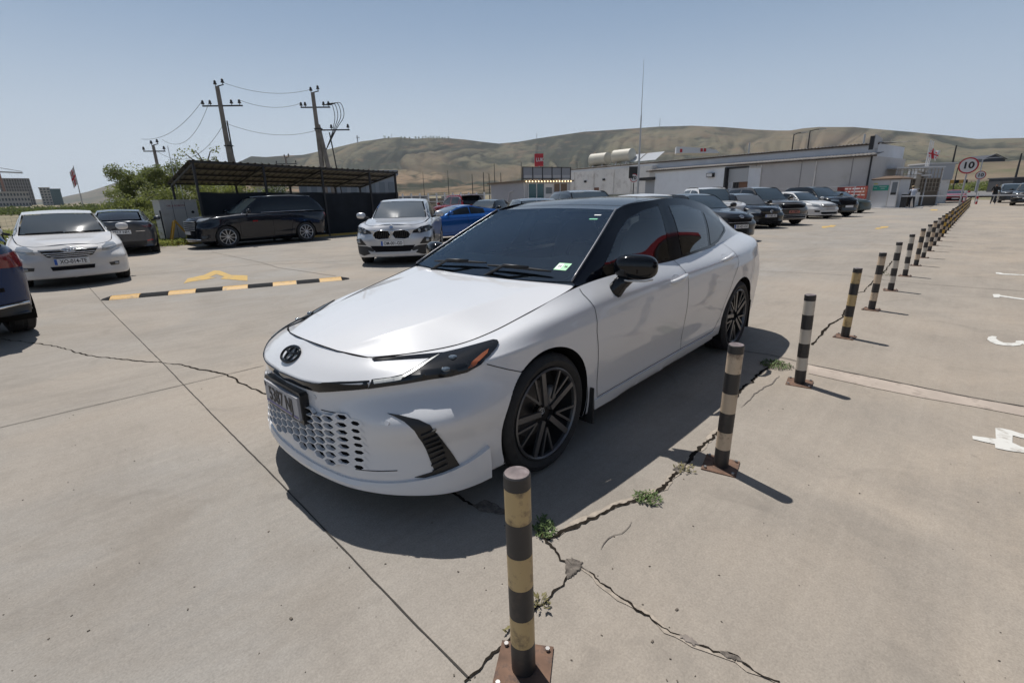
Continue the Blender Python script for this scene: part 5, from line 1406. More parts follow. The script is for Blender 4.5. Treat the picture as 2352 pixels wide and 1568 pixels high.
# ------------------------------------------------------------------ the other cars
def sym(poly): return poly, [(-a, b) for a, b in poly][::-1]
def park(name, label, S, pos, heading, pm, h=.04, group=None, cat='car', wheels='ten', rimR=None, rim_m=None, glassm=None, cladding=None, roofm=None, pillars=True, tw=.235, handles=True, ws_m=None, mirrors=True, gaps=True, mirror_m=None):
    """a complete car of shape S with body, doors, panes, wheels, mirrors; its front points along `heading` (degrees)"""
    root = thing(name, label, cat, pos, radians(heading), group)
    B = Body(S, h); wb = S['wb']; g = S['gh']; R = S['R']; sy = S['sy']
    c = B.cen('low'); x, y, z = c[:, 0], np.abs(c[:, 1]), c[:, 2]; left = c[:, 1] > 0
    xd = [-.15 * wb, -.57 * wb, -.86 * wb]
    belt = lambda xx: np.interp(-xx, [-p[0] for p in g['belt']], [p[2] for p in g['belt']])
    sil = .30 * R / .335
    dz = (z > sil) & (y > .55 * sy)
    fd = (x < xd[0]) & (x > xd[1]) & dz; rd = (x < xd[1]) & (x > xd[2]) & dz & (np.hypot(x + wb, z - R) > B.Ra + .05)
    bump = (x > .16) & (z < .62 * S['rows'][5][0][2] / .585) | (x > .5)
    rb = (x < -wb - .35) & (z < .62)
    lowc = (z < sil + .02) | (np.minimum(np.hypot(x, z - R), np.hypot(x + wb, z - R)) < B.Ra + .055) & (z < R + .5) if cladding else np.zeros(len(x), bool)
    if cladding: B.give('cladding', cladding, root, [('low', lowc & ~((x > .55)) )]); lowc = lowc & ~(x > .55)
    B.give('body_shell', pm, root, [('low', ~fd & ~rd & ~bump & ~rb & ~lowc), ('deck', None)])
    B.give('front_bumper', pm, root, [('low', bump & ~lowc)]); B.give('rear_bumper', pm, root, [('low', rb & ~bump & ~lowc)])
    dd = {}
    for nm, mk in (('front_door', fd), ('rear_door', rd)):
        for sd in (True, False): dd[nm, sd] = B.give(nm, pm, root, [('low', mk & (left == sd) & ~lowc)])
    B.give('hood', pm, root, [('hood', None)])
    B.give('roof', roofm or pm, root, [('roof', None), ('side', None)])
    # panes, set in from the pillars
    gb = B.gbvh
    def pane(name, patchkey, D, cen, edge, ins, lo, hi, m, bowrows):
        pass
    W = g['ws']; Rl = g['rail']; ia, ic = g['ia'], g['ic']
    e0, e1, e2 = Rl[0], Rl[1], Rl[ia]
    wsq = [(-e0[1] + .03, e0[2] + .015), (0, W[0][2] + .008), (e0[1] - .03, e0[2] + .015), (e1[1] - .03, e1[2]), (e2[1] - .035, e2[2] - .015), (0, W[2][2] - .012), (-e2[1] + .035, e2[2] - .015), (-e1[1] + .03, e1[2])]
    patch(gb, 'front', wsq, .004, .07, .004).build('windshield', ws_m or WSGLASS, root, True, 40)
    r0, r1, r2 = Rl[ic], Rl[ic + 1], Rl[ic + 2]; rw = g['rw']
    rq = [(r2[1] - .05, rw[2][2] + .02), (r1[1] - .045, r1[2]), (r0[1] - .045, r0[2] - .025), (0, rw[0][2] - .02), (-r0[1] + .045, r0[2] - .025), (-r1[1] + .045, r1[2]), (-r2[1] + .05, rw[2][2] + .02), (0, rw[2][2] + .02)]
    rwin = patch(gb, 'rear', rq, .004, .08, .004).build('rear_window', glassm or DARKGLASS, root, True, 40)
    bl = lambda t: np.array([np.interp(t, range(8), [p[k] for p in g['belt']]) for k in (0, 2)])
    rl = lambda t: np.array([np.interp(t, range(8), [p[k] for p in g['rail']]) for k in (0, 2)])
    def sp(t, v): a = bl(t); b = rl(t); return tuple(a + (b - a) * v)
    cuts = [(.25, 3.15), (3.32, 4.95), (5.08, 6.1)] if S.get('three') else [(.25, 3.25), (3.42, 5.45)]
    for (t0, t1) in cuts:
        lo = [sp(t, .07) for t in np.linspace(t0, t1, 5)]; hi = [sp(t, .86 if t > 1 else .80) for t in np.linspace(t1, max(t0, .45), 7)]
        for D in ('left', 'right'): patch(gb, D, lo + hi, .004, .08, .004).build('side_window', glassm or DARKGLASS, root, True, 40)
    underbody(root, S, .22 * R / .335); wells(root, S, B)
    for wx in (0, -wb):
        for sd in (-1, 1): wheel(root, wx, sd * (S['w'] - tw / 2 - .015), R=R, rimR=rimR or R * .70, width=tw, style=wheels, rim_m=rim_m)
    bv = B.bvh
    if gaps:
        gp_ = MB(); zb = S['gh']['belt'][3][2]
        for D in ('left', 'right'):
            for ln in ([(xd[0], zb - .03), (xd[0] - .03, .5), (xd[0] - .05, sil)], [(xd[1] + .03, zb - .01), (xd[1], .6), (xd[1], sil)], [(xd[0] - .05, sil), (xd[2] + .05, sil)], [(xd[2] - .02, zb), (xd[2] + .10, .65 * R / .335), (xd[2] + .2, sil)]): ribbon(bv, D, ln, .008, .003, .05, gp_)
        he = [(p[0], p[1]) for p in S['hood'][0]] + [(p[3][0], p[3][1]) for p in S['hood'][1:6]]
        for sd in (1, -1): ribbon(bv, 'top', [(a, b * sd) for a, b in he], .010, .003, .05, gp_)
        o = gp_.build('panel_gap', GAP, root); o['kind'] = 'stuff'
    for s_, D in ((1, 'left'), (-1, 'right')):
        if handles:
            for nm, hx in (('front_door', xd[1] + .12), ('rear_door', xd[2] + .14)):
                a, n1 = cast(bv, D, hx, belt(hx) - .11); q = MB(); q.tube([a - Vector((.10, 0, 0)), a + n1 * .03 - Vector((.08, 0, 0)), a + n1 * .03 + Vector((.08, 0, 0)), a + Vector((.10, 0, 0))], .013, 6); q.build('door_handle', pm, dd[nm, s_ == 1] or root, True)
        if mirrors:
            mx = g['rail'][0][0] - .16; mz = belt(mx) + .10
            mr = bpy.data.objects.new('door_mirror', None); COL.objects.link(mr); mr.parent = root; mr.location = (mx, (S['w'] + .10) * s_, mz); mr.empty_display_size = .1
            lump('mirror_housing', mirror_m or pm, mr, (0, 0, 0), (.07, .115, .075), (14, 10)); q = MB(); q.bar((-.0, -.20 * s_, -.08), (0, -.05 * s_, -.03), .05, .05); q.build('mirror_arm', BLACKP, mr)
    return root, B
def put(B, root, D, poly, name, m, off=.006, h=.035, both=True, sk=.03):
    out = []
    for P in (sym(poly) if both else (poly,)):
        out.append(patch(B.bvh, D, P, off, h, sk).build(name, m, root, True, 40))
    return out
def bars(B, root, D, zs, y0, y1, m, t=.012, off=.014, name='grille_bar'):
    for zz in zs:
        mb = MB(); P = [cast(B.bvh, D, yy, zz) for yy in np.linspace(y0, y1, 7)]
        mb.tube([p + n * off for p, n in P], t / 2, 6); mb.build(name, m, root, True)
def at_front(B, y, z, D='front'): p, n = cast(B.bvh, D, y, z); return p

# --- old white sedan on the left
WHITE2 = paint('old_white', (.58, .57, .56), rough=.4)
S2 = shape('sedan', fo=.96, wb=2.775, ro=1.07, w=.91, H=1.46, hood=.82, belt=.98, ws_base=-.36, ws_top=-1.16, roof_end=-2.55, rw_base=-3.30, hoodback=.985, ground=.19)
r2, B2 = park('sedan', 'older white sedan facing the camera at the far left', S2, (.80, -11.2, 0), 86, WHITE2, .03)
put(B2, r2, 'front', [(-.44, .735), (.44, .735), (.33, .60), (.22, .575), (-.22, .575), (-.33, .60)], 'grille', mat('grille_black', (.02, .021, .023), .4), .008, both=False)
for zz, w_ in ((.715, .42), (.675, .38), (.638, .34), (.602, .28)): bars(B2, r2, 'front', (zz,), -w_, w_, CHROME, .016)
for sd in (1, -1): put(B2, r2, dir_diag(22, sd), [(sd * a, b) for a, b in ([(.14, .665), (.16, .74), (.36, .80), (.50, .795), (.47, .715), (.30, .66)] if sd == 1 else [(.14, .665), (.16, .74), (.36, .80), (.50, .795), (.47, .715), (.30, .66)][::-1])], 'headlight', LAMP, .008, both=False)
put(B2, r2, 'front', [(-.33, .42), (.33, .42), (.31, .345), (-.31, .345)], 'lower_intake', GAP, .006, both=False)
put(B2, r2, 'front', [(.55, .42), (.72, .43), (.71, .36), (.57, .36)], 'fog_lamp', mat('fog_black', (.03, .03, .03), .4), .006)
for sd in (1, -1): lump('fog_lens', LAMP, r2, at_front(B2, .66 * sd, .395) + Vector((.006, 0, 0)), (.012, .05, .025), (10, 8))
pc, nn = cast(B2.bvh, 'front', 0, .715); lump('badge_boss', WHITE2, r2, pc - nn * .01, (.03, .13, .062)); toyota_badge(r2, pc + nn * .022, nn, CHROME, .075, .052, .008)
plate(r2, at_front(B2, 0, .5).x + .018, 0, .505, 'XO-014-TE', .52, .112)
mb = MB()
for y0, y1 in ((-.58, 0), (.02, .62)): mb.tube([cast(B2.gbvh, 'front', yy, zz)[0] + Vector((.02, 0, .01)) for yy, zz in ((y0, 1.0), ((y0 + y1) / 2, 1.005), (y1, 1.015))], .011, 5)
mb.build('wiper', RUBBER, r2)

# --- grey electric sedan seen from behind
GREY = paint('graphite_grey', (.060, .066, .078), .4, .3)
S3 = shape('sedan', fo=.84, wb=2.875, ro=.98, w=.925, H=1.44, hood=.76, belt=.99, ws_base=-.20, ws_top=-1.25, roof_end=-2.55, rw_base=-3.50, hoodback=.92, tail=1.06, ground=.17)
r3, B3 = park('sedan', 'dark grey electric sedan seen from behind, right of the older white sedan', S3, (-1.75, -21.1, 0), -101, GREY, .035, rim_m=SILVER, handles=False)
put(B3, r3, 'rear', [(.55, .93), (.80, .95), (.84, .90), (.78, .86), (.62, .86)], 'taillight', mat('dark_red_lamp', (.09, .008, .01), .15, coat=1.0), .008)
put(B3, r3, 'rear', [(-.62, .44), (.62, .44), (.55, .22), (-.55, .22)], 'diffuser', BLACKP, .006, both=False)
plate(r3, at_front(B3, 0, .74, 'rear').x - .02, 0, .74, '4917 NH', .52, .115, face=-1, blue=False, m=PLATEW)
put(B3, r3, 'rear', [(-.10, .965), (.10, .965), (.085, .945), (.025, .935), (0, .88), (-.025, .935), (-.085, .945)], 'badge', CHROME, .010, .03, False)
put(B3, r3, 'rear', [(.62, .46), (.78, .48), (.78, .44), (.62, .42)], 'reflector', REDLAMP, .006)
put(B3, r3, 'rear', [(-.62, .76), (-.38, .76), (-.38, .745), (-.62, .745)], 'lettering', CHROME, .008, .04, False)

# --- blue crossover cut off by the left edge
NAVY = mat('navy_blue', (.004, .024, .085), .22, spec=.35)
S4 = shape('suv', fo=.90, wb=2.70, ro=.98, w=.94, H=1.68, hood=1.0, belt=1.10, ws_base=-.45, ws_top=-1.25, roof_end=-3.15, rw_base=-3.58, hoodback=1.10, tail=1.13, ground=.24, R=.36, wr=.60)
r4, B4 = park('crossover', 'dark navy crossover with red tail lamp cut off by the left edge', S4, (3.10, -8.73, 0), -80, NAVY, .03, cladding=BLACKP)
S4['three'] = True
put(B4, r4, 'rear', [(.50, .985), (.86, 1.02), (.93, .93), (.90, .84), (.62, .86)], 'taillight', mat('dark_red_glass', (.16, .008, .012), .15, coat=.7), .012, .03)
put(B4, r4, 'right', [(-3.30, .98), (-3.62, 1.0), (-3.64, .86), (-3.45, .90)], 'taillight', mat('dark_red_glass', (.16, .008, .012), .15, coat=.7), .010, .03, False)
put(B4, r4, 'rear', [(-.80, .46), (.80, .46), (.86, .30), (.80, .24), (-.80, .24), (-.86, .30)], 'lower_cladding', BLACKP, .012, .04, False)
bars(B4, r4, 'rear', (.44,), -.80, .80, CHROME, .034, .02, 'chrome_strip')
put(B4, r4, 'rear', [(-.62, .645), (.62, .645), (.62, .60), (-.62, .60)], 'bumper_slot', GAP, .004, .05, False)

# --- big dark three-row vehicle in front of the canopy
MIDN = paint('midnight_blue', (.006, .009, .016), .3, .25)
S5 = shape('suv', fo=.97, wb=2.95, ro=1.18, w=.99, H=1.80, hood=1.08, belt=1.17, ws_base=-.52, ws_top=-1.42, roof_end=-3.50, rw_base=-3.98, hoodback=1.17, tail=1.19, ground=.23, R=.385, wr=.66); S5['three'] = True
r5, B5 = park('family_suv', 'long dark blue suv with silver wheels parked side on before the canopy', S5, (-4.0, -18.2, 0), 2.5, MIDN, .035, wheels='ten', rimR=.275)
put(B5, r5, 'front', [(-.62, .98), (.62, .98), (.56, .62), (-.56, .62)], 'grille', GAP, .008, .06, False)
bars(B5, r5, 'front', (.94, .87, .80, .73, .66), -.55, .55, SILVER, .03)
for sd in (1, -1): put(B5, r5, dir_diag(35, sd), [(sd * a, b) for a, b in ([(.02, .93), (.06, 1.03), (.40, 1.08), (.42, 1.02), (.20, .95)] if sd == 1 else [(.02, .93), (.06, 1.03), (.40, 1.08), (.42, 1.02), (.20, .95)][::-1])], 'headlight', LAMP, .010, .03, False)
bars(B5, r5, 'front', (.33,), -.72, .72, CHROME, .05, .012, 'chrome_strip')
plate(r5, at_front(B5, 0, .56).x + .02, 0, .56, '', .52, .112, blue=False)
for s_, D in ((1, 'left'), (-1, 'right')):
    put(B5, r5, D, [(-3.86, 1.10), (-4.06, 1.12), (-4.09, .99), (-3.98, .98)], 'taillight', REDLAMP, .010, .03, False)
    q = MB(); q.tube([p + Vector((0, 0, .03)) for p, n in (cast(B5.gbvh, 'top', xx, .60 * s_) for xx in (-1.6, -1.9, -2.6, -3.2, -3.45))], .016, 6); q.build('roof_rail', SILVER, r5, True)
    q = MB(); q.tube([cast(B5.gbvh, D, xx, zz)[0] + Vector((0, .012 * s_, 0)) for xx, zz in ((-.65, 1.185), (-1.6, 1.195), (-2.6, 1.20), (-3.4, 1.22))], .010, 5); q.build('chrome_strip', CHROME, r5, True)
p_, n_ = cast(B5.bvh, 'left', -1.02, .90); q = MB(); q.box(-.09, .09, -.01, .01, -.02, .02, Matrix.Translation(p_)); q.build('side_marker', REDLAMP, r5)

# --- silver crossover facing the camera
SILV = paint('silver_paint', (.52, .53, .55), .45, .32)
S6 = shape('suv', fo=.84, wb=2.67, ro=.84, w=.91, H=1.535, hood=.95, belt=1.03, ws_base=-.44, ws_top=-1.22, roof_end=-2.75, rw_base=-3.38, hoodback=1.06, tail=1.10, ground=.20, R=.345, wr=.575, bluff=.1)
r6, B6 = park('crossover', 'silver crossover with twin black kidney grilles facing the camera', S6, (-5.13, -8.10, 0), 47, SILV, .025, cladding=BLACKP, wheels='twin', ws_m=mat('pale_windscreen', (.09, .11, .125), .06, spec=.9, coat=.6))
for sd in (1, -1):
    K = [(.022, .72), (.06, .815), (.30, .825), (.39, .79), (.435, .72), (.39, .635), (.30, .615), (.075, .63)]
    K = K if sd == 1 else [(-a, b) for a, b in K][::-1]
    kg = put(B6, r6, 'front', K, 'kidney_grille', GAP, .012, .03, False)[0]
    q = MB(); Kc = [cast(B6.bvh, 'front', *k)[0] + Vector((.020, 0, 0)) for k in K]; q.tube(Kc + Kc[:1], .011, 6); q.build('grille_frame', CHROME, kg, True)
    for yy in np.linspace(.09, .39, 8):
        q = MB(); a = cast(B6.bvh, 'front', yy * sd, .64)[0]; b = cast(B6.bvh, 'front', yy * sd, .80)[0]; q.bar(a + Vector((.016, 0, 0)), b + Vector((.016, 0, 0)), .014, .014); q.build('grille_slat', PIANO, kg)
    H_ = [(.47, .745), (.50, .80), (.66, .87), (.84, .90), (.90, .84), (.84, .77), (.66, .735)]
    hl = put(B6, r6, 'front', H_ if sd == 1 else [(-a, b) for a, b in H_][::-1], 'headlight', DARKLAMP, .010, .03, False)[0]
    for yy in (.62, .76): lump('lamp_ring', LAMP, hl, at_front(B6, yy * sd, .795) + Vector((.008, 0, 0)), (.015, .045, .045), (12, 8))
    F_ = [(.62, .49), (.74, .64), (.88, .62), (.87, .49)]
    put(B6, r6, 'front', F_ if sd == 1 else [(-a, b) for a, b in F_][::-1], 'fog_pod', BLACKP, .010, .03, False)
    lump('fog_lens', LAMP, r6, at_front(B6, .79 * sd, .57) + Vector((.012, 0, 0)), (.015, .055, .04), (12, 8))
    put(B6, r6, 'front', [(sd * a, b) for a, b in ([(.40, .40), (.60, .46), (.90, .47), (.90, .30), (.70, .24), (.50, .30)] if sd == 1 else [(.40, .40), (.60, .46), (.90, .47), (.90, .30), (.70, .24), (.50, .30)][::-1])], 'corner_cladding', BLACKP, .008, .035, False)
put(B6, r6, 'front', [(-.52, .47), (.52, .47), (.40, .33), (-.40, .33)], 'lower_intake', GAP, .010, .04, False)
put(B6, r6, 'front', [(-.58, .36), (-.42, .325), (.42, .325), (.58, .36), (.50, .27), (-.50, .27)], 'skid_plate', mat('skid_silver', (.45, .46, .48), .4, .4), .016, .04, False)
pc, nn = cast(B6.bvh, 'front', 0, .885); q = MB(); q.cyl(pc, pc + nn * .012, .042, n=20); bd = q.build('badge', CHROME, r6, True, 40); q = MB(); q.cyl(pc + nn * .012, pc + nn * .014, .026, n=16); q.build('badge_centre', mat('badge_blue', (.10, .16, .30), .3), bd)
plate(r6, at_front(B6, 0, .53).x + .03, 0, .525, 'OM-001-GD', .52, .112)

# --- blue coupe side on, red family car behind it
BLUE = paint('bright_blue', (.012, .10, .36), .35, .25)
S7 = shape('sedan', fo=.92, wb=2.75, ro=.98, w=.91, H=1.28, hood=.74, belt=.91, ws_base=-.50, ws_top=-1.35, roof_end=-2.15, rw_base=-3.30, hoodback=.93, tail=1.0, ground=.16)
r7, B7 = park('coupe', 'bright blue coupe partly hidden behind the silver crossover', S7, (-9.4, -12.9, 0), -14, BLUE, .035, wheels='five')
for sd in (1, -1): put(B7, r7, dir_diag(40, sd), [(sd * a, b) for a, b in ([(.0, .66), (.08, .74), (.38, .79), (.36, .74), (.15, .66)] if sd == 1 else [(.0, .66), (.08, .74), (.38, .79), (.36, .74), (.15, .66)][::-1])], 'headlight', DARKLAMP, .008, .03, False)
RED = paint('deep_red', (.27, .012, .018), .25, .25)
S8 = shape('suv', fo=.90, wb=2.90, ro=1.02, w=.97, H=1.78, hood=1.06, belt=1.16, ws_base=-.55, ws_top=-1.30, roof_end=-3.25, rw_base=-3.72, hoodback=1.14, tail=1.17, ground=.26, R=.38, wr=.66); S8['three'] = True
c8 = at(1083, 465, 32)
r8, B8 = park('suv', 'red suv seen from behind beyond the blue coupe', S8, (c8.x - .2, c8.y - 2.6, 0), -104, RED, .04)
put(B8, r8, 'rear', [(.62, 1.14), (.90, 1.16), (.94, 1.0), (.66, 1.0)], 'taillight', REDLAMP, .01)
q = MB(); q.box(-3.62, -3.24, -.62, .62, 1.70, 1.735); q.build('roof_spoiler', BLACKP, r8)
for s_, D in ((1, 'left'), (-1, 'right')):
    q = MB(); q.tube([p + Vector((0, 0, .03)) for p, n in (cast(B8.gbvh, 'top', xx, .60 * s_) for xx in (-1.5, -1.8, -2.6, -3.1))], .018, 6); q.build('roof_rail', CHROME, r8, True)
    W_ = crv([cast(B8.gbvh, D, *k)[0] for k in ((-.85, 1.22), (-1.5, 1.62), (-2.5, 1.64), (-3.25, 1.56), (-3.45, 1.24), (-2.0, 1.21), (-.85, 1.22))], 3); q = MB(); q.tube([Vector(w_) + Vector((0, .012 * s_, 0)) for w_ in W_], .012, 5); q.build('window_frame', CHROME, r8, True)

# --- cars of which only roofs show over the white sedan
BLK = paint('black_paint', (.008, .009, .011), .2, .25); DGREY = paint('dark_grey_paint', (.035, .038, .044), .4, .3); LGREY = paint('light_grey_paint', (.30, .31, .33), .4, .32); WHT = paint('white_paint', (.60, .60, .60), rough=.35)
SED = shape('sedan', fo=.95, wb=2.70, ro=1.0, w=.90, H=1.46, hood=.80, belt=.97, ws_base=-.36, ws_top=-1.15, roof_end=-2.5, rw_base=-3.25, hoodback=.97)
SUVS = shape('suv', fo=.90, wb=2.72, ro=.98, w=.93, H=1.68, hood=1.0, belt=1.10, ws_base=-.45, ws_top=-1.25, roof_end=-3.0, rw_base=-3.55, hoodback=1.10, tail=1.13, ground=.22, R=.36, wr=.61); SUVS['three'] = True
def car_at(px, d, heading, S, *a, back=1.9, **k):
    c = at(px, 460, d); f = Vector((cos(radians(heading)), sin(radians(heading)), 0)); c = Vector((c.x, c.y, 0)) + f * back
    return park(a[0], a[1], S, c, heading, *a[2:], **k)
HR = 57
c9 = car_at(1130, 27, 20, SED, 'sedan', 'black sedan half hidden between the red suv and the kiosk', BLK, .05)
c10 = car_at(1222, 15.5, HR, SED, 'sedan', 'grey sedan showing only its roof edge over the windshield of the white sedan', DGREY, .05)
c11 = car_at(1332, 17.0, HR, SUVS, 'suv', 'dark suv showing only its curved roof above the white sedan, below the kiosk', DGREY, .05)
c12 = car_at(1470, 15.2, HR, shape('sedan', fo=.95, wb=2.70, ro=1.0, w=.90, H=1.50, hood=.80, belt=.97, ws_base=-.36, ws_top=-1.15, roof_end=-2.5, rw_base=-3.25, hoodback=.97), 'sedan', 'white car showing only its roof over the black roof of the white sedan', WHT, .05)
S13 = shape('suv', fo=.92, wb=2.85, ro=1.05, w=.95, H=1.74, hood=1.04, belt=1.13, ws_base=-.5, ws_top=-1.3, roof_end=-3.2, rw_base=-3.7, hoodback=1.14, tail=1.16, ground=.23, R=.37, wr=.62); S13['three'] = True
c13 = car_at(1620, 25.5, HR - 15, S13, 'suv', 'white suv with roof rails behind the black sedan at the right', WHT, .05, back=2.0)
for s_ in (1, -1):
    q = MB(); q.tube([p + Vector((0, 0, .03)) for p, n in (cast(c13[1].gbvh, 'top', xx, .56 * s_) for xx in (-1.5, -1.8, -2.6, -3.1))], .02, 6); q.build('roof_rail', BLACKP, c13[0], True)
c13b = car_at(1690, 29, HR, SUVS, 'suv', 'dark blue suv roof just visible behind the old black hatchback', MIDN, .06)

# --- the row on the right
fr = lambda deg: Vector((cos(radians(deg)), sin(radians(deg)), 0))
BLACKM = paint('faded_black', (.013, .014, .016), .1, .35)
S14 = shape('sedan', fo=.94, wb=2.70, ro=1.0, w=.88, H=1.48, hood=.84, belt=.98, ws_base=-.36, ws_top=-1.15, roof_end=-2.5, rw_base=-3.2, hoodback=.99)
e_ = Vector((-13.95, -2.85, 0)) - fr(60) * .90
r14, B14 = park('sedan', 'black sedan with a chrome emblem, nearest car of the right hand row', S14, e_, 60, BLACKM, .03)
put(B14, r14, 'front', [(-.46, .73), (.46, .73), (.40, .60), (-.40, .60)], 'grille', GAP, .008, .05, False)
bars(B14, r14, 'front', (.59,), -.42, .42, CHROME, .012)
pc, nn = cast(B14.bvh, 'front', 0, .76); toyota_badge(r14, pc, nn, CHROME, .075, .052, .009)
for sd in (1, -1): put(B14, r14, dir_diag(35, sd), [(sd * a, b) for a, b in ([(.04, .67), (.08, .76), (.36, .84), (.42, .80), (.34, .70)] if sd == 1 else [(.04, .67), (.08, .76), (.36, .84), (.42, .80), (.34, .70)][::-1])], 'headlight', LAMP, .010, .03, False)
plate(r14, at_front(B14, 0, .47).x + .02, 0, .47, 'KK-421-OO', .52, .112)
S15 = shape('suv', fo=.80, wb=2.475, ro=.75, w=.85, H=1.44, hood=.84, belt=.95, ws_base=-.42, ws_top=-1.05, roof_end=-2.60, rw_base=-3.05, hoodback=.95, tail=.98, ground=.18, R=.30, wr=.56, bluff=.2)
r15, B15 = park('hatchback', 'old black hatchback with oval headlights in the right hand row', S15, (-20.9, -4.46, 0), 52, BLK, .035, ws_m=mat('clear_windscreen', (.10, .11, .12), .08, spec=.8, coat=.5))
put(B15, r15, 'front', [(.42, .70), (.46, .76), (.74, .77), (.80, .70), (.74, .63), (.46, .63)], 'headlight', LAMP, .010, .03)
pc, nn = cast(B15.bvh, 'front', 0, .70); q = MB(); q.tube([pc + nn * .01 + Vector((0, .055 * cos(t), .055 * sin(t))) for t in np.linspace(0, 2 * pi, 17)], .008, 5); q.tube([pc + nn * .01 + Vector((0, a, b)) for a, b in ((-.04, .035), (-.015, -.04), (0, .0), (.015, -.04), (.04, .035))], .007, 5); q.build('emblem', CHROME, r15)
put(B15, r15, 'front', [(-.62, .30), (.62, .30), (.58, .22), (-.58, .22)], 'lower_intake', GAP, .006, .05, False)
plate(r15, at_front(B15, 0, .52).x + .02, 0, .52, 'XX-882-AG', .52, .112)
BRONZE = paint('grey_brown', (.105, .098, .092), .5, .3)
S16 = shape('suv', fo=.93, wb=2.815, ro=1.05, w=.95, H=1.72, hood=1.02, belt=1.11, ws_base=-.46, ws_top=-1.30, roof_end=-3.2, rw_base=-3.7, hoodback=1.12, tail=1.14, ground=.23, R=.365, wr=.62, bluff=.2); S16['three'] = True
r16, B16 = park('suv', 'grey brown suv with a wide black grille between the old hatchback and the white sedan', S16, (-23.3, -4.28, 0), 52, BRONZE, .04)
put(B16, r16, 'front', [(-.60, .92), (.60, .92), (.52, .74), (-.52, .74)], 'grille', GAP, .010, .05, False); bars(B16, r16, 'front', (.925, .735), -.56, .56, SILVER, .022)
put(B16, r16, 'front', [(.64, .76), (.66, .92), (.88, .94), (.86, .74)], 'headlight', LAMP, .010, .04)
put(B16, r16, 'front', [(-.70, .46), (.70, .46), (.62, .34), (-.62, .34)], 'lower_intake', GAP, .008, .06, False); bars(B16, r16, 'front', (.47, .41, .33), -.68, .68, SILVER, .022)
plate(r16, at_front(B16, 0, .62).x + .02, 0, .60, 'A 1887', .52, .112, m=mat('plate_red', (.42, .16, .13), .4), blue=False)
S17 = shape('sedan', fo=.95, wb=2.775, ro=1.1, w=.92, H=1.465, hood=.80, belt=.97, ws_base=-.40, ws_top=-1.2, roof_end=-2.6, rw_base=-3.35, hoodback=.96)
r17, B17 = park('sedan', 'white sedan with a dark grille in the right hand row', S17, (-29.9, -4.23, 0), 58, WHT, .04, wheels='five')
put(B17, r17, 'front', [(-.50, .75), (.50, .75), (.46, .63), (-.46, .63)], 'grille', GAP, .010, .05, False); bars(B17, r17, 'front', (.72, .68), -.48, .48, CHROME, .025)
for sd in (1, -1): put(B17, r17, dir_diag(35, sd), [(sd * a, b) for a, b in ([(.02, .66), (.06, .74), (.40, .80), (.38, .74), (.2, .68)] if sd == 1 else [(.02, .66), (.06, .74), (.40, .80), (.38, .74), (.2, .68)][::-1])], 'headlight', LAMP, .012, .04, False)
put(B17, r17, 'front', [(-.55, .36), (.55, .36), (.50, .25), (-.50, .25)], 'lower_intake', GAP, .008, .05, False); put(B17, r17, 'front', [(.58, .44), (.80, .46), (.78, .36), (.60, .35)], 'fog_pod', BLACKP, .008, .04)
plate(r17, at_front(B17, 0, .52).x + .02, 0, .52, '', .52, .112, blue=False, m=PLATEG)
S18 = shape('suv', fo=.92, wb=2.88, ro=1.05, w=.98, H=1.72, hood=1.06, belt=1.14, ws_base=-.48, ws_top=-1.35, roof_end=-3.1, rw_base=-3.75, hoodback=1.14, tail=1.17, ground=.25, R=.385, wr=.63, bluff=.2)
r18, B18 = park('suv', 'black suv at the far end of the right hand row', S18, (-32.2, -3.75, 0), 56, BLK, .04, wheels='five', rim_m=BLACKP)
put(B18, r18, 'front', [(-.55, .94), (.55, .94), (.50, .66), (-.50, .66)], 'grille', GAP, .010, .06, False); put(B18, r18, 'front', [(.60, .86), (.62, .96), (.88, .98), (.86, .88)], 'headlight', LAMP, .010, .04)
plate(r18, at_front(B18, 0, .58).x + .03, 0, .58, '', .52, .112, blue=False)
GREEN = paint('dull_green', (.045, .060, .052), .3, .35)
r19, B19 = car_at(1922, 41, 62, shape('sedan', fo=.95, wb=2.6, ro=.95, w=.87, H=1.44, hood=.80, belt=.97, ws_base=-.36, ws_top=-1.15, roof_end=-2.5, rw_base=-3.1, hoodback=.97), 'sedan', 'dull green sedan behind the black suv near the red banner', GREEN, .06, back=1.2)
# --- far ones
REDS = paint('sports_red', (.30, .012, .03), .25, .3)
S20 = shape('sedan', fo=.95, wb=2.7, ro=.9, w=.93, H=1.22, hood=.74, belt=.90, ws_base=-.45, ws_top=-1.25, roof_end=-1.9, rw_base=-3.2, hoodback=.88, tail=.98, ground=.13)
r20, B20 = park('sports_car', 'low red sports car driving up the lane beyond the near speed sign', S20, (-66.5, .35, 0), 4, REDS, .05)
put(B20, r20, 'front', [(-.80, .42), (.80, .42), (.70, .20), (-.70, .20)], 'grille', GAP, .02, .06, False); put(B20, r20, 'front', [(.50, .58), (.78, .66), (.82, .60), (.60, .54)], 'headlight', DARKLAMP, .012, .04); plate(r20, at_front(B20, 0, .40).x + .03, 0, .40, '', .52, .112, blue=False)
c21 = at(2161, 432, 112); r21, B21 = park('hatchback', 'pale silver hatchback passing on the far road', shape('suv', fo=.9, wb=2.7, ro=.95, w=.88, H=1.5, hood=.85, belt=1.0, ws_base=-.3, ws_top=-1.3, roof_end=-2.5, rw_base=-3.45, hoodback=.98, tail=1.05, wr=.56), Vector((c21.x + 1, c21.y, terrain_z(112) + .5)), 85, LGREY, .07)
r22, B22 = park('suv', 'black suv with lit chrome strip facing the camera at the right edge', SUVS, (-53.0, 4.95, 0), -4, BLK, .05)
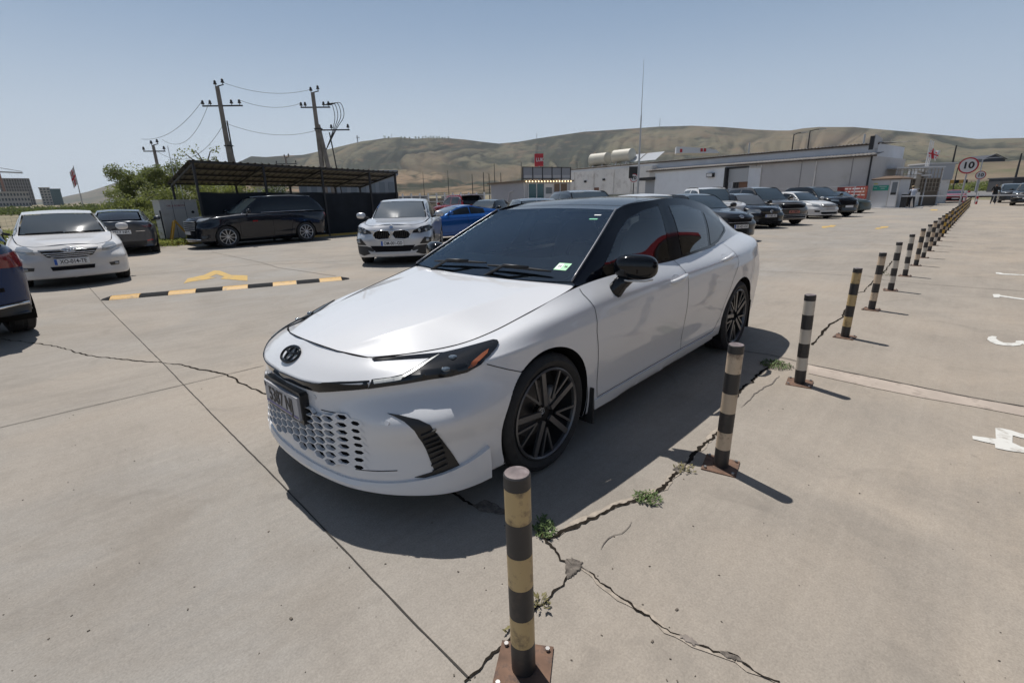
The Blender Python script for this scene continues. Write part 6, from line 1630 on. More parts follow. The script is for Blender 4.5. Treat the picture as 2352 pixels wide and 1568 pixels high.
bars(B22, r22, 'front', (.62,), -.8, .8, CHROME, .05); put(B22, r22, 'front', [(.55, .88), (.6, .98), (.86, .98), (.84, .90)], 'headlight', LAMP, .01, .04); plate(r22, at_front(B22, 0, .55).x + .03, 0, .55, '', .52, .112, blue=False)
r23, B23 = park('suv', 'grey suv behind the man near the right edge', SUVS, (-62.5, 4.4, 0), 6, DGREY, .06)
put(B23, r23, 'front', [(.55, .88), (.6, .98), (.86, .98), (.84, .90)], 'headlight', LAMP, .01, .04)
# ------------------------------------------------------------------ parking canopy
STEEL = mat('dark_steel', (.022, .022, .024), .6); SHEETM = mat('roof_sheet', (.10, .095, .085), .55, .3, noise=(1.5, .25), dirt=(3, (.05, .042, .035), .6))
NET = mat('shade_net', (.010, .013, .018), .9, noise=(2.5, .25))
can = thing('parking_canopy', 'dark steel parking canopy with a corrugated roof behind the long dark suv', 'canopy', (-3.95, -19.4, 0))
def CP(x, y, z): return Vector((x + 3.95, y + 19.4, z))
def roof_z(x, y): return 3.10 - .026 * (-3.95 - x) - (.64 - .013 * (-3.95 - x)) * (-19.4 - y) / 3.6
V = []; F = []; xs_ = []; x0 = -3.80
k = 0
while x0 > -12.95:
    for dx, up in ((0, 0), (.11, 0), (.135, .032), (.19, .032), (.215, 0)): xs_.append((x0 - dx, up))
    x0 -= .27
ys_ = [-19.25, -20.5, -21.8, -23.1]
for x_, up in xs_:
    for y_ in ys_: V.append(CP(x_, y_, roof_z(x_, y_) + up))
n_ = len(ys_)
F = [(i * n_ + j, i * n_ + j + 1, (i + 1) * n_ + j + 1, (i + 1) * n_ + j) for i in range(len(xs_) - 1) for j in range(n_ - 1)]
mb = MB(); mb.add(V, F); mb.build('roof_sheet', SHEETM, can)
for y_ in (-19.35, -20.3, -21.3, -22.2, -23.0):
    mb = MB(); mb.bar(CP(-3.85, y_, roof_z(-3.85, y_) - .04), CP(-12.95, y_, roof_z(-12.95, y_) - .04), .06, .06); mb.build('purlin', STEEL, can)
PX = (-3.95, -6.46, -8.95, -11.34, -12.80)
for x_ in PX:
    mb = MB(); mb.bar(CP(x_, -19.35, roof_z(x_, -19.35) - .10), CP(x_, -23.0, roof_z(x_, -23.0) - .10), .06, .08); mb.build('rafter', STEEL, can)
    for y_ in (-19.4, -22.9):
        mb = MB(); mb.bar(CP(x_, y_, 0), CP(x_, y_, roof_z(x_, y_) - .13), .08, .08); mb.build('post', STEEL, can)
sn = thing('shade_net', 'black shade net hung along the front posts of the canopy', 'net', (-3.95, -19.52, 0))
G = []
for i in range(93):
    x_ = -.02 - 9.0 * i / 92
    row = []
    for j in range(9):
        z_ = .04 + (1.94 - .008 * i / 9) * j / 8 - (.03 * abs(sin(i * pi / 23)) if j == 8 else 0)
        row.append((x_, .03 * sin(i * .55 + j * .3) * (.35 + .65 * abs(sin(j * .4))) + .02 * VN(i * .3, j * .5), z_))
    G.append(row)
V, F = grid_vf(np.array(G)); mb = MB(); mb.add(V.tolist(), F); mb.build('net_cloth', NET, sn, True)
mb = MB(); mb.tube([(-.02, 0, 1.98), (-9.0, 0, 1.90)], .012, 5); mb.build('wire', STEEL, sn)
mb = MB(); mb.box(-10.6, -7.7, -19.48, -19.36, .001, .09); o = mb.build('kerb', mat('kerb_yellow', (.48, .31, .07), .8, dirt=(4, (.3, .25, .2), .7))); tag(o, 'yellow kerb below the right half of the shade net', 'kerb')
# white cabinet with lettering, yellow guard frame
WCAB = mat('cabinet_white', (.50, .49, .47), .6, noise=(1.2, .06), dirt=(2.2, (.36, .33, .30), .6))
cb = thing('cabinet', 'tall white metal cabinet with small lettering left of the canopy', 'cabinet', (-3.85, -22.0, 0), radians(6))
mb = MB(); mb.box(-.66, .70, -.8, 0, .12, 1.72); mb.build('body', WCAB, cb)
mb = MB(); mb.box(-.70, .74, -.84, .03, 1.72, 1.76); mb.build('lid', WCAB, cb)
mb = MB(); mb.box(-.64, .68, -.78, -.02, 0, .12); mb.build('plinth', BLACKP, cb)
for sx in (-.20, .26):
    mb = MB(); mb.box(sx - .006, sx + .006, .0, .004, .2, 1.68); mb.build('door_gap', GAP, cb)
mb = MB(); mb.cyl((-.45, 0, 1.25), (-.45, .03, 1.25), .055, n=14); mb.build('vent', BLACKP, cb)
put_text('lettering', 'OIL & ROBOTS', .10, mat('letter_red', (.30, .14, .15), .6), cb, (.14, .008, 1.52), (-1, 0, 0), (0, 0, 1), bold=.003)
mb = MB(); mb.quad((.50, .006, 1.415), (-.22, .006, 1.415), (-.22, .006, 1.425), (.50, .006, 1.425)); mb.build('underline', mat('letter_blue', (.10, .16, .36), .6), cb)
YEL = mat('guard_yellow', (.52, .30, .03), .5, dirt=(9, (.16, .10, .05), .7))
yf = thing('guard_frame', 'yellow steel guard frame standing before the white cabinet', 'guard frame', (-3.3, -20.8, 0))
for a, b in (((.28, 0, .05), (0, .02, .95)), ((0, .02, .95), (-.55, 0, .05)), ((.28, 0, .04), (-.75, .05, .04)), ((0, .02, .95), (-.05, -.5, .9)), ((-.05, -.5, .9), (.2, -.6, .05))):
    mb = MB(); mb.bar(a, b, .06, .06); mb.build('tube', YEL, yf)
hose = MB(); hose.tube(crv([(-1.75, -20.6, .02), (-2.1, -20.9, .03), (-2.6, -21.0, .03), (-3.1, -21.2, .04), (-3.4, -21.6, .15)], 5), .025, 6); o = hose.build('hose', mat('hose_pale', (.42, .39, .33), .6)); tag(o, 'pale hose lying on the ground by the yellow guard frame', 'hose')
# wire fence by the field
wf = thing('wire_fence', 'wire mesh fence along the field on the left', 'fence', (0, 0, 0))
fa = at(-250, 500, 25); fb_ = at(375, 520, 24.5); WIRE = mat('wire', (.16, .15, .14), .6, .4)
FN = 12
for k in range(FN + 1):
    p = fa.lerp(fb_, k / FN); p.z = 0; mb = MB(); mb.cyl(p, p + Vector((0, 0, 1.35)), .03, n=6); mb.build('post', STEEL, wf)
mb = MB(); L_ = (fb_ - fa).length
for k in range(9): mb.bar((fa.x, fa.y, .12 + .14 * k), (fb_.x, fb_.y, .12 + .14 * k), .006)
for k in range(int(L_ / .14)):
    p = fa.lerp(fb_, k * .14 / L_); mb.bar((p.x, p.y, .1), (p.x, p.y, 1.26), .005)
o = mb.build('mesh_wires', WIRE, wf); o['kind'] = 'stuff'

# ------------------------------------------------------------------ utility poles and wires
PCON = mat('pole_concrete', (.23, .205, .185), .9, noise=(2.5, .2)); INS = mat('insulator', (.035, .032, .03), .3); CABLE = mat('cable', (.03, .03, .03), .6)
def insul(root, p, s=1.0):
    mb = MB(); p = Vector(p)
    mb.lathe([(0, .02 * s), (.10 * s, .02 * s), (.10 * s, .10 * s), (.17 * s, .085 * s), (.18 * s, .06 * s), (.22 * s, .075 * s), (.30 * s, .05 * s), (.33 * s, .0001)], 10, 'Z', p); mb.build('insulator', INS, root, True, 50)
def upole(label, px, top, dist, arms, strut=None, w=(.15, .24), group='utility poles behind the canopy', xtop=None):
    c = at(px, top, dist); gz = terrain_z(math.hypot(c.x, c.y)); o = thing('utility_pole', label, 'utility pole', (c.x, c.y, gz), 0, group)
    right = Vector((_r2.x, _r2.y, 0)).normalized(); h = c.z - gz
    b0 = Vector((0, 0, 0)); t0 = Vector((0, 0, h - .25)) + right * 0
    mb = MB(); mb.cyl(b0, t0, w[1], w[0], 8); mb.build('shaft', PCON, o)
    tops = [t0]
    if strut:
        mb = MB(); mb.cyl(right * strut[0], Vector((0, 0, strut[1])) + right * strut[2], w[1], w[0] * 1.05, 8); mb.build('strut', PCON, o)
        mb = MB(); mb.bar(right * -.2 + Vector((0, 0, strut[1] - .3)), right * (strut[2] + .25) + Vector((0, 0, strut[1] - .3)), .35, .08); mb.build('clamp', STEEL, o)
    for (z_, x0_, x1_, ins) in arms:
        zz = h + z_; mb = MB(); mb.bar(right * x0_ + Vector((0, 0, zz)), right * x1_ + Vector((0, 0, zz - .04)), .09, .09); mb.build('crossarm', STEEL, o)
        for q in ins: insul(o, right * q + Vector((0, 0, zz)), 1.25); tops.append(right * q + Vector((0, 0, zz + .35)))
    insul(o, t0 + right * -.12, 1.3); mb = MB(); mb.bar(t0, t0 + right * .5 + Vector((0, 0, .1)), .06); mb.build('top_arm', STEEL, o); insul(o, t0 + right * .45 + Vector((0, 0, .1)), 1.3)
    return o, Vector(o.location), right, h
u1, l1, rr, h1 = upole('leaning concrete utility pole left, above the canopy roof', 497, 190, 45, [(-1.55, -1.35, 1.65, (-1.3, -.75, .85, 1.45))], (.55, 6.2, .1))
mb = MB(); mb.tube([rr * .30 + Vector((0, 0, 3)), rr * .28 + Vector((0, 0, h1 - 2.6))], .05, 6); mb.build('cable_pipe', STEEL, u1)
u2, l2, rr, h2 = upole('concrete utility pole with two crossarms and looping cables, above the canopy', 717, 205, 45, [(-1.3, -1.1, 1.25, (-1.05, -.72, .75, 1.15)), (-3.0, -.2, 2.6, (1.15, 2.5))], (1.0, 7.6, .12))
mb = MB()
for k in range(4):
    a0 = Vector((0, 0, h2 - 1.2)) + rr * (.75 + .15 * k); mb.tube(crv([a0, a0 + rr * (.55 + .12 * k) + Vector((0, 0, .15)), a0 + rr * (.8 + .1 * k) + Vector((0, 0, -.7)), rr * (1.3 + .1 * k) + Vector((0, 0, h2 - 2.9)), rr * .45 + Vector((0, 0, h2 - 4.6))], 5), .028, 5)
o = mb.build('cable_loop', CABLE, u2, True); o['kind'] = 'stuff'
mb = MB(); mb.tube([rr * .95 + Vector((0, 0, h2 - 3.2)), rr * 1.55 + Vector((0, 0, 0))], .05, 6); mb.build('cable_pipe', CABLE, u2)
u0, l0, rr, h0 = upole('smaller concrete utility pole left of the canopy among the trees', 350, 327, 58, [(-.75, -1.0, 1.0, (-.95, .95))], None, (.12, .2))
u3, l3, rr, h3 = upole('distant utility pole peeping over the canopy roof', 655, 358, 75, [(-1.0, -1.4, 1.4, (-1.3, 1.3))], None, (.12, .2))
def wire(label, a, b, sag, r=.014):
    mb = MB(); P = [a.lerp(b, t) + Vector((0, 0, -4 * sag * t * (1 - t))) for t in np.linspace(0, 1, 15)]; mb.tube(P, r, 5)
    o = mb.build('overhead_wire', CABLE, None, True); return tag(o, label, 'wire', 'overhead wires between the utility poles')
T1 = l1 + Vector((0, 0, h1)); T2 = l2 + Vector((0, 0, h2)); T0 = l0 + Vector((0, 0, h0))
wire('topmost sagging wire between the two tall utility poles', T1 + rr * .45, T2 + rr * 0, .5)
wire('second sagging wire between the two tall utility poles', T1 + rr * 1.45 + Vector((0, 0, -1.2)), T2 + rr * -1.05 + Vector((0, 0, -1)), .4)
wire('lowest sagging wire between the two tall utility poles', T1 + Vector((0, 0, -2.7)), T2 + Vector((0, 0, -3.0)), .6)
wire('upper wire dropping left from the left tall pole', T1 + rr * -1.3 + Vector((0, 0, -1.2)), T0 + rr * -.95 + Vector((0, 0, .3)), .8)
wire('middle wire dropping left from the left tall pole', T1 + rr * -.75 + Vector((0, 0, -1.2)), T0 + rr * .95 + Vector((0, 0, .2)), 1.4)
wire('lowest wire dropping left from the left tall pole', T1 + Vector((0, 0, -2.8)), T0 + Vector((0, 0, -.6)), 1.6)

# thin masts and street lamps around
def slim(name, label, px, top, base_d, r=.05, cat='pole', lamp=0, m=None, z0=None):
    c = at(px, top, base_d); gz = terrain_z(math.hypot(c.x, c.y)) if z0 is None else z0
    o = thing(name, label, cat, (c.x, c.y, gz)); h = c.z - gz
    mb = MB(); mb.cyl((0, 0, 0), (0, 0, h), r * 1.5, r * .7, 7); mb.build('shaft', m or POLEG, o)
    if lamp:
        right = Vector((_r2.x, _r2.y, 0)).normalized(); mb = MB(); mb.tube([(0, 0, h - .1), Vector((0, 0, h + .1)) + right * lamp * .6, Vector((0, 0, h + .15)) + right * lamp * 1.3], r * .6, 5); mb.build('arm', m or POLEG, o)
        mb = MB(); mb.bar(Vector((0, 0, h + .12)) + right * lamp * 1.0, Vector((0, 0, h + .17)) + right * lamp * 1.8, .25, .1); mb.build('lamp_head', POLEG, o)
    return o
am = slim('antenna_mast', 'very tall thin antenna mast rising above the white workshop', 1473, 265, 45, .075, 'antenna')
c = at(1473, 137, 45); mb = MB(); mb.cyl((0, 0, at(1473, 265, 45).z - am.location.z), (0, 0, c.z - am.location.z), .035, .012, 6); mb.build('whip', POLEG, am)
slim('antenna_rod', 'thin rod standing left of the canopy, the taller of two', 385, 335, 30, .02, 'antenna'); slim('antenna_rod', 'thin rod standing left of the canopy, the shorter of two', 400, 357, 30, .02, 'antenna')
slim('street_lamp', 'street lamp with two arms above the workshop roof', 1824, 308, 82, .09, 'street lamp', .9, STEEL)
slim('street_lamp', 'street lamp with one arm above the workshop roof near its right end', 1861, 300, 82, .09, 'street lamp', 1.2, STEEL)
slim('street_lamp', 'lamp post right of the flags by the far road', 2197, 334, 95, .12, 'street lamp', 0, STEEL)
slim('street_lamp', 'pale lamp post behind the far speed sign', 2258, 365, 110, .10, 'street lamp', 1.6)
slim('utility_pole', 'dark utility pole at the right edge beyond the lane', 2347, 352, 120, .14, 'utility pole', 0, STEEL)
slim('utility_pole', 'short dark pole between the street lamps on the right', 2200, 385, 100, .07, 'utility pole', 0, STEEL)
for k, (px, tp, d) in enumerate([(1110, 396, 46), (1135, 376, 60), (1123, 399, 50), (1150, 397, 52), (1028, 392, 75), (971, 395, 90), (1084, 400, 58), (1197, 372, 60)]):
    slim('pole', ['thick dark post left of the tiled kiosk', 'tall thin post left of the tiled kiosk', 'short post left of the tiled kiosk', 'short post touching the kiosk roof', 'thin pole before the dry hill', 'faint distant pole right of the canopy', 'stubby post above the red suv', 'thin pole behind the kiosk signboard'][k], px, tp, d, .045, 'pole', 0, STEEL)
slim('chimney_pipe', 'slanting white flue above the workshop roof', 1722, 328, 62, .1, 'flue'); slim('chimney_pipe', 'white flue pipe above the right end of the workshop', 1987, 308, 54, .1, 'flue')

# ------------------------------------------------------------------ workshop hall on the right
WALLG = mat('grey_render', (.50, .485, .475), .9, noise=(.5, .06), dirt=(.8, (.38, .36, .34), .5)); WALLW = mat('white_render', (.76, .73, .69), .9, noise=(.6, .06), dirt=(1.1, (.46, .42, .38), .6))
ROOFM = mat('metal_roof', (.24, .22, .20), .7, .1, noise=(1.5, .35)); BANDM = mat('roof_band', (.54, .56, .60), .6, noise=(.6, .08)); RUSTE = mat('rust_edge', (.10, .075, .055), .9, noise=(5, .4))
P0 = Vector((-49.3, -4.9, 0)); dW = Vector((-.136, -.9907, 0)).normalized(); nW = Vector((.9907, -.136, 0))
def WP(s, o, z): return (P0 + dW * s + nW * o) - P0 + Vector((0, 0, z))
hall = thing('workshop_hall', 'long low grey workshop hall with stepped metal roofs behind the parked cars', 'building', P0)
def slab(name, s0, s1, o0, o1, z0, z1, m, par=None, z0b=None, z1b=None):
    mb = MB(); V = [WP(s, o, z) for z, s, o in ((z0, s0, o0), (z0, s1, o0), (z0, s1, o1), (z0, s0, o1), (z1, s0, o0), (z1, s1, o0), (z1 if z1b is None else z1b, s1, o1), (z1 if z1b is None else z1b, s0, o1))]
    mb.add(V, [(0, 1, 2, 3), (7, 6, 5, 4), (0, 4, 5, 1), (1, 5, 6, 2), (2, 6, 7, 3), (3, 7, 4, 0)]); return mb.build(name, m, par or hall)
slab('wall', 0, 21.6, -10, 0, 0, 4.15, WALLG)
slab('wall', 21.6, 37, -10, -.4, 0, 4.75, WALLW)  # white render, lightened to stand in for sun on this stretch
slab('upper_wall', 0, 37, -9, -1.4, 4.15, 5.15, BANDM)
def corr(name, s0, s1, o0, o1, z0, z1, m, pitch=.28, amp=.05):
    mb = MB(); V = []; n = int((s1 - s0) / pitch * 4)
    for i in range(n + 1):
        s = s0 + (s1 - s0) * i / n; up = amp * (1 if i % 4 in (1, 2) else 0)
        V += [WP(s, o0, z0 + up), WP(s, o1, z1 + up), WP(s, o0, z0 + up - .035)]
    F = []
    for i in range(n): a = 3 * i; F += [(a, a + 1, a + 4, a + 3), (a + 2, a, a + 3, a + 5)]
    mb.add(V, F); return mb.build(name, m, hall)
corr('lower_roof', -.5, 21.9, .35, -1.4, 4.18, 4.42, ROOFM); corr('upper_roof', -.1, 37, -1.2, -9, 5.18, 5.6, ROOFM)
slab('eave_board', -.5, 21.9, .30, .34, 4.06, 4.15, RUSTE); slab('eave_board', -.1, 37, -1.24, -1.2, 5.06, 5.16, RUSTE)
for s_ in (1.2, 5.2, 9.3, 13.0, 17.0): slab('wall_seam', s_, s_ + .05, 0, .025, 0, 4.05, mat('seam_grey', (.25, .245, .245), .8))
for s_ in (8.8, 4.0):
    mb = MB(); mb.tube([WP(s_, .10, 0), WP(s_ - .0, .10, 4.0)], .05, 6); mb.build('downpipe', WALLW, hall)
mb = MB(); mb.tube([WP(-.1, .08, 0), WP(-.1, .08, 4.1)], .07, 6); mb.build('downpipe', STEEL, hall)
mb = MB(); mb.box(-.05, .05, -.25, .05, 4.6, 5.65); mb.build('corner_fin', STEEL, hall)
o = MB(); q = [Vector((.0, .1, 4.7)), Vector((-2.6, .25, 4.7)), Vector((-2.6, .25, 5.6)), Vector((.0, .1, 5.75))]; o.add(q + [v + Vector((0, -.08, 0)) for v in q], [(0, 1, 2, 3), (7, 6, 5, 4), (0, 4, 5, 1), (1, 5, 6, 2), (2, 6, 7, 3), (3, 7, 4, 0)]); o.build('end_panel', mat('panel_grey', (.42, .42, .43), .7), hall)
for s_ in (24.5, 27.2, 30.5, 34.0):
    mb = MB(); mb.tube([WP(s_, -.30, 0), WP(s_, -.30, 4.7)], .06, 6); mb.build('downpipe', WALLW, hall)
for s_, z_ in ((28.6, 3.4), (31.8, 3.3)): slab('wall_light', s_, s_ + .3, -.4, -.2, z_, z_ + .25, STEEL)
slab('window', 29.6, 30.4, -.42, -.36, 1.5, 2.6, mat('rusty_shutter', (.20, .10, .07), .8))
slab('air_conditioner', 34.9, 36.0, -.4, .0, 2.9, 3.6, WCAB)
TANK = mat('cream_tank', (.52, .49, .41), .5, noise=(.8, .06))
for s_, z_ in ((31.5, 6.2), (27.6, 6.35)):
    tk = thing('roof_tank', 'cream cylindrical water tank on the workshop roof, the %s one' % ('left' if s_ > 30 else 'right'), 'tank', P0 + WP(s_, -2.6, 0) )
    mb = MB(); a = dW * -1.5; mb.cyl(Vector((0, 0, z_)) + dW * -1.35, Vector((0, 0, z_)) + dW * 1.35, .80, n=24); ob = mb.build('drum', TANK, tk, True, 40)
    for e in (-1.35, 1.35): mb = MB(); mb.cyl(Vector((0, 0, z_)) + dW * e, Vector((0, 0, z_)) + dW * (e * 1.1), .80, .55, 24); mb.build('end_cap', TANK, tk, True, 40)
    for e in (-.8, .8):
        for w__ in (-1, 1): mb = MB(); mb.bar(Vector((0, 0, 5.2)) + dW * e + nW * .6 * w__, Vector((0, 0, z_ - .5)) + dW * e + nW * .3 * w__, .1); mb.build('stand', WALLW, tk)
sp_ = thing('solar_panel', 'tilted pale solar panels on the workshop roof beside the cream tanks', 'solar panel', P0 + WP(23.5, -3, 0))
for k in range(2):
    mb = MB(); a = dW * (1.6 - 2.7 * k); mb.add([a + nW * .9 + Vector((0, 0, 5.5)), a + dW * 2.5 + nW * .9 + Vector((0, 0, 5.5)), a + dW * 2.5 - nW * .9 + Vector((0, 0, 6.5)), a - nW * .9 + Vector((0, 0, 6.5))], [(0, 1, 2, 3)]); mb.build('panel', mat('panel_pale', (.48, .49, .50), .2, coat=.5), sp_)
# petrol station sign and red lettered fascia behind the hall
RSIGN = mat('sign_red', (.42, .018, .03), .4); WSIGN = mat('sign_white', (.60, .60, .61), .5)
c = at(1610, 349, 75); fa_ = thing('station_fascia', 'white petrol station fascia with red marks showing over the workshop roof', 'sign', c)
rt = Vector((_r2.x, _r2.y, 0)).normalized()
mb = MB(); V = [rt * a + Vector((0, 0, b)) for a, b in ((-3.4, -.1), (2.6, -.25), (2.0, .25), (-1.0, .62), (-3.4, .75))]; V += [v + _f * .5 for v in V]
mb.add(V, [(4, 3, 2, 1, 0), (5, 6, 7, 8, 9)] + [(i, (i + 1) % 5, (i + 1) % 5 + 5, i + 5) for i in range(5)]); mb.build('board', WSIGN, fa_)
for a in (-2.9, -.1, .35):
    mb = MB(); V = [rt * (a + p) + Vector((0, 0, q)) - _f * .03 for p, q in ((0, .0), (.34, 0), (.34, .42), (0, .45))]; mb.add(V, [(0, 1, 2, 3)]); mb.build('red_mark', RSIGN, fa_)
c = at(1238, 386, 66); ls = thing('petrol_sign', 'red square petrol sign with white letters above the kiosk', 'sign', (c.x, c.y, 0))
zb_ = at(1238, 382, 66).z; zt_ = at(1238, 354, 66).z; hw = .56
mb = MB(); V = [rt * a + Vector((0, 0, b)) + _f * q for q in (-.12, .12) for a, b in ((-hw, zb_), (hw, zb_), (hw, zt_), (-hw, zt_))]; mb.add(V, [(0, 1, 2, 3), (7, 6, 5, 4), (0, 4, 5, 1), (1, 5, 6, 2), (2, 6, 7, 3), (3, 7, 4, 0)]); mb.build('board', RSIGN, ls)
mb = MB(); mb.cyl((0, 0, 0), (0, 0, zb_), .12, n=8); mb.build('post', POLEG, ls)
put_text('lettering', 'LUK', .62, WSIGN, ls, rt * .10 + Vector((0, 0, (zb_ + zt_) / 2 + .02)) - Vector((_f.x, _f.y, 0)) * .16, rt, (0, 0, 1), sx=.85, bold=.012)

# white flat block in front of the hall, its porch and the 70 sign
a = at(1505, 398, 46); b = at(1666, 385, 41); WB0 = Vector((a.x, a.y, 0)); WB1 = Vector((b.x, b.y, 0)); zt1 = (a.z + b.z) / 2
wb_ = thing('white_block', 'plain white flat roofed block in front of the workshop hall', 'building', WB1)
db = (WB0 - WB1).normalized(); nb = Vector((-db.y, db.x, 0)); Lb = (WB0 - WB1).length
if nb.dot(CAM - WB1) < 0: nb = -nb
BLKW = mat('block_white', (.74, .76, .79), .85, noise=(.7, .04), dirt=(1.3, (.62, .63, .65), .4))
def box2(name, o_, dx, dn, s0, s1, n0, n1, z0, z1, m, par):
    mb = MB(); V = [o_ + dx * s + dn * n + Vector((0, 0, z)) for z in (z0, z1) for s, n in ((s0, n0), (s1, n0), (s1, n1), (s0, n1))]
    mb.add(V, [(0, 1, 2, 3), (7, 6, 5, 4), (0, 4, 5, 1), (1, 5, 6, 2), (2, 6, 7, 3), (3, 7, 4, 0)]); return mb.build(name, m, par)
Z_ = Vector((0, 0, 0))
box2('wall', Z_, db, nb, 0, Lb, -4, 0, 0, zt1, BLKW, wb_); box2('coping', Z_, db, nb, -.08, Lb + .08, -4.1, .08, zt1, zt1 + .08, WCAB, wb_)
box2('flood_light', Z_, db, nb, .9, 1.5, 0, .25, zt1 - .62, zt1 - .32, STEEL, wb_); box2('light_lens', Z_, db, nb, .95, 1.45, .25, .27, zt1 - .58, zt1 - .36, WSIGN, wb_)
box2('porch_frame', Z_, db, nb, -.15, 0, -.3, .05, 0, zt1, STEEL, wb_); box2('porch_sign', Z_, db, nb, -1.75, -.15, -.35, -.25, zt1 - 1.05, zt1 - .12, mat('porch_panel', (.40, .41, .42), .6), wb_)
box2('porch_beam', Z_, db, nb, -1.75, -.15, -.36, -.2, zt1 - .12, zt1 + .02, STEEL, wb_); box2('door_opening', Z_, db, nb, -.85, -.15, -.9, -.8, 0, zt1 - 1.05, HOLLOW, wb_); box2('door', Z_, db, nb, -1.5, -.85, -.7, -.6, 0, zt1 - 1.05, mat('brown_door', (.16, .085, .055), .6), wb_)
for k in range(3): box2('door_bar', Z_, db, nb, -.83 + .22 * k, -.80 + .22 * k, -.78, -.74, 0, zt1 - 1.1, STEEL, wb_)
box2('low_annex', Z_, db, nb, Lb, Lb + 1.5, -3, -.3, 0, zt1 - .55, mat('annex_grey', (.34, .36, .39), .8), wb_); box2('annex_roof', Z_, db, nb, Lb - .05, Lb + 1.9, -3.2, .25, zt1 - .55, zt1 - .30, STEEL, wb_)
c = at(1456, 409, 47); sg = thing('speed_sign', 'round white 70 speed sign on a dark board by the white block', 'sign', c)
RB = mat('sign_rim', (.40, .02, .03), .5)
def disc_sign(o, c_, n, R_, txt, size):
    n = Vector(n).normalized(); r_ = Vector((0, 0, 1)).cross(n).normalized(); u_ = n.cross(r_)
    for nm, r0, off, m in (('rim', R_, 0, RB), ('field', R_ * .84, .006, WSIGN)):
        mb = MB(); P = [c_ + n * off + r_ * r0 * cos(t) + u_ * r0 * sin(t) for t in np.linspace(0, 2 * pi, 41)[:-1]]; Q = [p - n * .02 for p in P]; k = 40
        mb.add(P + Q, [tuple(range(k)), tuple(range(2 * k - 1, k - 1, -1))] + [(i, i + k, (i + 1) % k + k, (i + 1) % k) for i in range(k)]); mb.build(nm, m, o)
    put_text('digits', txt, size, PLATET, o, c_ + n * .010, r_, u_, sx=1.05, bold=.035 * size)
disc_sign(sg, Vector((0, 0, 0)), CAM - c, .36, '70', .42); mb = MB(); mb.bar(-rt * .45 + _f * .06 + Vector((0, 0, .5)), rt * .45 + _f * .06 + Vector((0, 0, .5)), .08, 1.0); mb.box(-.03, .03, -.03, .03, -c.z, -.4); mb.build('back_board', STEEL, sg)

# ------------------------------------------------------------------ kiosk with the lit eave, fence and sheds
KW = mat('kiosk_panel', (.42, .42, .43), .6, noise=(1, .05)); KW2 = mat('kiosk_light', (.58, .58, .59), .6)
TL_ = at(1127, 419, 36); TM_ = at(1201, 411, 32.5); TR_ = at(1310, 413, 34.5)
kz = 2.47; A_ = Vector((TL_.x, TL_.y, 0)); M__ = Vector((TM_.x, TM_.y, 0)); E_ = Vector((TR_.x, TR_.y, 0)); ks = thing('kiosk', 'small grey kiosk with a string of bulbs and signboards on its roof', 'kiosk', M__)
dl = A_ - M__; dr = E_ - M__; back = dl + dr
def hexa(name, P, z0, z1, m, par):
    n = len(P); mb = MB(); mb.add([(p.x, p.y, z0) for p in P] + [(p.x, p.y, z1) for p in P], [tuple(range(n - 1, -1, -1)), tuple(range(n, 2 * n))] + [(i, (i + 1) % n, (i + 1) % n + n, i + n) for i in range(n)]); return mb.build(name, m, par)
hexa('walls', [Z_, dr, back, dl], 0, kz, KW, ks); ex = (dl.normalized() + dr.normalized()) * -.18
hexa('roof_edge', [ex, dr - dl.normalized() * .2 + dr.normalized() * .15, back - ex, dl - dr.normalized() * .2 + dl.normalized() * .15], kz, kz + .10, mat('kiosk_eave', (.20, .15, .10), .7), ks)
drn = dr.normalized(); nout = Vector((drn.y, -drn.x, 0)); nout = nout if nout.dot(CAM - M__) > 0 else -nout; Lr = dr.length
TEAL = mat('teal_window', (.035, .10, .115), .12, coat=.6); BROWN = mat('brown_window', (.12, .065, .028), .25, coat=.4)
for k, (s0, s1, m) in enumerate([(.11, .26, TEAL), (.28, .42, TEAL), (.44, .62, KW2), (.64, .76, BROWN), (.78, .92, BROWN)]):
    box2('window' if m != KW2 else 'door', Z_, drn, nout, s0 * Lr, s1 * Lr, 0, .02, .35 if m != KW2 else .05, kz - .12, m, ks)
for s0 in (.01, .095, .265, .425, .625, .765, .93): box2('window_frame', Z_, drn, nout, s0 * Lr, (s0 + .013) * Lr, 0, .045, 0, kz - .05, WSIGN, ks)
box2('door_glass', Z_, drn, nout, .465 * Lr, .595 * Lr, .02, .03, kz - .75, kz - .35, mat('door_pane', (.16, .18, .19), .2), ks)
BULB = mat('bulb', (.8, .7, .5), .3, emit=((1.0, .78, .45), 3.0))
mbm = None
for k in range(16):
    p = Vector(drn * (Lr * (k + .5) / 16)) + nout * .24 + Vector((0, 0, kz + .02))
    if mbm is None:
        q = MB(); q.lathe([(-.045, .0001), (-.03, .03), (0, .042), (.03, .03), (.045, .0001)], 8, 'Z'); mbm = q.mesh('bulb', BULB, True)
    link('bulb', mbm, ks, p)
for k in range(5):
    s0 = Lr * k / 5; f_ = box2('sign_panel', Z_, drn, nout, s0 + .04, s0 + Lr / 5 - .02, -.05, 0, kz + .20, kz + .88, mat('sign_panel_grey', (.26, .27, .30), .5), ks)
    box2('panel_stripe', Z_, drn, nout, s0 + .06, s0 + Lr / 5 - .04, 0, .01, kz + .24, kz + .42, mat('stripe_pale', (.42, .42, .44), .5), ks)
for k in range(6): box2('sign_post', Z_, drn, nout, Lr * k / 5 - .02, Lr * k / 5 + .02, -.06, .03, kz + .1, kz + .93, STEEL, ks)
for zz in (.17, .88): box2('sign_rail', Z_, drn, nout, -.02, Lr + .02, -.06, .03, kz + zz, kz + zz + .04, STEEL, ks)
mb = MB(); lm = dl * .35 + nout * 0; dln = dl.normalized(); nl = Vector((dln.y, -dln.x, 0)); nl = nl if nl.dot(CAM - M__) > 0 else -nl
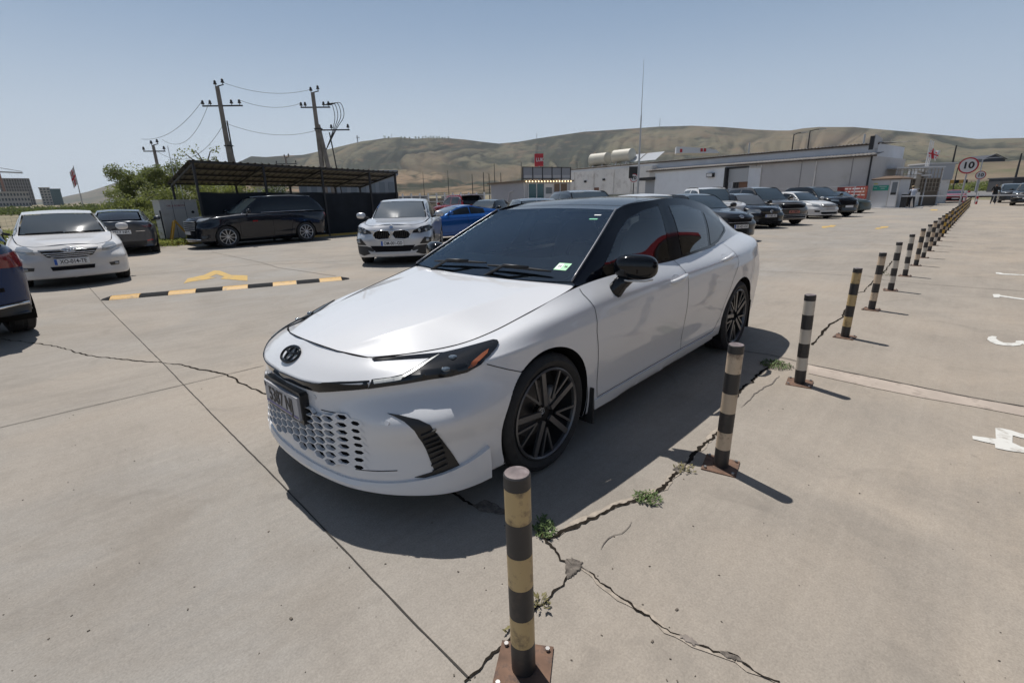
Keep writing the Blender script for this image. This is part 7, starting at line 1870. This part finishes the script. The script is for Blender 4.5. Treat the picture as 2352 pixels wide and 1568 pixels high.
mb.tube([dl * .28 + nl * .06 + Vector((0, 0, kz - .5)), dl * .38 + nl * .1 + Vector((0, 0, kz - .6)), dl * .50 + nl * .06 + Vector((0, 0, .4))], .035, 6); mb.build('drain_hose', KW2, ks)
# grey hall and sheds behind the canopy
far_block('grey_hall', 'blue grey flat hall behind the right end of the canopy', 690, 913, 404, 52, mat('bluegrey_cladding', (.26, .29, .33), .7), 2, 10, mat('hall_louver', (.16, .19, .22), .5), 12, base_px=462)
far_block('white_shed', 'low white louvred shed behind the canopy net', 588, 660, 426, 46, WCAB, 2, 14, HZW, 8, base_px=462)
bf = thing('white_fence', 'white post fence right of the canopy with stored goods behind it', 'fence', (0, 0, 0))
fa = at(905, 452, 40); fb_ = at(1130, 448, 42); fa.z = fb_.z = 0
for k in range(13):
    p = fa.lerp(fb_, k / 12); mb = MB(); mb.bar(p, p + Vector((0, 0, 2.05)), .09, .09); mb.build('post', WSIGN, bf)
for zz in (.5, .95, 1.4, 1.85):
    mb = MB(); mb.bar(fa + Vector((0, 0, zz)), fb_ + Vector((0, 0, zz)), .03, .05); mb.build('rail', WSIGN, bf)
goods = [(930, 47, 1.6, 3.0, (.20, .19, .18)), (968, 49, 1.3, 2.2, (.16, .13, .10)), (1000, 47, 1.7, 2.4, (.21, .18, .14)), (1035, 50, 1.9, 2.6, (.24, .25, .25)), (1068, 48, 1.4, 2.0, (.17, .19, .20)), (1100, 46, 1.1, 1.6, (.30, .14, .08)), (950, 56, 2.0, 3.4, (.24, .24, .25)), (1085, 55, 2.1, 3.0, (.22, .21, .20))]
for k, (px, d, h_, w_, cl) in enumerate(goods):
    c = at(px, 455, d); g_ = thing('crate_stack', ['grey goods stack nearest the canopy end', 'brown goods stack second from the canopy end', 'tan goods stack in the middle of the fence', 'pale grey goods stack behind the fence middle', 'blue grey goods stack above the red suv roof', 'orange brown goods stack next to the kiosk', 'tall grey stack far behind the fence by the canopy', 'tall dull stack far behind the fence by the kiosk'][k], 'goods', (c.x, c.y, 0), k * .4)
    m_ = mat('goods_%s' % 'abcdefgh'[k], cl, .8, noise=(2, .3))
    for q in range(3): mb = MB(); mb.box(-w_ / 2 + .1 * q, w_ / 2 - .12 * q, -.6, .6, h_ * q / 3 + .01, h_ * (q + 1) / 3 - .02); mb.build('crate', m_, g_)
c = at(1100, 458, 44); lw = MB(); lw.box(-2.6, 2.6, -.12, .12, 0, 1.15, Matrix.Translation((c.x, c.y, 0)) @ Matrix.Rotation(atan2(rt.y, rt.x), 4, 'Z')); o = lw.build('low_wall', WALLW); tag(o, 'low white wall left of the kiosk behind the red suv', 'wall')

# ------------------------------------------------------------------ gate booth, barrier, wall, flags, signs
K0 = Vector((-47.9, -4.25, 0)); K1 = at(2057, 474, 49.5); K1.z = 0; K2 = at(2080, 474, 51.5); K2.z = 0
bo = thing('gate_booth', 'small white gate booth with a green sign and brown roof', 'booth', K0)
d1 = (K1 - K0); d2 = (K2 - K1); bw = WSIGN
hexa('walls', [Z_, d1, d1 + d2, d2], .06, 2.18, mat('booth_white', (.46, .475, .50), .6, noise=(1, .04)), bo)
mb = MB(); cx = (d1 + d2) / 2; P = [Vector(p) + (Vector(p) - cx) * .12 for p in (Z_, d1, d1 + d2, d2)]; mb.add([(p.x, p.y, 2.18) for p in P] + [(p.x, p.y, 2.26) for p in P] + [(cx.x + (p.x - cx.x) * .35, cx.y + (p.y - cx.y) * .35, 2.46) for p in P], [(i, (i + 1) % 4, (i + 1) % 4 + 4, i + 4) for i in range(4)] + [(i + 4, (i + 1) % 4 + 4, (i + 1) % 4 + 8, i + 8) for i in range(4)] + [(8, 9, 10, 11), (3, 2, 1, 0)]); mb.build('roof', mat('brown_roof', (.13, .085, .055), .8), bo)
d1n = d1.normalized(); n1_ = Vector((d1n.y, -d1n.x, 0)); n1_ = n1_ if n1_.dot(CAM - K0) > 0 else -n1_; L1 = d1.length
gs = box2('green_sign', Z_, d1n, n1_, .04 * L1, .62 * L1, .012, .022, 1.36, 1.76, mat('sign_green', (.03, .27, .20), .5), bo)
for z_, a, b in ((1.66, .28, .58), (1.52, .34, .50), (1.56, .08, .22)):
    for k in range(int((b - a) / .03)): box2('sign_letter', Z_, d1n, n1_, (a + .03 * k) * L1, (a + .03 * k + .019) * L1, .022, .026, z_ - .025, z_ + .025, WSIGN, gs)
box2('yellow_sticker', Z_, d1n, n1_, .05 * L1, .20 * L1, .012, .02, 1.84, 1.93, mat('sticker_yellow', (.50, .46, .12), .5), bo)
box2('door', Z_, d1n, n1_, .67 * L1, .97 * L1, .012, .03, .12, 2.08, WSIGN, bo); box2('door_window', Z_, d1n, n1_, .74 * L1, .93 * L1, .03, .038, 1.2, 1.98, mat('booth_pane', (.17, .19, .21), .2), bo); box2('door_panel_dark', Z_, d1n, n1_, .73 * L1, .93 * L1, .03, .037, 1.02, 1.2, BLACKP, bo)
for s0 in (0, .64, .98): box2('corner_trim', Z_, d1n, n1_, s0 * L1 - .01, s0 * L1 + .03, .0, .035, .06, 2.16, WCAB, bo)
mb = MB(); mb.box(-.6, .8, -1.2, 3.4, 0, .06, Matrix.Translation(K0)); o = mb.build('kerb', WALLW); tag(o, 'low concrete island under the gate booth', 'kerb')
rb_ = thing('red_banner', 'long red banner with white lettering on the fence left of the gate booth', 'banner', at(1948, 456, 50)); bl_ = Vector(rb_.location); a0 = at(1905, 455, 53) - bl_; a1 = at(1990, 455, 49.5) - bl_; a0.z = a1.z = -bl_.z
dn_ = (a1 - a0).normalized(); nn_ = Vector((dn_.y, -dn_.x, 0)); nn_ = nn_ if nn_.dot(CAM - bl_) > 0 else -nn_; LB = (a1 - a0).length
box2('cloth', a0, dn_, nn_, 0, LB, 0, .03, .75, 1.75, mat('banner_red', (.22, .03, .026), .7, noise=(2, .25), dirt=(1.2, (.32, .16, .08), .8)), rb_)
R_ = random.Random(4)
for row, (zz, hh) in enumerate(((1.5, .12), (1.27, .10), (1.02, .09))):
    s0 = LB * .42
    while s0 < LB - .3:
        w_ = R_.uniform(.05, .12); box2('letter', a0, dn_, nn_, s0, s0 + w_, .03, .036, zz, zz + hh, WSIGN, rb_); s0 += w_ + R_.choice((.03, .03, .14))
pw = thing('parapet', 'low pale wall with rails running behind the parked row', 'wall', P0 + nW * 1.8)
mb = MB(); mb.box(-.12, .12, -36, -.1, 0, .75); mb.build('wall', WALLW, pw)
mb = MB(); mb.bar((0, -36, 1.75), (0, -.1, 1.75), .05); mb.build('rail', WSIGN, pw)
for k in range(15): mb = MB(); mb.bar((0, -.2 - 2.5 * k, .75), (0, -.2 - 2.5 * k, 1.75), .06); mb.build('post', WSIGN, pw)
for k, (s_, l_, cl) in enumerate(((6, 4.5, (.30, .09, .07)), (12, 5, (.26, .28, .24)), (19, 6, (.24, .25, .20)), (27, 5, (.22, .20, .18)))):
    mb = MB(); mb.box(.13, .16, -s_ - l_, -s_, .85, 1.65); mb.build('banner_cloth', mat('banner_%s' % 'abcd'[k], cl, .8, noise=(1.5, .4)), pw)
# barrier
ba = thing('barrier', 'white boom barrier across the lane beside the gate booth', 'barrier', at(2072, 478, 49.5)); bl_ = Vector(ba.location); bl_.z = 0; ba.location = bl_
mb = MB(); mb.box(-.18, .18, -.18, .18, 0, 1.05); mb.build('cabinet', BLACKP, ba)
b0 = at(2071, 450.6, 49) - bl_; b1 = at(2400, 447.5, 47) - bl_
mb = MB(); mb.bar(b0, b1, .06, .08); mb.build('boom', WSIGN, ba)
for px, lb, h_ in ((2146, 'red and white post before the pale fence wall', 1.3), (2214, 'red and white post right of the red sports car', 1.2), (2244, 'small red and white post under the far speed sign', .9)):
    c = at(px, 460, 60 if px > 2150 else 62); o = thing('marker_post', lb, 'post', (c.x, c.y, 0))
    for k in range(4): mb = MB(); mb.cyl((0, 0, h_ * k / 4), (0, 0, h_ * (k + 1) / 4), .07, n=8); mb.build('band', RB if k % 2 == 0 else WSIGN, o)
# pale wall with picket fence running off behind the booth
wa = at(2092, 470, 53); wb2 = at(2148, 460, 82); wa.z = wb2.z = 0
gw = thing('fence_wall', 'pale wall topped with beige pickets behind the man in the cap', 'fence', wa); dwl = (wb2 - wa); Lw = dwl.length; dwn = dwl.normalized(); nwl = Vector((-dwn.y, dwn.x, 0))
box2('wall', Z_, dwn, nwl, 0, Lw, -.15, .15, 0, 1.15, WALLW, gw)
me_ = None
for k in range(int(Lw / .3)):
    p = dwn * (.15 + .3 * k)
    if me_ is None: q = MB(); q.box(-.05, .05, -.02, .02, 0, 1.7); me_ = q.mesh('picket', mat('picket_beige', (.36, .31, .25), .8, noise=(3, .2)))
    link('picket', me_, gw, p + Vector((0, 0, 1.15)))
for zz in (1.4, 2.6): box2('rail', Z_, dwn, nwl, 0, Lw, -.05, .02, zz, zz + .06, WSIGN, gw)
c = at(2075, 440, 58); sh = thing('shelter', 'beige lattice shelter with thin roof behind the gate booth', 'shelter', (c.x, c.y, 0), atan2(rt.y, rt.x))
mb = MB(); mb.box(-2.1, 2.1, -1.5, 1.5, 3.15, 3.25); mb.build('roof', WSIGN, sh)
for a in (-2, -.7, .7, 2): mb = MB(); mb.bar((a, -1.4, 0), (a, -1.4, 3.15), .08); mb.build('post', WSIGN, sh)
mb = MB()
for k in range(14): mb.bar((-2 + .3 * k, -1.42, 1.2), (-2 + .3 * k, -1.42, 3.1), .04)
for k in range(6): mb.bar((-2, -1.43, 1.2 + .35 * k), (2, -1.43, 1.2 + .35 * k), .04)
o = mb.build('lattice', mat('picket_beige', (.36, .31, .25), .8), sh); o['kind'] = 'stuff'
mb = MB(); mb.box(-2, 2, -1.3, -1.2, 0, 2.3); mb.build('back_wall', mat('shade_brown', (.16, .13, .10), .9), sh)
mb = MB(); mb.bar((-2.2, -1.6, 2.45), (.9, -1.6, 2.55), .1); mb.build('white_beam', WSIGN, sh)
c = at(2130, 440, 66); co = thing('container', 'grey white container behind the flagpoles', 'container', (c.x, c.y, 0), atan2(rt.y, rt.x))
mb = MB(); mb.box(-1.4, 1.2, -1.2, 1.2, 2.2, 3.7); mb.build('body', mat('container_grey', (.36, .38, .41), .6), co); mb = MB(); mb.box(-1.5, 1.3, -1.3, 1.3, 3.7, 3.8); mb.build('roof', WSIGN, co); mb = MB(); mb.box(-1.3, 1.1, -1.1, 1.1, 0, 2.2); mb.build('base', WALLW, co)
c = at(2146, 375, 80); tk = thing('round_tank', 'round grey tank with dark top beyond the flagpoles', 'tank', (c.x, c.y, 0)); z_ = at(2146, 384, 80).z; mb = MB(); mb.cyl((0, 0, 0), (0, 0, z_), .85, 1.0, 18); mb.build('drum', mat('tank_grey', (.28, .28, .26), .7), tk, True, 40); mb = MB(); mb.cyl((0, 0, z_), (0, 0, z_ + .35), 1.15, 1.05, 18); mb.build('cap', STEEL, tk)
for k, px in enumerate((2138, 2141.5, 2145)):
    c = at(px, 321 + 2 * k, 58 + k); o = thing('flagpole', ['leftmost of three white flagpoles by the lane, flag hanging at its top', 'middle of the three white flagpoles by the lane', 'rightmost of the three white flagpoles by the lane'][k], 'flagpole', (c.x, c.y, 0)); mb = MB(); mb.cyl((0, 0, 0), (0, 0, c.z), .05, .035, 7); mb.build('pole', WSIGN, o)
    if k == 0: c0_ = c
fl = thing('flag', 'white flag with red crosses waving from the leftmost lane flagpole', 'flag', (c0_.x, c0_.y, 0)); cross_flag(fl, 1.25, .85, at(2140, 338, 58).z, rt, .14, 5)
# speed signs
for (px, py, d, hz, lb) in ((2196, 500, 32, (2224.7, 380.5), 'large round speed limit 10 sign, the nearer of two beside the bollards'), (2238, 468, 62, (2252.5, 402.5), 'round speed limit 10 sign, the farther of two beyond the bollards')):
    b0 = at(px, py, d); b0.z = 0; top = at(hz[0], hz[1], d); o = thing('speed_sign', lb, 'road sign', b0, 0, 'speed limit signs')
    v = Vector((top.x - b0.x, top.y - b0.y, top.z)); mb = MB(); mb.tube([Vector((0, 0, 0)), v + v.normalized() * .15], .035, 8); mb.build('pole', POLEG, o)
    n = (CAM - top); n.z = 0; n = n.normalized(); n.rotate(Euler((0, 0, radians(-6)))); disc_sign(o, v + n * .05, n, .36, '10', .40)
# bank, road furniture and shed on the far right
BANK = mat('earth_bank', (.150, .115, .075), .95, noise=(.08, .4), dirt=(.05, (.10, .10, .05), .9))
hills('earth_bank', [(2050, 425), (2100, 396), (2150, 385), (2220, 374), (2300, 371), (2420, 369), (2700, 365)], 118, 210, BANK, .8, .12, 160, 24, 6)
c = at(2282, 372, 215); sd_ = thing('barn', 'dark blue gabled barn on top of the earth bank at the right', 'building', (c.x, c.y, c.z - .5), atan2(rt.y, rt.x))
mb = MB(); mb.prism([(-3.4, 0), (3.4, 0), (3.4, 1.2), (0, 2.6), (-3.4, 1.2)], 0, 8, Matrix(((1, 0, 0, 0), (0, 0, 1, 0), (0, 1, 0, 0), (0, 0, 0, 1)))); mb.build('walls', mat('barn_blue', (.035, .04, .055), .6), sd_)
mb = MB(); mb.bar((-3.7, -.2, 1.2), (0, -.2, 2.75), .25, .2); mb.bar((0, -.2, 2.75), (3.7, -.2, 1.2), .25, .2); mb.build('roof_edge', mat('barn_edge', (.06, .065, .08), .6), sd_)
mb = MB(); mb.box(-5.4, -3.45, 0, 5, 0, 1.4); mb.build('side_wing', mat('barn_wing', (.20, .21, .22), .7), sd_)
rbk = thing('road_barrier', 'long low yellow and black barrier along the far road', 'barrier', at(2172, 415, 104)); bz_ = Vector(rbk.location); bz_.z = terrain_z(104); rbk.location = bz_
for k in range(10): mb = MB(); a0 = rt * (-3.4 + .68 * k); mb.bar(a0 + Vector((0, 0, 2.0)), a0 + rt * .66 + Vector((0, 0, 2.0)), .2, .5); mb.build('segment', BY if k % 2 == 0 else BB, rbk)
for k in range(3): mb = MB(); a0 = rt * (-3 + 3 * k); mb.bar(a0, a0 + Vector((0, 0, 1.8)), .15); mb.build('post', STEEL, rbk)
c = at(2340, 425, 110); rw_ = thing('low_shed', 'low dark shed at the right edge before the earth bank', 'shed', (c.x, c.y, terrain_z(110)), atan2(rt.y, rt.x)); mb = MB(); mb.box(-1.0, 5, 0, 4, 0, 2.2); mb.build('walls', mat('shed_dark', (.06, .06, .065), .8), rw_); mb = MB(); mb.box(-1.1, 5.1, -.2, 4.2, 2.2, 2.35); mb.build('roof', mat('shed_roof', (.10, .10, .105), .7), rw_)
mb = MB(); a0 = Vector((-98, -14, 0)); mb.add([(-80, -12, .06), (-80, 30, .06), (-112, 60, .5), (-112, -40, .5)], [(0, 1, 2, 3)]); 
mb = MB(); rr_ = [(-88, 60), (-88, -30), (-122, -30), (-122, 60)]; mb.add([(x, y, terrain_z(math.hypot(x, y)) + .12) for x, y in rr_], [(0, 1, 2, 3)]); o = mb.build('far_road', ASPH); o['kind'] = 'structure'

# ------------------------------------------------------------------ filling station behind the camera, mirrored in the side windows
st = thing('filling_station', 'red edged filling station canopy mirrored in the side windows of the white sedan', 'filling station', (-14, 12, 0))
mb = MB(); mb.box(-13, 12, -4.5, 6, 5.0, 5.2); mb.build('ceiling', mat('soffit_grey', (.16, .16, .165), .8), st)
mb = MB(); mb.box(-13.1, 12.1, -4.6, 6.1, 5.2, 5.75); mb.build('fascia', mat('fascia_red', (.27, .012, .02), .5), st)
for x_ in (-9, 0, 8): mb = MB(); mb.box(x_ - .25, x_ + .25, 0, .5, 0, 5.0); mb.build('column', mat('column_grey', (.12, .12, .12), .6), st)
sh = thing('station_shop', 'dark glazed station shop mirrored in the side windows of the white sedan', 'shop', (-12, 22, 0))
mb = MB(); mb.box(-16, 16, 0, 8, 0, 4.6); mb.build('walls', mat('shop_grey', (.20, .20, .21), .7), sh); mb = MB(); mb.box(-15, 15, -.06, 0, .3, 3.6); mb.build('window', DARKGLASS, sh); mb = MB(); mb.box(-16.1, 16.1, -.3, 8.1, 4.6, 5.0); mb.build('fascia', mat('fascia_red', (.27, .012, .02), .5), sh)

# ------------------------------------------------------------------ people
SKIN = mat('skin', (.36, .22, .15), .6); HAIR = mat('hair_dark', (.02, .016, .013), .7)
def person(label, pos, face, J, shirt, trousers, shoes, head_m, cap=None, h=1.7):
    """one continuous skinned figure; J: joints in metres, x forward, y left"""
    o = thing('person', label, 'person', pos, radians(face))
    names = list(J); idx = {n: i for i, n in enumerate(names)}
    E = [('pelvis', 'waist'), ('waist', 'chest'), ('chest', 'neck'), ('neck', 'chin'), ('chin', 'crown')]
    for s in 'lr': E += [('pelvis', 'hip' + s), ('hip' + s, 'knee' + s), ('knee' + s, 'ankle' + s), ('ankle' + s, 'toe' + s), ('chest', 'sh' + s), ('sh' + s, 'elb' + s), ('elb' + s, 'wr' + s), ('wr' + s, 'hand' + s)]
    RAD = dict(pelvis=(.15, .115), waist=(.135, .10), chest=(.155, .115), neck=(.056, .056), chin=(.085, .082), crown=(.078, .085), hip=(.095, .095), knee=(.062, .062), ankle=(.045, .045), toe=(.035, .03), sh=(.068, .066), elb=(.045, .045), wr=(.032, .032), hand=(.035, .022))
    me = bpy.data.meshes.new('body'); me.from_pydata([J[n] for n in names], [(idx[a], idx[b]) for a, b in E], []); ob = bpy.data.objects.new('body', me); COL.objects.link(ob)
    md = ob.modifiers.new('s', 'SKIN'); ob.modifiers.new('d', 'SUBSURF').levels = 2
    sv = me.skin_vertices[0].data
    for n in names:
        k = n if n in RAD else n[:-1]; sv[idx[n]].radius = RAD[k]; sv[idx[n]].use_root = (n == 'pelvis')
    dg = bpy.context.evaluated_depsgraph_get(); m2 = bpy.data.meshes.new_from_object(ob.evaluated_get(dg)); bpy.data.objects.remove(ob)
    m2.name = 'body'; m2.materials.clear()
    for m in (shirt, trousers, shoes, SKIN, head_m): m2.materials.append(m)
    hz = J['pelvis'][2]; P = {n: Vector(v) for n, v in J.items()}
    for p in m2.polygons:
        c = p.center; i = 0
        if c.z < hz - .02: i = 1
        if c.z < .10: i = 2
        if min((c - P['handl']).length, (c - P['handr']).length) < .10: i = 3
        if c.z > P['neck'].z - .01 and (c - P['chin']).length < .26: i = 3
        if c.z > P['chin'].z + .055: i = 4
        if c.z > P['chin'].z - .03 and c.x < P['chin'].x - .03: i = 4
        p.material_index = i; p.use_smooth = True
    link('body', m2, o)
    if cap:
        mb = MB(); c = P['crown']; mb.lathe([(-.03, .105), (.03, .10), (.075, .07), (.095, .0001)], 16, 'Z', c); mb.box(.04, .19, -.07, .07, -.035, -.02, Matrix.Translation(c)); mb.build('cap', cap, o, True, 40)
    return o
JM = dict(pelvis=(0, 0, .90), waist=(.05, 0, 1.08), chest=(.14, 0, 1.27), neck=(.22, 0, 1.43), chin=(.28, 0, 1.50), crown=(.29, 0, 1.60), hipl=(0, .09, .86), kneel=(.10, .10, .47), anklel=(-.04, .11, .08), toel=(.12, .12, .03), hipr=(0, -.09, .86), kneer=(-.06, -.11, .47), ankler=(-.22, -.12, .09), toer=(-.08, -.13, .03),
          shl=(.14, .19, 1.36), elbl=(.20, .26, 1.10), wrl=(.38, .20, 1.02), handl=(.46, .18, 1.02), shr=(.14, -.19, 1.36), elbr=(.24, -.26, 1.12), wrr=(.42, -.20, 1.06), handr=(.50, -.18, 1.06))
person('man in a tan cap and pale shirt leaning by the gate booth, seen from behind', (-47.63, -1.53, 0), 200, JM, mat('shirt_pale', (.42, .45, .52), .8), mat('trousers_dark', (.022, .022, .028), .8), BLACKP, HAIR, mat('cap_tan', (.34, .26, .15), .8))
JR = dict(pelvis=(0, 0, .93), waist=(.02, 0, 1.10), chest=(.05, 0, 1.30), neck=(.08, 0, 1.47), chin=(.12, 0, 1.55), crown=(.11, 0, 1.66), hipl=(0, .09, .89), kneel=(.16, .10, .50), anklel=(.10, .11, .08), toel=(.25, .12, .03), hipr=(0, -.09, .89), kneer=(.02, -.10, .49), ankler=(-.24, -.11, .12), toer=(-.12, -.12, .04),
          shl=(.05, .19, 1.40), elbl=(-.06, .27, 1.14), wrl=(.06, .28, .92), handl=(.10, .27, .84), shr=(.05, -.19, 1.40), elbr=(.14, -.27, 1.15), wrr=(.32, -.20, 1.05), handr=(.40, -.18, 1.05))
person('man in black walking towards the camera beside the dark cars at the right', (-56.07, 3.11, 0), 5, JR, mat('shirt_black', (.014, .014, .016), .8), mat('jeans_dark', (.03, .035, .05), .8), mat('shoe_white', (.4, .4, .4), .6), HAIR)

# ------------------------------------------------------------------ the air: hills and far houses fade a little
hz_ = MB(); hz_.box(-7300, 7300, -7300, 7300, -4, 560)
m = bpy.data.materials.new('haze_air'); m.use_nodes = True; nt = m.node_tree; nt.nodes.remove(nt.nodes['Principled BSDF'])
pv = nt.nodes.new('ShaderNodeVolumePrincipled'); pv.inputs['Color'].default_value = (.86, .91, 1.0, 1); pv.inputs['Density'].default_value = .00008; pv.inputs['Anisotropy'].default_value = .2
nt.links.new(pv.outputs[0], nt.nodes['Material Output'].inputs['Volume'])
o = hz_.build('haze', m); o['kind'] = 'stuff'
